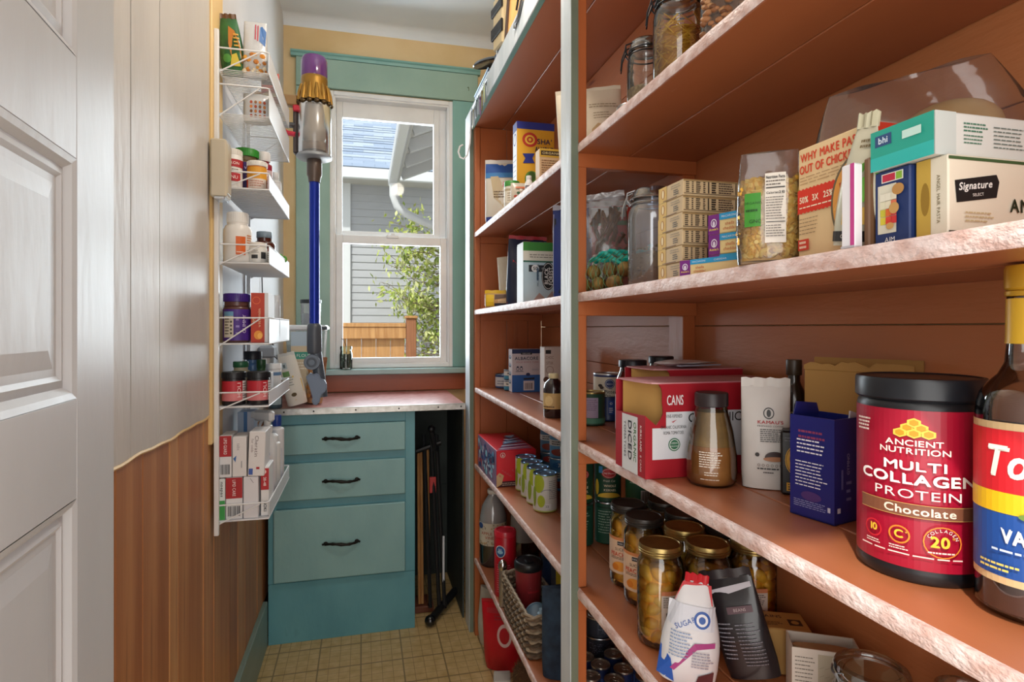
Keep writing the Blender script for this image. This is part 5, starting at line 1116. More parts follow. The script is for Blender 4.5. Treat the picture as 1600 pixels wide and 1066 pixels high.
bottle('mini_bottle', 'tiny white labelled bottle beside the small tan box, top shelf', (.473, 1.668, S1), [(0, 0), (.011, 0), (.012, .002), (.012, .038), (.008, .046), (.007, .050)], WHITEP, capp(.008, .049, .060), m('E4E4E4', .4), face(.47, 1.67), None, lambda p, r, h: (p.rect(-.012, .008, .012, .03, '5A5A6A'), p.bars(-.008, .01, .008, .028, 3, 'E0E0E8', .4)), .0121)
# --- second shelf (S2)
def sackp(c):
    return lambda p, w, h: (p.rect(w * .10, h * .48, w * .40, h * .93, c), p.text('A', -w * .16, h * .56, .022, '2A2622', rot=.12, bold=.0006), p.bars(-w * .05, h * .25, w * .38, h * .36, 3, '8A8072', .3), p.rect(-w * .16, h * .16, -w * .02, h * .24, '4A463E'), p.bars(-w * .3, h * .1, w * .1, h * .14, 1, '6A6258'))
pouch('flour_sack', 'cream paper flour sack with orange block leaning at the far end, second shelf', (.566, 2.17, S2), .125, .195, .060, rich('flour_paper', 'CFC4AE', 'D9CFBC', 8, .65, .15, 30), radians(-24), None, sackp('D4652A'), 81, ry=-.07, top=.45, wr=.003, base=.9)
def chips(p, w, h):
    p.poly([(-w * .46, .006), (w * .30, .006), (w * .2, .06), (-w * .1, .12), (-w * .36, .16)], 'C0202E'); p.poly([(-w * .2, h * .86), (w * .46, h * .84), (w * .44, h * .97), (-w * .1, h * .97)], 'B81E30'); p.ell(-.02, h * .90, .012, .008, 'E8E4E0'); p.rect(w * .05, .02, w * .2, .06, 'E8E4E0')
pouch('chip_bag', 'navy and red crisp bag beside the pale blue juice snack box', (.552, 2.005, S2), .135, .235, .055, m('1E2A48', .28), radians(-12), None, chips, 82, seal='B81E30', wr=.004, ry=.05)
def bf(p, w, h):
    p.rect(-w / 2, h / 2 - .030, w / 2, h / 2, '3E8C3A'); p.rect(-w / 2, h / 2 - .055, w / 2, h / 2 - .026, 'DCDCD0'); p.bars(-w / 2 + .02, h / 2 - .048, w / 2 - .01, h / 2 - .034, 2, '6A6A60', .3); p.rect(-w / 2, h / 2 - .060, w / 2, h / 2 - .055, '2E6A5A'); p.rect(-w / 2, -h / 2, w / 2, h / 2 - .060, rich('icy_blue_print', 'A9C9DA', 'C8DCE6', 4, .4, 0))
    p.rect(-.042, h / 2 - .088, .014, h / 2 - .068, '1E2630'); p.ell(-.022, h / 2 - .078, .012, .011, 'E6EEF2'); p.text('50', -.022, h / 2 - .078, .014, '1E2630', bold=.0004); p.text('CT', .004, h / 2 - .078, .009, 'E6EEF2')
    p.ell(.018, -.010, .021, .042, '1E2226'); p.ell(.018, -.010, .019, .039, 'E8ECEE', inner=.95); p.text('BLACK', .012, -.010, .017, 'F2F4F4', rot=pi / 2, wid=.050, bold=.0005); p.text('FOREST', .026, -.010, .017, 'F2F4F4', rot=pi / 2, wid=.054, bold=.0005)
    p.rect(.042, -.055, .058, .050, '4E9A34'); p.bars(-.018, -.045, -.010, .035, 1, '3A5A78'); p.text('FRUIT SNACKS', -.014, -.008, .008, '30506A', rot=pi / 2, wid=.066); p.poly([(-.035, -h / 2), (-.010, -h / 2 + .03), (.010, -h / 2 + .012), (.030, -h / 2 + .036), (.058, -h / 2 + .004), (.058, -h / 2)], 'B79A94')
carton('fruit_snack_box', 'pale blue fruit snack box with green top and black oval emblem', (.515, 1.705, S2), .118, .07, .180, 'D6DEE4', 0, None, {'front': bf, 'left': lambda p, w, h: p.rect(-w / 2, -h / 2, w / 2, h / 2 - .006, 'DDE4E8')})
pouch('yellow_snack_bag', 'small yellow and brown snack bag lying in front of the flour sack', (.487, 2.075, S2), .125, .050, .045, rich('snackbag', 'B98A54', 'C79A64', 8, .35, .1, 30), radians(-18), None, lambda p, w, h: (p.rect(-w * .46, .004, -w * .22, .046, 'E2B81E'), p.poly([(-w * .2, .028), (w * .2, .036), (w * .24, .046), (-w * .2, .046)], '5A3A22'), p.rect(-w * .2, .004, w * .3, .014, '2E3440'), p.bars(-w * .1, .016, w * .3, .026, 2, 'E8D8B0', .4)), 84, top=.4, wr=.004, seal='E2B81E')
pouch('blue_zip_bag', 'tall dark blue zip bag partly hidden by the shelf post, second shelf', (.548, 1.515, S2), .10, .25, .035, m('1D3A8C', .32), face(.575, 1.5) - .2, None, lambda p, w, h: (p.rect(-w * .48, .02, -w * .46, h * .95, 'C8CCE0'), p.poly([(-w * .46, .02), (-w * .25, .02), (-w * .40, h * .9), (-w * .46, h * .9)], '1E2A3C')), 85, seal='C8CCE0')
# --- third shelf (S3)
def tuna(p, r, h): p.rect(-r * 2.4, h * .15, r * 2.4, h * .80, 'CFCFD2'); p.bars(-r * .8, h * .25, r * .8, h * .6, 2, '7A8490', .4); p.rect(-r * 2.4, h * .80, r * 2.4, h * .9, '2A4A7A')
def tuna2(p, r, h): p.rect(-r * 2.4, h * .45, r * 2.4, h * .86, 'D6D4CC'); p.rect(-r * 2.4, h * .12, r * 2.4, h * .42, '3A8AA8'); p.bars(-r * .7, h * .55, r * .7, h * .75, 1, '3A3A3A', .5)
can('tuna_can', 'single wide tuna can with white label in the far corner, counter-height shelf', (.545, 2.295, S3), .0335, .056, '2A4A7A', face(.54, 2.3), None, tuna, m('7A90A8', .3, .9))
tc = can('tuna_can', 'lower of the two stacked blue and white tuna cans left of the tuna box', (.549, 2.192, S3), .0265, .040, '2E4A6A', face(.55, 2.2), 'two stacked tuna cans', tuna2)
dup(tc, (.549, 2.192, S3 + .0405), face(.55, 2.2) + .2, 'upper of the two stacked blue and white tuna cans left of the tuna box')
def alb(p, w, h):
    p.rect(-w / 2, -h / 2, w / 2, -h / 2 + .064, '2A62AE'); p.rect(-w / 2, h / 2 - .016, w / 2, h / 2, '1E2E5C'); p.rect(-w / 2 + .034, h / 2 - .020, w / 2 - .038, h / 2 - .012, '23252C'); p.text('KIRKLAND', -.002, h / 2 - .016, .006, 'E8E8F0')
    p.text('ALBACORE', -.001, h / 2 - .034, .0165, '22304E', wid=.092, bold=.0005); p.text('SOLID WHITE TUNA', .002, h / 2 - .048, .008, 'B0606A', wid=.088); 
    for dx in (-.036, -.022): p.ell(dx, h / 2 - .073, .006, .007, '22304E', inner=.7); p.ell(dx, h / 2 - .066, .004, .003, '22304E')
    p.rect(-.044, h / 2 - .084, -.014, h / 2 - .082, '22304E'); p.ell(.033, h / 2 - .076, .014, .006, '9AA0B0', inner=.9); p.bars(.022, h / 2 - .08, .044, h / 2 - .073, 1, '9AA0B0'); p.ell(.004, -h / 2 + .066, .008, .006, '1E2E5C'); p.poly([(-.014, -h / 2 + .052), (.030, -h / 2 + .054), (.028, -h / 2 + .047), (-.012, -h / 2 + .046)], '23252C'); p.rect(-.014, -h / 2 + .006, .028, -h / 2 + .042, 'D4CCD0'); p.barcode(-.008, -h / 2 + .011, .022, -h / 2 + .034, '5A3A40')
def albside(p, w, h):
    for i in range(4): v = h / 2 - .030 - i * .031; p.ell(0, v, .016, .0075, '33415E'); p.rect(-.018, v - .018, .018, v - .007, 'D6D6D0'); p.ell(.0, v + .002, .011, .004, '9CB4C8')
carton('tuna_box', 'white and blue albacore tuna multipack box on the counter-height shelf', (.594, 2.150, S3), .115, .056, .160, 'CFC6CC', 0, None, {'front': alb, 'left': albside})
carton('chocolate_stick_box', 'narrow white printed carton behind the soy sauce bottle', (.605, 1.842, S3), .075, .05, .178, 'D4CAC4', 0, None, {'front': lambda p, w, h: (p.rect(-w / 2 + .004, h / 2 - .022, -w / 2 + .022, h / 2 - .010, '2A2628'), p.text('CHOC', -w / 2 + .018, h / 2 - .034, .013, '8A6A5A', wid=.028), p.text('STIX', -w / 2 + .018, h / 2 - .052, .013, '8A6A5A', wid=.024), p.ell(-w / 2 + .018, h / 2 - .075, .013, .013, '8A6A5A', inner=.9), p.ell(-w / 2 + .006, h / 2 - .106, .010, .010, '5A3A2C'), p.ell(-w / 2 + .03, h / 2 - .096, .006, .012, 'B0402E'), p.bars(-w / 2 + .003, -h / 2 + .004, -w / 2 + .02, -h / 2 + .03, 4, '4A4440', .4))})
bottle('soy_sauce_bottle', 'dark soy sauce bottle with pale cap and tan label beside the post', (.497, 1.508, S3), [(0, 0), (.026, 0), (.028, .004), (.028, .076), (.024, .092), (.012, .103), (.010, .106)], m('231418', .18, 0, .5), capp(.0135, .104, .117), m('D9CBA0', .4), face(.5, 1.5) - .5, None, lambda p, r, h: (p.rect(-.05, .024, .05, .066, 'C2A268'), p.ell(.0, .046, .012, .014, 'D8BE86'), p.poly([(-.012, .05), (-.004, .058), (.006, .044), (-.004, .04)], '8A5A2A'), p.bars(-.02, .027, .02, .033, 1, '4A3420')), .0281)
# --- fourth shelf (S4)
t = TH('soda_case', 'red cardboard soft drink case with blue splash printed side', 'box', (.442 + .072, 2.1375, S4))
w_, d_, h_ = .142, .335, .126
G().box(-w_ / 2, -d_ / 2, 0, w_ / 2, d_ / 2, h_, m('CC1E2C', .4), .002).obj('carton', t)
p = PR(fm('front', w_, d_, h_)); p.rect(-w_ / 2, -h_ / 2 + .001, w_ / 2, -h_ / 2 + .020, '3A1418'); p.bars(-w_ / 2 + .02, -h_ / 2 + .004, w_ / 2 - .05, -h_ / 2 + .016, 2, 'B8A898', .4); p.poly([(-w_ / 2, -h_ / 2), (-w_ / 2 + .018, -h_ / 2 + .01), (-w_ / 2 + .026, -h_ / 2 + .04), (-w_ / 2 + .010, -h_ / 2 + .05), (-w_ / 2, -h_ / 2 + .04)], 'B89A70'); p.ell(-w_ / 2 + .022, h_ / 2 - .016, .009, .009, 'D8C8C0', inner=.8); p.poly([(-w_ / 2 + .022, h_ / 2 - .011), (-w_ / 2 + .018, h_ / 2 - .02), (-w_ / 2 + .026, h_ / 2 - .02)], 'D8C8C0')
for i in range(7): p.ell(-w_ / 2 + .012 + .009 * i, -h_ / 2 + .030 + .006 * ((i * 3) % 4), .0045, .012, 'C24A50', a0=.3, a1=2.4, inner=.7)
p.obj(t)
p = PR(fm('left', w_, d_, h_)); rg = random.Random(6)
p.rect(-d_ / 2, -h_ / 2, d_ / 2, h_ / 2, '8A6E8C')
for i in range(70): p.ell(rg.uniform(-d_ / 2 + .02, d_ / 2 - .02), rg.uniform(-h_ / 2 + .015, h_ / 2 - .015), rg.uniform(.005, .02), rg.uniform(.004, .013), rg.choice(('6AA0C4', 'A8D0E0', '3A5A94', 'C04A5A', 'D8DCE8', '2A4A7C', '8ABCD0')), n=9)
p.text('POP', .09, .02, .045, '26365E', bold=.0015); p.obj(t)
p = PR(fm('top', w_, d_, h_)); [p.poly([(-.07 + .01 * i, -.16 + .02 * i), (.06, -.14 + .022 * i), (.066, -.132 + .022 * i), (-.05 + .006 * i, -.148 + .022 * i)], ('5A8AB4', 'B8D0E4', '2A3A70', 'C8D4E8', '7A2A3C')[i % 5]) for i in range(12)]; p.obj(t)
def lime(p, r, h): p.rect(-r * 2.8, .006, r * 2.8, h - .006, 'CFCFC8'); p.ell(-.022, h * .76, .018, .028, 'A6B82E'); p.ell(-.014, h * .30, .012, .018, 'A6B82E'); p.ell(.004, h * .50, .020, .013, '8E9098', inner=.85, a0=.5, a1=2.8); p.bars(.010, h * .35, .048, h * .85, 10, '6A6A72', .3); p.rect(.0, h * .10, .016, h * .24, 'DCDCDC'); p.text('33', .004, h * .17, .010, '3A3A3A'); p.ell(-.038, h * .4, .008, .03, '8AA030')
LTOP = m('7FA6C8', .25, .7)
lc = can('coconut_milk_can', 'lime green and white can farthest along the row by the soda case', (.5365, 1.928, S4), .0365, .113, 'B9C468', face(.53, 1.93), 'four lime green and white cans in a row', lime, LTOP)
for (x, y), lb in zip(((.5345, 1.8505), (.533, 1.774), (.5325, 1.698)), ('second lime green and white can from the soda case', 'third lime green and white can from the soda case', 'nearest lime green and white can, beside the shelf post')): dup(lc, (x, y, S4), face(x, y) + rnd.uniform(-.3, .3), lb)
def tall(c1, c2): return lambda p, r, h: (p.rect(-r * 2.4, h * .04, r * 2.4, h * .96, c2), p.ell(0, h * .80, r * .75, h * .10, c1), p.text('7', 0, h * .80, .018, 'EDE6DC', bold=.0006), p.rect(-r * 1.4, h * .40, r * 1.4, h * .58, 'C8C8C0'), p.bars(-r * .8, h * .42, r * .8, h * .56, 2, '3A3A44', .5), p.ell(0, h * .20, r * .9, h * .11, '8A3A2A'))
can('bean_can', 'blue and red labelled can on the back stack behind the lime cans', (.645, 2.005, S4), .033, .108, '35506A', face(.64, 2.0), 'cans stacked behind the lime cans', tall('B03A34', '4A6A80'))
can('bean_can', 'upper blue and red labelled can behind the lime green cans', (.645, 2.005, S4 + .1086), .033, .108, '35506A', face(.64, 2.0), 'cans stacked behind the lime cans', tall('B8403A', '4F7490'))
can('bean_can', 'lower pale blue labelled can behind the third lime can', (.648, 1.905, S4), .033, .108, '3E6A9A', face(.65, 1.9), 'cans stacked behind the lime cans', tall('2E6AA8', '4A86B8'))
can('bean_can', 'upper pale blue labelled can touching the shelf above', (.648, 1.905, S4 + .1086), .033, .108, '3E6A9A', face(.65, 1.9), 'cans stacked behind the lime cans', tall('2E6AA8', '5A94BC'))
can('bean_can', 'lower green labelled can behind the nearest lime can', (.642, 1.775, S4), .033, .108, '2E4A3E', face(.64, 1.77), 'cans stacked behind the lime cans', tall('B87A34', '3A5A50'))
can('bean_can', 'upper green and tan labelled can near the post above the lime cans', (.642, 1.775, S4 + .1086), .033, .108, '2E4A3E', face(.64, 1.77), 'cans stacked behind the lime cans', tall('C88A44', '4A6A60'))
# --- bottom shelf (S5)
def vinegar(label, x, y, r, h, lab):
    t = TH('vinegar_jug', label, 'jug', (x, y, S5), face(x, y))
    G().lathe([(0, 0), (r * .93, 0), (r, .006), (r, h * .362)], clear('jug_clear', 'F4F4F2', .3, .1), 32).obj('lower_body', t)
    G().lathe([(r, h * .362), (r, h * .56), (r * .97, h * .66), (r * .80, h * .79), (r * .48, h * .89), (r * .34, h * .93), (r * .34, h * .96)], clear('jug_plastic', 'E6E6E2', .3, .15, 0, 10, .34), 32).obj('jug_body', t)
    G().lathe([(0, .004), (r * .9, .004), (r * .96, .008), (r * .96, h * .36), (0, h * .362)], m('1E1A22', .2), 28).obj('vinegar', t)
    G().lathe(capp(r * .42, h * .945, h), m('D8D4C8', .4), 24).obj('cap', t)
    if lab:
        p = PR(cm(r), True); p.rect(-r * 2.0, h * .285, r * 2.0, h * .585, 'CFC7B4')
        rg = random.Random(2); [p.ell(rg.uniform(-r * 1.2, r * 1.2), rg.choice((rg.uniform(h * .30, h * .35), rg.uniform(h * .49, h * .57))), .003, .003, rg.choice(('A8A08C', '9A9078', 'B8945A')), n=7) for _ in range(60)]
        p.text('APPLE CIDER', .0, h * .455, .0155, 'A8583C', wid=r * 1.75, bold=.0005); p.text('VINEGAR', .003, h * .400, .0155, 'A8583C', wid=r * 1.25, bold=.0005); p.ell(-r * .95, h * .55, .012, .012, '24447A'); p.obj(t)
vinegar('apple cider vinegar jug with speckled label at the far end, bottom shelf', .498, 2.278, .0535, .292, True)
vinegar('unlabelled smoky jug behind the red canister, bottom shelf', .610, 2.215, .056, .30, False)
t = TH('wipes_canister', 'tall red canister with blue round emblem on the bottom shelf', 'canister', (.482, 2.006, S5), face(.48, 2.0))
R = .0385
G().lathe([(0, 0), (R * .97, 0), (R, .003), (R, .205), (R * .98, .207)], m('B81528', .35), 36).obj('body', t); G().lathe([(R * .98, .205), (R * 1.02, .206), (R * 1.02, .218), (R * .96, .224), (R * .80, .225), (R * .78, .221), (R * .3, .221), (0, .222)], m('C8283A', .3), 36).obj('lid', t)
p = PR(cm(R), True); p.ell(-.018, .158, .019, .021, 'D8DCE0'); p.ell(-.018, .158, .0165, .0185, '2A5A94'); p.ell(-.018, .156, .011, .006, '9AC4D8'); p.text('SEA', -.018, .165, .008, 'E8EEF2'); p.bars(-.03, .015, .022, .115, 13, 'D88A94', .3); p.obj(t)
t = bottle('steel_shaker', 'slim brushed steel bottle with domed top between canister and basket', (.452, 1.915, S5), [(0, 0), (.0115, 0), (.0125, .002), (.0125, .120), (.0115, .124)], m('A9A296', .35, .8), [(.0125, .122), (.0145, .126), (.0150, .136), (.0125, .147), (.007, .153), (0, .155)], m('C6C4C0', .2, 1.0))
# wicker basket and what it holds
bs = TH('wicker_basket', 'brown woven wicker basket on the bottom shelf by the post', 'basket', (.500, 1.728, S5))
WK = [rich('wicker_' + c, c, d, 40, .6, .3, 90) for c, d in (('62503E', '7E6852'), ('43362A', '5E4C3A'), ('8C7A66', 'A8967E'))]
bw, bl, bh = .112, .322, .122
per = []
def rrect(w, l, r, n=5):
    P_ = []
    for (cx, cy, a0) in ((w / 2 - r, l / 2 - r, 0), (-w / 2 + r, l / 2 - r, pi / 2), (-w / 2 + r, -l / 2 + r, pi), (w / 2 - r, -l / 2 + r, 3 * pi / 2)):
        for k in range(n + 1): a = a0 + pi / 2 * k / n; P_.append((cx + r * cos(a), cy + r * sin(a)))
    return P_
def resample(P_, n):
    L = [0]
    for a, b in zip(P_, P_[1:] + P_[:1]): L.append(L[-1] + math.dist(a, b))
    out = []; j = 0
    for i in range(n):
        d = L[-1] * i / n
        while L[j + 1] < d: j += 1
        a, b = P_[j], P_[(j + 1) % len(P_)]; q = (d - L[j]) / max(1e-9, L[j + 1] - L[j]); out.append((a[0] + (b[0] - a[0]) * q, a[1] + (b[1] - a[1]) * q))
    return out
NS = 56
for r_ in range(13):
    k = r_ / 12; base = resample(rrect(bw * (.90 + .10 * k), bl * (.92 + .08 * k), .02), NS * 3); pts = []
    for i, (x, y) in enumerate(base):
        nrm = Vector((x, y * .3)).normalized(); o_ = .0034 * sin(2 * pi * (i / 6.0) + pi * r_); pts.append((x + nrm.x * o_, y + nrm.y * o_, .0072 + r_ * .0092 + .0012 * sin(i * .9)))
    G().tube(pts, .0052, WK[r_ % 3], 6, True).obj('weave_strand', bs)
g = G()
for (x, y) in resample(rrect(bw * .94, bl * .95, .02), NS): g.tube([(x * .96, y * .97, .004), (x * 1.02, y * 1.02, bh)], .0022, WK[1], 5)
g.obj('stake', bs, stuff=True)
g = G(); base = resample(rrect(bw, bl, .02), 140)
for ph in (0, pi): g.tube([(x + .003 * cos(i * .55 + ph) * (x / bw), y + .003 * cos(i * .55 + ph) * (y / bl), bh + .002 + .004 * sin(i * .55 + ph)) for i, (x, y) in enumerate(base)], .0042, WK[2], 6, True)
g.obj('braided_rim', bs); G().box(-bw * .45, -bl * .46, .001, bw * .45, bl * .46, .005, WK[1], .002).obj('basket_base', bs)
def tumbler(label, x, y, r, h, col, lidc, rx, ry, fn=None):
    t = TH('tumbler', label, 'tumbler', (x, y, S5 + .012), 0, None, rx, ry)
    G().lathe([(0, 0), (r * .82, 0), (r * .85, .004), (r, h * .80), (r, h * .83)], m(col, .3), 32).obj('body', t)
    G().lathe([(r * .98, h * .80), (r * 1.06, h * .82), (r * 1.08, h * .90), (r * 1.02, h * .93), (r * .94, h * .94), (r * .90, h * .92), (0, h * .92)], m(lidc, .35), 36).obj('lid', t)
    g = G(); g.box(-r * .3, -r * .5, h * .915, r * .3, r * .1, h * .945, m(lidc, .3), .003); g.obj('slider', t)
    if fn: p = PR(cm(r * .93), True); fn(p, r, h); p.obj(t)
tumbler('red and grey travel tumbler with black lid in the wicker basket', .502, 1.775, .042, .205, '8A2A2E', '1E2024', 0, 0, lambda p, r, h: (p.rect(-.05, h * .55, -.012, h * .78, 'C8C4C0'), p.rect(-.012, h * .50, .026, h * .78, 'B02A34'), p.rect(.026, h * .60, .045, h * .78, 'D8D4D0'), p.rect(-.01, h * .58, .006, h * .74, 'D8D4D0')))
tumbler('smaller tumbler with navy blue lid behind the black-lidded one', .588, 1.815, .030, .215, '2A3A5A', '22344E', 0, 0)
t = TH('glass_storage_tub', 'round clear food tub on edge at the near end of the basket', 'tub', (.500, 1.668, S5 + .075), radians(-20), None, radians(60))
G().lathe([(0, 0), (.028, 0), (.031, .004), (.034, .030)], PLAST, 32).obj('tub_body', t); G().lathe([(.034, .028), (.037, .029), (.037, .035), (.034, .036), (.030, .034), (0, .034)], m('5F7E94', .3), 32).obj('lid', t)
t = bottle('white_dropper_bottle', 'small white bottle with pale blue spray top in the basket corner', (.487, 1.592, S5 + .012), [(0, 0), (.013, 0), (.014, .002), (.014, .088), (.009, .096)], m('D4D0C8', .4), [(.009, .094), (.011, .096), (.011, .112), (.006, .116), (.006, .124), (0, .124)], m('9CB8C8', .35))
pouch('navy_fabric_bag', 'dark navy cloth bag stuffed upright beside the basket and post', (.505, 1.497, S5), .085, .235, .055, rich('navy_cloth', '1C2A3C', '2C4258', 30, .85, .5, 60), face(.58, 1.48), None, None, 91, wr=.006, top=.35, base=.9)
carton('yellow_tin_box', 'small bright yellow topped box behind the navy cloth bag', (.590, 1.700, S5), .062, .05, .212, '3A4A5A', 0, None, {'front': lambda p, w, h: (p.rect(-w / 2, h / 2 - .05, w / 2, h / 2, 'C8BE2E'), p.bars(-w / 2 + .01, -.02, w / 2 - .01, .03, 3, '9AA4B0', .3))})
# --- on the floor under the bottom shelf
def redb(p, w, h): p.rect(-w * .42, h * .86, w * .4, h * .93, 'A8101E'); p.ell(-w * .15, h * .56, .027, .038, 'D8B8B4', n=30, inner=.70); p.bars(-w * .30, h * .76, w * .10, h * .84, 2, '8E1424', .4)
pouch('red_food_bag', 'glossy red dog food bag slumped on the floor under the bottom shelf', (.548, 2.075, .0), .25, .235, .095, rich('glossy_red_bag', 'B01020', 'C01828', 6, .22, .1, 20), radians(-24), None, redb, 95, seal='A8101E', wr=.004, top=.12, ry=-.05)
pouch('white_paper_sack', 'rumpled white paper sack on the floor at the far post', (.492, 2.262, 0), .13, .215, .085, rich('white_sack', 'B9B4A6', 'C9C4B8', 10, .75, .3, 30), radians(-58), None, None, 96, wr=.006, top=.3)
t = TH('coir_brush', 'shaggy brown coir brush head on the floor under the bottom shelf', 'brush', (.530, 1.845, .02))
g = G(); rg = random.Random(12); cs = [m(c, .9) for c in ('6A4A2C', '7E5A38', '553A22', '8E6C48')]
g.sphere((0, 0, .085), .060, cs[2], 14, 10, (1, 1, .9))
for i in range(1500):
    d = Vector((rg.gauss(0, 1), rg.gauss(0, 1), rg.gauss(0, 1))).normalized(); b = Vector((d.x * .054, d.y * .054, .085 + d.z * .050)); e = b + d * rg.uniform(.010, .018) + Vector((rg.uniform(-.010, .010),) * 3)
    s_ = d.orthogonal().normalized() * .0011; g.add([b - s_, b + s_, e], [(0, 1, 2)], rg.choice(cs))
g.obj('bristles', t, stuff=True); G().tube([(0, -.03, .06), (.02, -.12, .035), (.04, -.22, -.004)], .009, m('8A6A48', .6), 8).obj('handle', t)
carton('white_floor_box', 'plain white plastic box on the floor in front of the red bag', (.452, 1.925, 0), .058, .06, .075, 'B7B2A8', radians(-12), None, {'front': lambda p, w, h: (p.rect(-w / 2 + .008, -h / 2 + .008, -w / 2 + .022, -h / 2 + .03, '2A2622'), p.bars(-.004, -h / 2 + .01, .022, -h / 2 + .03, 3, '8A8478', .3))}, .5, .004)
# --- on top of the unit and hung on its trim
ZT = 2.082
t = TH('black_pot_lid', 'black rounded lid resting on edge of trim above the window side', 'lid', (.440, 2.075, 2.205), 0, None, radians(8), radians(-14))
G().lathe([(0, .012), (.03, .011), (.055, .004), (.062, -.004), (.060, -.008), (.05, -.004), (0, .002)], BLACKG, 36).obj('lid_body', t); 
t2 = TH('slicer', 'upright blue and grey kitchen slicer standing on top of the shelving', 'slicer', (.489, 1.965, ZT + .001), radians(8))
g = G(); g.box(-.04, -.05, 0, .06, .05, .12, m('3C5470', .35), .006); g.obj('body', t2); g = G(); g.box(-.046, -.044, .12, .045, .044, .30, m('C6B48E', .45), .006); g.obj('upper_body', t2); g = G(); g.box(-.052, -.05, .16, -.044, .05, .20, BLACK, .002); g.obj('blade_guard', t2); g = G(); g.box(-.052, -.05, .24, -.044, .05, .27, BLACK, .002); g.obj('clamp', t2); g = G(); g.tube([(-.045, -.03, .02), (-.05, -.01, .06), (-.047, .0, .11)], .004, STEEL, 6); g.obj('wire_guard', t2)
t = TH('cutting_board', 'tan wooden cutting board with dark edge standing upright on the shelving', 'board', (.512, 1.855, ZT + .0065), radians(4), None, 0, radians(4))
g = G(); g.box(-.07, -.012, 0, .09, .012, .46, rich('board_wood', 'C49A5E', 'D4AE74', 10, .5, .1, 50, (5, 5, .5)), .006); g.obj('board_body', t); g = G(); g.box(-.074, -.0125, .02, -.0695, .0125, .44, m('4A2E1A', .5), .002); g.obj('dark_edge', t); G().lathe([(0, 0), (.028, 0), (.028, .003), (.018, .004), (0, .004)], m('C9B48A', .5), 24, (0, 0, 0), Matrix.Translation((0, -.0122, .16)) @ Matrix.Rotation(pi / 2, 4, 'X')).obj('round_mark', t)
t = TH('ladle', 'stainless ladle with black ring hanging over the trim near the board', 'ladle', (.4165, 1.52, 2.125))
g = G(); g.tube([(-.001, .09, -.020), (-.001, .05, -.018), (-.002, .0, .02), (-.002, -.05, .07), (-.002, -.10, .13)], .004, STEEL, 8, rs=[.004, .005, .004, .004, .005]); g.obj('handle', t); G().sphere((.0, .095, -.022), .010, STEEL, 14, 8, (.45, 1, 1)).obj('hook_end', t); G().tube([(-.0045, .06, .004), (-.0045, .02, .045), (-.0045, -.03, .10)], .003, BLACK, 6).obj('grip', t)
t = TH('dark_tray', 'thin dark blue tray edge lying along the top of the trim', 'tray', (.425, 2.115, 2.1345))
G().box(-.006, -.12, 0, .10, .14, .012, m('22304A', .35), .003).obj('tray_body', t); G().box(-.008, -.12, .010, -.003, .14, .016, m('7E94A8', .3, .5), .001).obj('tray_rim', t)
t = TH('key_bunch', 'bunch of silver keys and clips hanging along the pale trim', 'keys', (.4130, 2.13, 2.088))
rg = random.Random(4)
for i in range(9):
    y = -.14 + .034 * i; z0 = .012 * sin(i * 1.7); mt_ = (DSTEEL, m('A8B088', .35, .3), m('7A6C3A', .3, .8), m('5A2A5A', .4), DSTEEL, m('3E4A4E', .35, .6), DSTEEL, m('8E8A76', .3, .9), m('4A5054', .35, .7))[i]
    g = G(); g.tube([(-.003, y + .008 * cos(a), z0 + .008 * sin(a)) for a in [2 * pi * k / 12 for k in range(12)]], .0016, mt_, 5, True); a = rg.uniform(-.5, .5)
    g.prism([(y - .008 + sin(a) * .0, z0 - .008), (y + .008, z0 - .008), (y + .007 + .03 * sin(a), z0 - .056), (y + .030 * sin(a), z0 - .066), (y - .005 + .03 * sin(a), z0 - .056)], -.0055, -.0025, mt_, 'yz'); g.obj('key', t)
G().tube([(-.002, -.15, .012), (-.002, 0, .016), (-.002, .15, .010)], .0018, STEEL, 6).obj('key_rail', t)
t = TH('white_hook', 'white plastic ring hook hanging from the end of the pale trim', 'hook', (.414, 2.32, 1.955))
G().tube([(.002, .0, .16), (.002, 0, .09), (-.002, 0, .03), (-.012, 0, -.018), (-.026, 0, -.034), (-.041, 0, -.028), (-.048, 0, -.008), (-.042, 0, .014), (-.030, 0, .022)], .0036, m('E4E6E8', .35), 8).obj('hook_body', t)

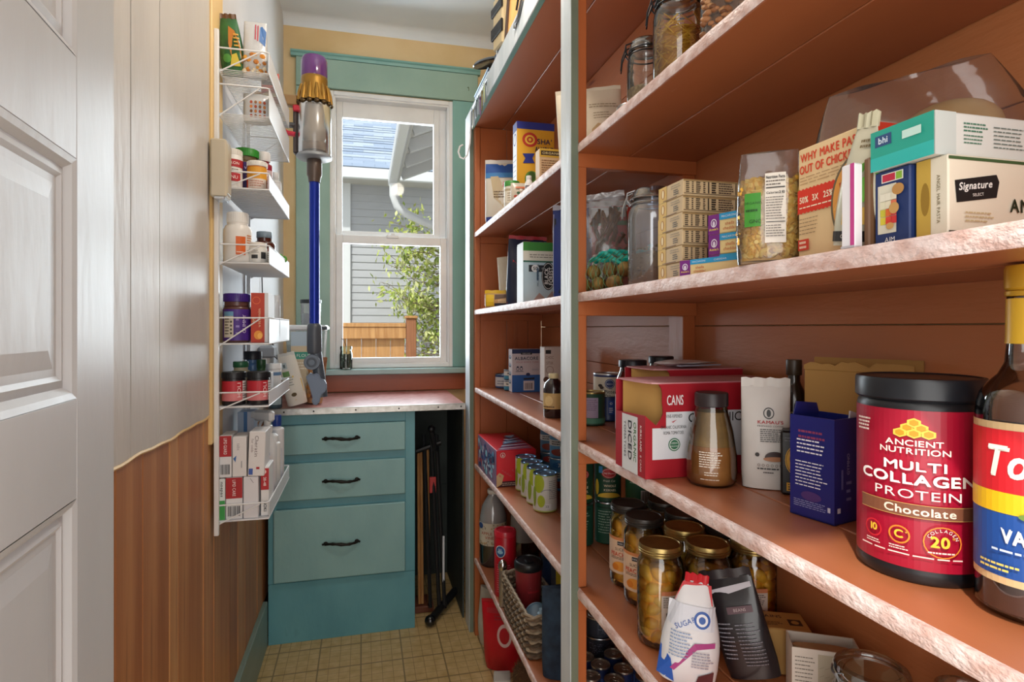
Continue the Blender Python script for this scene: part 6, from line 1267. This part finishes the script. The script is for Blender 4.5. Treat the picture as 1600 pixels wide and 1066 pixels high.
# ============================================================ WALL RACK ON THE LEFT WALL
RY0, RY1 = 1.655, 2.085
rk = TH('wall_rack', 'white wire wall rack with seven shallow shelves on the left wall', 'rack', (0, 0, 0))
for y in (1.640, 2.075):
    g = G(); g.box(-.371, y, .713, -.3595, y + .012, 2.012, WIRE, .0015); g.box(-.371, y + .010, .713, -.366, y + .022, 2.012, WIRE, .001); g.obj('upright', rk)
RX0, RX1 = -.364, -.2415
tiers = [(.746, .787, 1), (1.041, 1.078, 1), (1.205, 1.272, 1), (1.416, 1.4625, 1), (1.610, 1.652, 1), (1.800, 1.876, 0), (1.914, 1.970, 0)]
for k, (zb_, zr, solid) in enumerate(tiers):
    s_ = bpy.data.objects.new('rack_shelf', None); COL.objects.link(s_); s_.parent = rk
    g = G(); g.tube([(RX0, RY0, zr), (RX1 - .006, RY0, zr), (RX1, RY0 + .006, zr), (RX1, RY1 - .006, zr), (RX1 - .006, RY1, zr), (RX0, RY1, zr)], .0021, WIRE, 6)
    g.tube([(RX0, RY0 - .001, zb_ - .008), (RX1 - .022, RY0 - .001, zr - .003)], .0019, WIRE, 6); g.tube([(RX0, RY1, zb_ - .008), (RX1 - .022, RY1, zr - .003)], .0019, WIRE, 6)
    g.tube([(RX0, RY0, zb_), (RX1, RY0, zb_), (RX1, RY1, zb_), (RX0, RY1, zb_)], .0019, WIRE, 6, True); g.obj('rim_wire', s_)
    g = G()
    if solid:
        g.box(RX0, RY0, zb_ - .0005, RX1, RY1, zb_ + .0014, m('D2D6DC', .35), .0005); g.obj('shelf_liner', s_)
    n = 40 if not solid else 26; g = G()
    for i in range(n + 1):
        y = RY0 + (RY1 - RY0) * i / n; g.tube([(RX0, y, zb_ - (.002 if solid else 0)), (RX1, y, zb_ - (.002 if solid else 0))], .0011, WIRE, 4, cap=False)
    g.obj('floor_wires', s_, stuff=True)
    G().box(RX1 - .0006, RY0 + .002, zb_ + .002, RX1 + .001, RY1 - .002, zr - .002, m('D9DBDD', .35), .0004).obj('front_strip', s_)
def rb(z): return z + .0018
# tier 1 (lowest): medicine boxes and spray bottles
def med(title, col, side=None, bar=True, tcol='F0E8E8', split=.0):
    def f(p, w, h):
        if col: p.rect(-w / 2, split * h, w / 2, h / 2, col)
        if title: p.text(title, 0, (h / 4 + split * h / 2) if col else h * .12, min(.011, w * .4), tcol, rot=-pi / 2, wid=min(h * (.4 if col else .55), .012 * len(title)))
        if bar: p.barcode(-w * .38, -h / 2 + .008, w * .38, -h / 2 + .034)
    return f
ZB = rb(.746)
carton('medicine_box', 'slim white and green medicine box against the wall, lowest rack shelf', (-.3555, 1.705, ZB), .014, .09, .106, 'DEE2E0', 0, None, {'front': lambda p, w, h: (p.rect(-w / 2, -h / 2, w / 2, -h / 2 + .05, '3A9A4A'), p.text('nospas', 0, .026, .009, '24282A', rot=-pi / 2, wid=.04, bold=.0003))})
carton('medicine_box', 'lower red and white medicine box with barcode, lowest rack shelf', (-.3265, 1.705, ZB), .040, .09, .108, 'DEDEE0', 0, None, {'front': med('LIPID CARE', 'A81E24')})
carton('medicine_box', 'red-topped medicine box stacked on the lower red one', (-.3475, 1.700, ZB + .1095), .029, .08, .108, 'DCDCDE', 0, None, {'front': med('LIPID GUARD', 'A81E24')})
carton('medicine_box', 'tall plain white carton under the cold medicine box', (-.2860, 1.708, ZB), .036, .10, .108, 'DADADE', 0, None, {'front': lambda p, w, h: p.poly([(-.002, h / 2 - .004), (.006, h / 2 - .016), (.007, h / 2 - .0155), (-.001, h / 2 - .0035)], '6A6A70')})
carton('medicine_box', 'white carton with small blue mark, upper row of the lowest rack shelf', (-.3140, 1.698, ZB + .1095), .034, .075, .104, 'DBD9D8', 0, None, {'front': lambda p, w, h: (p.text('tabs', -.002, .026, .010, '8A8A90', rot=-pi / 2), p.poly([(-w / 2 + .002, -.004), (-w / 2 + .010, .004), (-w / 2 + .008, -.014)], '3A6AA8'), p.bars(.004, -.04, .007, .0, 1, '9A9AA0'))})
carton('medicine_box', 'white cold medicine carton with grey lettering, upper row right', (-.2735, 1.700, ZB + .1095), .040, .085, .116, 'DDDBDA', 0, None, {'front': lambda p, w, h: (p.text('Cheratin', -.001, .020, .0125, '5A4A4A', rot=-pi / 2, wid=.056), p.text('for colds', -.011, .022, .009, '8A7A7A', rot=-pi / 2, wid=.036), p.rect(.0, -.040, .008, -.034, 'A8222A'), p.rect(-w / 2 + .002, -.054, -w / 2 + .012, -.038, '3A5AA8'))}, ry=radians(2))
carton('medicine_box', 'red and white tablet box leaning at the rack front edge', (-.2535, 1.712, ZB), .020, .085, .130, 'DDDDDC', 0, None, {'front': lambda p, w, h: (p.rect(-w / 2, .004, w / 2, h / 2 - .004, 'B01A22'), p.text('20-48', 0, .026, .0095, 'F0E6E4', rot=-pi / 2, bold=.0003), p.text('NOKI', .001, -.040, .0105, '1E2024', rot=-pi / 2, bold=.0004), p.ell(0, .052, .004, .005, 'E8C8C0'))})
pouch('pink_packet', 'small pale pink sachet tucked beside the cold medicine carton', (-.256, 1.775, ZB), .020, .125, .016, m('D8B4C8', .35), 0, None, lambda p, w, h: p.rect(-w * .3, .1, w * .3, .12, 'B87AA8'), 3)
def spray(label, x, y, r, h, cap):
    t = TH('spray_bottle', label, 'bottle', (x, y, ZB), radians(-35))
    G().lathe([(0, 0), (r * .93, 0), (r, .004), (r, h * .55), (r * .9, h * .64), (r * .5, h * .72), (r * .42, h * .76)], m('D9DADA', .4), 28).obj('body', t)
    g = G(); g.lathe([(r * .5, h * .74), (r * .55, h * .75), (r * .55, h * .81), (r * .4, h * .82)], WHITEP, 20); g.obj('collar', t)
    g = G(); g.box(-.045, -.011, h * .86, .022, .011, h * .98, m('DADCDE', .35), .006); g.box(-.058, -.006, h * .89, -.044, .006, h * .96, WHITEP, .002); g.tube([(0, 0, h * .80), (0, 0, h * .88)], .010, WHITEP, 10); g.obj('spray_head', t)
    G().tube([(-.020, 0, h * .87), (-.030, 0, h * .80), (-.024, 0, h * .73)], .0045, m('D0D4D8', .35), 6).obj('trigger', t)
    p = PR(cm(r), True); p.rect(-r, h * .12, r, h * .50, 'E6E6EA'); p.rect(-r, h * .5, r, h * .53, '6A9AC0'); p.bars(-r * .6, h * .2, r * .6, h * .45, 5, '7A8A9A', .35); p.obj(t)
spray('white trigger spray bottle behind the cold medicine carton', -.272, 1.838, .026, .262, None)
bottle('lotion_bottle', 'white lotion bottle with dark blue cap at the rack end', (-.266, 1.985, ZB), bodyp(.022, .20, .012, .016), m('DADADC', .4), capp(.014, .188, .222), m('1E3A84', .35), 0, None, lambda p, r, h: (p.rect(-.02, .03, .02, .12, 'C9CDD4'), p.bars(-.014, .04, .014, .11, 6, '4A5260', .4)), .0221)
bottle('lotion_bottle', 'short white bottle with white dome cap behind the red tablet box', (-.2665, 1.905, ZB), bodyp(.022, .165, .013, .012), m('DEDEDC', .4), [(.015, .152), (.016, .156), (.015, .172), (.008, .178), (0, .179)], WHITEP, 0)
carton('blue_carton', 'pale blue upright carton standing behind the white boxes, lowest shelf', (-.337, 1.905, ZB), .045, .06, .25, 'A9BCD2', 0, None, {'front': lambda p, w, h: (p.rect(-.006, -h / 2, .004, h / 2, '4A7AB0'), p.rect(.004, -h / 2, w / 2, h / 2, 'C2CAD8'))})
# tier 2: red supplement jars
ZB = rb(1.041)
def suppl(p, r, h): p.rect(-r * 2.6, .012, r * 2.6, .064, 'B5202E'); p.rect(-r * 2.6, .012, r * 2.6, .034, 'D27A7C'); p.text('HOLI', r * .62, .040, .0125, 'F0D6D4', rot=pi / 2, wid=.040, bold=.0004); p.rect(r * .95, .012, r * 1.5, .064, 'DADADA'); p.bars(r * .98, .016, r * 1.45, .060, 7, '5A5A5A', .4)
sj = bottle('supplement_jar', 'red supplement jar with black lid nearest the wall', (-.3330, 1.690, ZB), [(0, 0), (.027, 0), (.0285, .003), (.0285, .068), (.027, .072)], m('17161A', .35), capp(.0292, .070, .087), m('17181C', .4), 0, 'two red supplement jars', suppl, .0286, cat='jar', ridges=36, capname='lid')
dup(sj, (-.2722, 1.690, ZB), .08, 'red supplement jar with black lid at the rack front edge')
bottle('pill_bottle', 'clear pill bottle with green lid behind the red jars', (-.330, 1.765, ZB), bodyp(.026, .098, .018, .012), m('C9C2A8', .35), capp(.020, .094, .110), m('2A6A48', .4), 0, cat='bottle')
bottle('pill_bottle', 'blue bottle with navy lid at the back of the red jar shelf', (-.318, 1.875, ZB), bodyp(.025, .112, .017, .012), m('5A84B8', .3), capp(.0255, .110, .134), m('1E2430', .4), 0)
bottle('pill_bottle', 'small green bottle with dark green cap behind the front red jar', (-.285, 1.815, ZB), bodyp(.02, .092, .012, .012), m('2E5A34', .3), capp(.013, .088, .112), m('1E4A2A', .4), 0)
bottle('pill_tub', 'flat white tub with blue ring on the red jar shelf', (-.266, 1.905, ZB), [(0, 0), (.022, 0), (.023, .002), (.023, .078), (.022, .08)], m('D4D6D8', .4), capp(.0245, .079, .095), m('DCE0E4', .35), 0, None, lambda p, r, h: p.rect(-.04, .06, .04, .070, '5A7AA0'), .0232, cat='tub')
carton('tea_carton', 'small black and white printed carton at the front strip of the rack', (-.262, 1.775, ZB), .024, .045, .078, 'C9CACC', 0, None, {'front': lambda p, w, h: (p.rect(-w / 2, .01, w / 2, h / 2, '3A3A40'), p.bars(-w / 2 + .002, -.03, w / 2 - .002, .005, 4, '4A4A50', .4))})
# tier 3: purple bottle and orange carton
ZB = rb(1.205)
bottle('vitamin_bottle', 'purple vitamin bottle with cream label beside the orange carton', (-.3275, 1.700, ZB), bodyp(.0335, .118, .030, .020, .2), m('5A3A34', .3), capp(.0325, .108, .130), m('3A1E78', .35), 0, None, lambda p, r, h: (p.rect(-.06, .006, .06, .088, '44207E'), p.rect(-.030, .014, -.002, .082, 'CFC7B4'), p.rect(-.030, .070, -.002, .082, '6A9AB8'), p.bars(-.027, .02, -.012, .066, 6, '5A5248', .4), p.bars(-.010, .02, -.004, .06, 4, '2A2622', .5), p.text('GUMMY', .024, .05, .013, 'CFC4E4', rot=pi / 2, wid=.05), p.bars(.004, .016, .012, .07, 3, '9A84C4', .3)), .0337, ridges=40)
carton('orange_carton', 'red-orange effervescent tablet carton with fruit picture', (-.268, 1.735, ZB), .043, .11, .132, 'D8D8DA', 0, None, {'front': lambda p, w, h: (p.rect(-w / 2, -h / 2, w / 2 - .009, h / 2, 'B5371E'), p.ell(-.008, h / 2 - .020, .010, .010, 'D8683A', inner=.85), p.text('vitamin', -.001, .0, .010, 'E8C8A0', rot=pi / 2, wid=.05), p.text('99', -.014, -.006, .012, 'E8C8A0', rot=pi / 2), p.ell(-.003, -h / 2 + .020, .011, .012, 'E09030'), p.ell(.001, -h / 2 + .018, .006, .008, 'F0B050'), p.rect(w / 2 - .009, -h / 2, w / 2, h / 2, 'D9D9DC'))})
pouch('clear_sachet', 'small crumpled clear sachet behind the orange carton', (-.264, 1.855, ZB), .05, .135, .03, FOG, 0, None, None, 7, wr=.004, top=.2)
carton('white_carton', 'plain white carton at the far end of the orange carton shelf', (-.315, 1.90, ZB), .06, .09, .10, 'D2D2D4', 0, None, {'front': lambda p, w, h: p.bars(-.02, -.02, .02, .02, 4, '8A8A90', .3)})
# tier 4: white bottle and amber bottle
ZB = rb(1.416)
bottle('white_pill_bottle', 'large white pill bottle with orange label patch', (-.3255, 1.700, ZB), bodyp(.0355, .118, .026, .018, .35), m('E2DED8', .4), capp(.0265, .106, .134), m('E4E2DE', .4), 0, None, lambda p, r, h: (p.rect(.002, .020, .026, .068, 'D2601E'), p.bars(.030, .05, .048, .075, 4, 'C8783A', .5), p.text('C', .034, .03, .012, '5A5A54'), p.bars(.004, .024, .022, .03, 1, 'F0DCC8')), .0357, ridges=40)
bottle('amber_bottle', 'dark amber pill bottle with pale blue-grey lid', (-.279, 1.830, ZB), bodyp(.030, .092, .020, .014), m('4A1E12', .2, 0, .4), capp(.0215, .088, .106), m('8496A4', .35), 0, None, lambda p, r, h: (p.rect(-.004, .01, .03, .048, 'C9C4BC'), p.bars(.0, .014, .026, .044, 5, '5A544C', .4), p.rect(-.03, .048, .03, .056, '7A2A1E')), .0302)
bottle('small_white_tub', 'small square-shouldered white tub with black printed patches', (-.2755, 1.697, ZB), [(0, 0), (.023, 0), (.024, .002), (.024, .040), (.022, .043)], m('D6D4CE', .4), capp(.0225, .042, .056), m('DAD6CE', .4), 0, None, lambda p, r, h: (p.rect(-.012, .012, .004, .022, '26282A'), p.rect(.012, .012, .026, .030, '26282A'), p.bars(-.012, .026, .006, .036, 2, '7A7872', .4)), .0242, cat='tub')
t = TH('leafy_sprig', 'small bright green leafy sprig poking over the rack front', 'sprig', (-.255, 1.985, ZB))
g = G(); GRN = m('4A9A2A', .5)
for i in range(5): a = -.8 + .4 * i; g.sphere((.006 * i - .012, .004 * (i % 2), .040 + .006 * (i % 3)), .010, GRN, 8, 6, (.8, .35, 1.1))
g.obj('leaf_cluster', t); G().tube([(0, 0, 0), (.001, 0, .035)], .003, m('3E7A2A', .5), 6).obj('stem', t)
# tier 5: white red-band jar, purple bottle with green lid, orange bottle
ZB = rb(1.610)
bottle('red_band_jar', 'white pill jar with red label bands nearest the wall', (-.3370, 1.690, ZB + .0), [(0, 0), (.0245, 0), (.0255, .003), (.0255, .086), (.0235, .090)], m('DEDCD6', .4), capp(.0245, .088, .104), m('D6D2CA', .4), 0, None, lambda p, r, h: (p.rect(-.05, .056, .05, .076, 'A8232A'), p.rect(-.004, .018, .026, .040, 'B02830'), p.text('IRON', .010, .066, .010, 'F0E4DE'), p.bars(-.02, .042, .024, .052, 2, '7A726A', .4), p.text('NU', .010, .029, .012, 'F0E4DE')), .0257, ridges=36)
bottle('purple_gummy_jar', 'dark purple gummy jar with bright green lid', (-.3130, 1.752, ZB), bodyp(.0325, .105, .028, .014, .2), m('6A5A40', .25), capp(.0315, .102, .124), m('2F8A2E', .4), 0, None, lambda p, r, h: (p.rect(-.06, .008, .06, .084, '35185E'), p.text('VITA', .012, .068, .010, 'D8CCE8'), p.bars(.004, .03, .03, .058, 4, 'B06A9A', .35), p.bars(-.03, .02, -.008, .07, 5, '8A74B8', .35)), .0327, ridges=40)
bottle('orange_gummy_jar', 'orange gummy jar with off-white lid at the rack front', (-.2765, 1.696, ZB), [(0, 0), (.0235, 0), (.0245, .003), (.0245, .062), (.023, .066)], m('C87A2A', .35), capp(.0255, .064, .078), m('DAD8D2', .4), 0, None, lambda p, r, h: (p.rect(-.05, .030, .05, .060, 'D89A2E'), p.rect(-.022, .004, .03, .030, 'D8C8BC'), p.rect(-.05, .004, -.022, .030, 'C8462A'), p.bars(-.016, .008, .022, .026, 3, 'B0705A', .4)), .0247, ridges=36)
bottle('maroon_bottle', 'maroon syrup bottle with white ridged cap behind the orange jar', (-.270, 1.765, ZB), bodyp(.0225, .104, .013, .012), m('8E1E34', .3), capp(.016, .098, .124), m('DCDAD8', .4), 0, None, lambda p, r, h: (p.rect(-.03, .02, .03, .072, 'C8B0B4'), p.bars(-.01, .03, .014, .066, 4, '6A3A44', .4)), .0227, ridges=30)
bottle('silver_label_bottle', 'pale bottle with black printed label at the shelf far end', (-.262, 1.905, ZB), bodyp(.02, .092, .012, .012), m('C4C6C8', .35), capp(.013, .088, .104), m('D4D6D8', .4), 0, None, lambda p, r, h: (p.rect(-.02, .012, .022, .07, 'D8DADC'), p.bars(-.012, .02, .016, .06, 5, '3A3A3E', .5)), .0202)
# tiers 6 and 7: snack bags
ZB = 1.914 + .0022
pouch('snack_crisp_bag', 'green and gold foil crisp bag standing on the top rack shelf by the wall', (-.334, 1.705, ZB), .060, .152, .03, rich('foil_green', '1E4A28', '2E6A34', 18, .25, .2, 60), radians(4), None, lambda p, w, h: (p.poly([(.002, .02), (w * .42, .03), (w * .36, .08), (w * .2, .115), (-.002, .128), (-.006, .08)], 'B8742A'), p.poly([(-w * .1, .02), (w * .32, .02), (w * .2, .055), (.0, .05)], 'C8B23A'), p.ell(-.012, .04, .010, .012, '4A8A3A'), p.bars(.008, .06, .022, .11, 5, 'D8A23A', .4)), 24, seal='5A3A1E', wr=.004, pinch=.35, ry=-.10)
def frag(t, P):
    g = G(); rg = random.Random(3); ms_ = [m(c, .6) for c in ('C8822A', 'D89A3A', 'B8722A', 'E0D2B4')]
    for i in range(80): z = rg.uniform(.006, P.h * .40); hw = P.hw(z); x = rg.uniform(-hw * .8, hw * .8); g.sphere((x, -P.yf(x, z) * rg.uniform(.2, .9), z), rg.uniform(.004, .0075), rg.choice(ms_), 6, 4, (1.2, .8, 1))
    g.obj('snack_pieces', t, stuff=True)
pouch('zip_snack_bag', 'clear zip bag of orange snack pieces with blue and red print', (-.2815, 1.700, ZB), .062, .150, .034, FOG, 0, None, lambda p, w, h: (p.rect(.0, .098, .003, .142, 'B84A5A'), p.rect(.006, .094, .009, .140, 'B84A5A'), p.poly([(.012, .094), (.026, .082), (.028, .125), (.018, .138), (.013, .135)], '3A6AA8')), 25, contents=frag, wr=.003, top=.08, pinch=.1)
pouch('red_snack_packet', 'red and dark snack packet at the end of the top rack shelf', (-.268, 1.865, ZB), .05, .085, .03, m('A83A2A', .35), 0, None, lambda p, w, h: (p.rect(-w * .45, .045, w * .4, .08, '2A2422'), p.rect(-w * .4, .01, w * .4, .02, 'D8C8A8')), 26, wr=.003)
pouch('biscuit_packet', 'clear packet with brown dotted print lying on the second rack shelf', (-.280, 1.72, 1.8022), .07, .075, .05, FOG, radians(6), None, lambda p, w, h: [p.ell(-.014 + .011 * (i % 4), .012 + .012 * (i // 4), .0035, .0045, ('A8482A', '8A5A34', 'C87A3A')[i % 3]) for i in range(16)], 27, wr=.003, top=.4)
# switch box on the strip beside the rack
t = TH('switch_box', 'beige surface switch box on the cream strip beside the rack', 'switch box', (-.3705, 1.627, 1.573), 0)
G().box(0, -.028, 0, .038, .024, .146, rich('beige_box', 'B9AE98', 'C2B8A4', 8, .45, .05, 30), .004).obj('box_body', t); G().box(.036, -.022, .010, .0405, .018, .136, m('BEB49E', .4), .002).obj('cover_plate', t); G().box(.010, -.030, -.006, .034, .020, .001, m('C9CDD2', .25, .9), .001).obj('metal_base', t)
# adapter with cord
t = TH('power_adapter', 'grey power adapter with thin black cord on the left wall', 'adapter', (-.374, 2.35, 1.135))
G().box(0, -.05, 0, .055, .04, .045, m('8E949C', .4), .008).obj('adapter_body', t)
G().tube([(.03, .04, .02), (.05, .075, -.01), (.045, .09, .03), (.02, .06, .07), (.006, .03, .16), (.004, .02, .30), (.004, .0, .42)], .0022, BLACK, 6).obj('cord', t)

# ============================================================ STICK VACUUM on the left wall
vx, vy = -.170, 2.205
t = TH('stick_vacuum', 'upright cordless stick vacuum with purple filter cap and blue wand', 'vacuum', (vx, vy, 0))
GOLD = m('9A7434', .3, .8); PURP = clear('purple_filter', '7A3A9A', .9, .08, 0, 10, .1)
G().lathe([(.043, 2.135), (.045, 2.14), (.045, 2.196), (.040, 2.208), (.025, 2.212), (0, 2.212)], m('5A2470', .18, 0, .6), 32).obj('filter_cap', t)
G().lathe([(.042, 2.139), (.045, 2.136), (.046, 2.125), (.046, 2.10), (.050, 2.085), (.052, 2.07), (.058, 2.055), (.060, 2.045)], GOLD, 36).obj('motor_housing', t)
g = G()
for i in range(14):
    a = 2 * pi * i / 14; xf = Matrix.Rotation(a, 4, 'Z'); g.tube([xf @ Vector((.047, 0, 2.105)), xf @ Vector((.052, 0, 2.075)), xf @ Vector((.0555, 0, 2.046))], .0075, GOLD, 8, rs=[.004, .0085, .0085])
    g.sphere(xf @ Vector((.0545, 0, 2.040)), .0105, m('4A3A22', .35, .7), 8, 6)
g.obj('cyclone_ring', t)
G().lathe([(.056, 2.035), (.058, 2.03), (.058, 1.865), (.056, 1.862)], clear('bin_plastic', 'E6E8EA', .12, .22, 0, 10, .12), 36).obj('dust_bin', t)
G().lathe([(.034, 2.035), (.034, 1.965), (.045, 1.95), (.045, 1.93), (.036, 1.915), (.036, 1.87)], m('A89A8A', .45), 28).obj('inner_cyclone', t)
G().lathe([(.030, 1.905), (.050, 1.90), (.053, 1.872), (0, 1.871)], rich('dust', '6E5A48', '8E7A66', 40, .9, .3, 80), 24).obj('dust_fill', t)
G().lathe([(0, 1.862), (.058, 1.862), (.061, 1.858), (.061, 1.851), (.052, 1.846), (0, 1.846)], m('8A8E92', .35), 36).obj('bin_base', t)
G().box(-.070, -.020, 1.86, -.054, .020, 2.05, m('3A3030', .4), .005).obj('rear_spine', t)
G().lathe([(0, 1.85), (.024, 1.85), (.026, 1.84), (.026, 1.79), (.022, 1.782), (.020, 1.765)], m('5A4C44', .35, .3), 24).obj('wand_collar', t)
G().tube([(0, 0, 1.775), (0, 0, 1.25)], .0175, m('16309A', .25, .4), 20).obj('wand', t)
g = G(); g.lathe([(.018, 1.262), (.024, 1.255), (.0255, 1.24), (.0255, 1.165), (.022, 1.155), (.0, 1.152)], m('4A4E56', .4), 24); g.obj('tool_collar', t)
g = G(); g.lathe([(0, -.012), (.026, -.012), (.028, -.008), (.028, .008), (.026, .012), (0, .012)], m('5A6472', .4), 28, (0, 0, 0), Matrix.Translation((-.006, -.018, 1.125)) @ Matrix.Rotation(pi / 2, 4, 'X')); g.lathe([(.010, .013), (.014, .0135), (.018, .013)], m('3A424E', .4), 24, (0, 0, 0), Matrix.Translation((-.006, -.018, 1.125)) @ Matrix.Rotation(pi / 2, 4, 'X')); g.tube([(.005, 0, 1.16), (.012, -.004, 1.11), (.022, -.004, 1.04), (.026, -.004, 1.0)], .02, m('444C58', .4), 12); g.obj('pivot', t)
g = G(); c_ = [(-.026, 1.075), (-.012, 1.088), (.0, 1.083), (.010, 1.087), (.020, 1.080), (.024, 1.068), (.036, 1.062), (.043, 1.048), (.044, 1.034), (.038, 1.02), (.026, 1.011), (.022, 1.000), (.020, .985), (.010, .974), (.0, .976), (-.007, .988), (-.004, 1.0), (-.012, 1.03)]
g.prism(c_, -.030, -.014, m('5E6C82', .4), 'xz'); g.prism([(x * .86 + .001, (z - 1.03) * .86 + 1.03) for x, z in c_], -.032, -.030, m('66748A', .4), 'xz'); g.obj('dusting_tool', t)
G().box(-.200, -.028, 2.025, -.055, .006, 2.062, m('8A6A40', .5), .004).obj('wall_dock', t, label='brown wall dock arm'); g = G(); g.box(-.07, -.03, 2.005, -.045, -.005, 2.028, m('B01E34', .4), .004); g.obj('release_button', t); g = G(); g.tube([(-.105, -.01, 1.94), (-.09, -.015, 1.93), (-.062, -.02, 1.925)], .009, m('B8223A', .4), 8); g.obj('trigger', t, label='red trigger'); G().box(-.115, -.02, 1.955, -.06, .01, 1.968, m('4A4A4E', .4), .003).obj('battery_latch', t)

# ============================================================ ON THE COUNTER AND SILL
CT = .9306
t = TH('plastic_bin', 'tall translucent plastic bin with white lid on the counter', 'bin', (-.238, 2.69, CT))
bx = [(-.058, .0), (.062, .0), (.080, .31), (-.078, .31)]
G().prism(bx, -.085, .085, PLAST, 'xz').obj('bin_body', t); G().box(-.074, -.078, .004, .060, .078, .012, WHITEP, .003).obj('bin_base', t)
g = G(); g.box(-.084, -.092, .305, .086, .092, .328, m('DDE2E6', .35), .006); g.obj('lid', t); G().box(.030, -.094, .308, .089, .094, .322, m('26303A', .4), .003).obj('lid_clip', t)
p = PR(lambda u, v, o: (u, -.0855 - o, v)); p.rect(-.056, .05, .046, .24, 'D2C2A4'); p.rect(-.056, .185, .05, .215, '3E9A86'); p.rect(-.056, .24, .05, .30, 'B4C8D6'); p.bars(-.046, .14, .04, .175, 3, 'EFE8DA', .5); p.text('FLOURS', .0, .20, .018, 'E4F0EC'); p.obj(t)
G().box(-.05, -.07, .014, .052, .07, .22, rich('bin_fill', 'CDB78E', 'DCCAA6', 20, .8, .2, 50), .01).obj('contents', t)
bottle('glass_storage_jar', 'small glass jar with black lid standing on the plastic bin', (-.222, 2.69, CT + .3286), [(0, 0), (.038, 0), (.040, .004), (.042, .092), (.041, .095)], PLAST, capp(.0445, .094, .110), m('1E2428', .4), 0, None, None, .04, ([(0, .004), (.036, .004), (.038, .05), (0, .052)], m('9AA4A8', .5)), cat='jar', capname='lid')
pouch('yellow_print_pouch', 'white pouch with yellow and black print leaning on the counter', (-.256, 2.500, CT), .080, .20, .05, m('DAD6CC', .35), radians(18), None, lambda p, w, h: (p.poly([(-w * .1, .02), (w * .4, .05), (w * .4, .10), (.0, .12)], 'D8B22E'), p.ell(-.01, .045, .010, .008, '5A4A2A'), p.rect(-w * .35, .15, -.01, .175, 'B8C4C8'), p.rect(-w * .30, .155, -.016, .168, '5A6A70'), p.bars(-w * .3, .08, .0, .12, 4, '8A8A80', .35), p.rect(-w * .4, .12, -w * .1, .14, '5E8A4A')), 33, ry=-.22, pinch=.2, seal='D0D2CE', wr=.004)
pouch('cookie_pouch', 'brown and tan patterned snack pouch behind the white one on the counter', (-.200, 2.574, CT), .070, .18, .05, rich('cookie_print', '7A4A30', 'C29A6C', 26, .35, .1, 40), radians(12), None, lambda p, w, h: [p.ell(-.03 + .02 * (i % 3), .03 + .035 * (i // 3), .010, .009, ('B8804A', '5A2E22', 'D8B888')[i % 3]) for i in range(12)], 34, ry=.10, wr=.004, seal='8A5A3A')
bottle('blue_tub', 'short blue-grey tub on the counter under the rack', (-.338, 2.475, CT), [(0, 0), (.024, 0), (.026, .003), (.027, .06), (.026, .063)], m('3E5A66', .35), capp(.0285, .061, .075), m('4A6672', .4), 0, None, lambda p, r, h: p.rect(-.03, .015, .03, .045, '9AB0B8'), .0268, cat='tub', capname='lid')
t = TH('sill_jar', 'ribbed glass jar of dark sprigs on the window sill', 'jar', (-.083, 2.985, 1.0445))
G().lathe([(0, .002), (.026, 0), (.030, .004), (.031, .07), (.027, .085), (.026, .09), (.029, .10), (.028, .112)], clear('sill_glass', 'E2EEE8', .15, .05), 28).obj('glass_body', t)
g = G(); rg = random.Random(3)
for i in range(26):
    a = rg.uniform(0, 6.28); r = rg.uniform(.004, .024); g.tube([(r * cos(a), r * sin(a), .006), (r * cos(a + .4) * .9, r * sin(a + .4) * .9, .04), (.022 * cos(a + 1.2), .022 * sin(a + 1.2), .075)], .0018, rg.choice([m('2E3A30', .8), m('4A5A48', .8)]), 4)
for i in range(40): a = rg.uniform(0, 6.28); r = rg.uniform(.01, .026); g.sphere((r * cos(a), r * sin(a), rg.uniform(.008, .07)), .0032, m('3A4A3C', .8), 6, 4)
g.obj('dried_sprigs', t, stuff=True)
G().tube([(.004, 0, .06), (.0, 0, .115), (-.012, -.004, .145), (-.022, -.006, .150)], .0016, m('3A2E22', .8), 5).obj('long_stem', t)
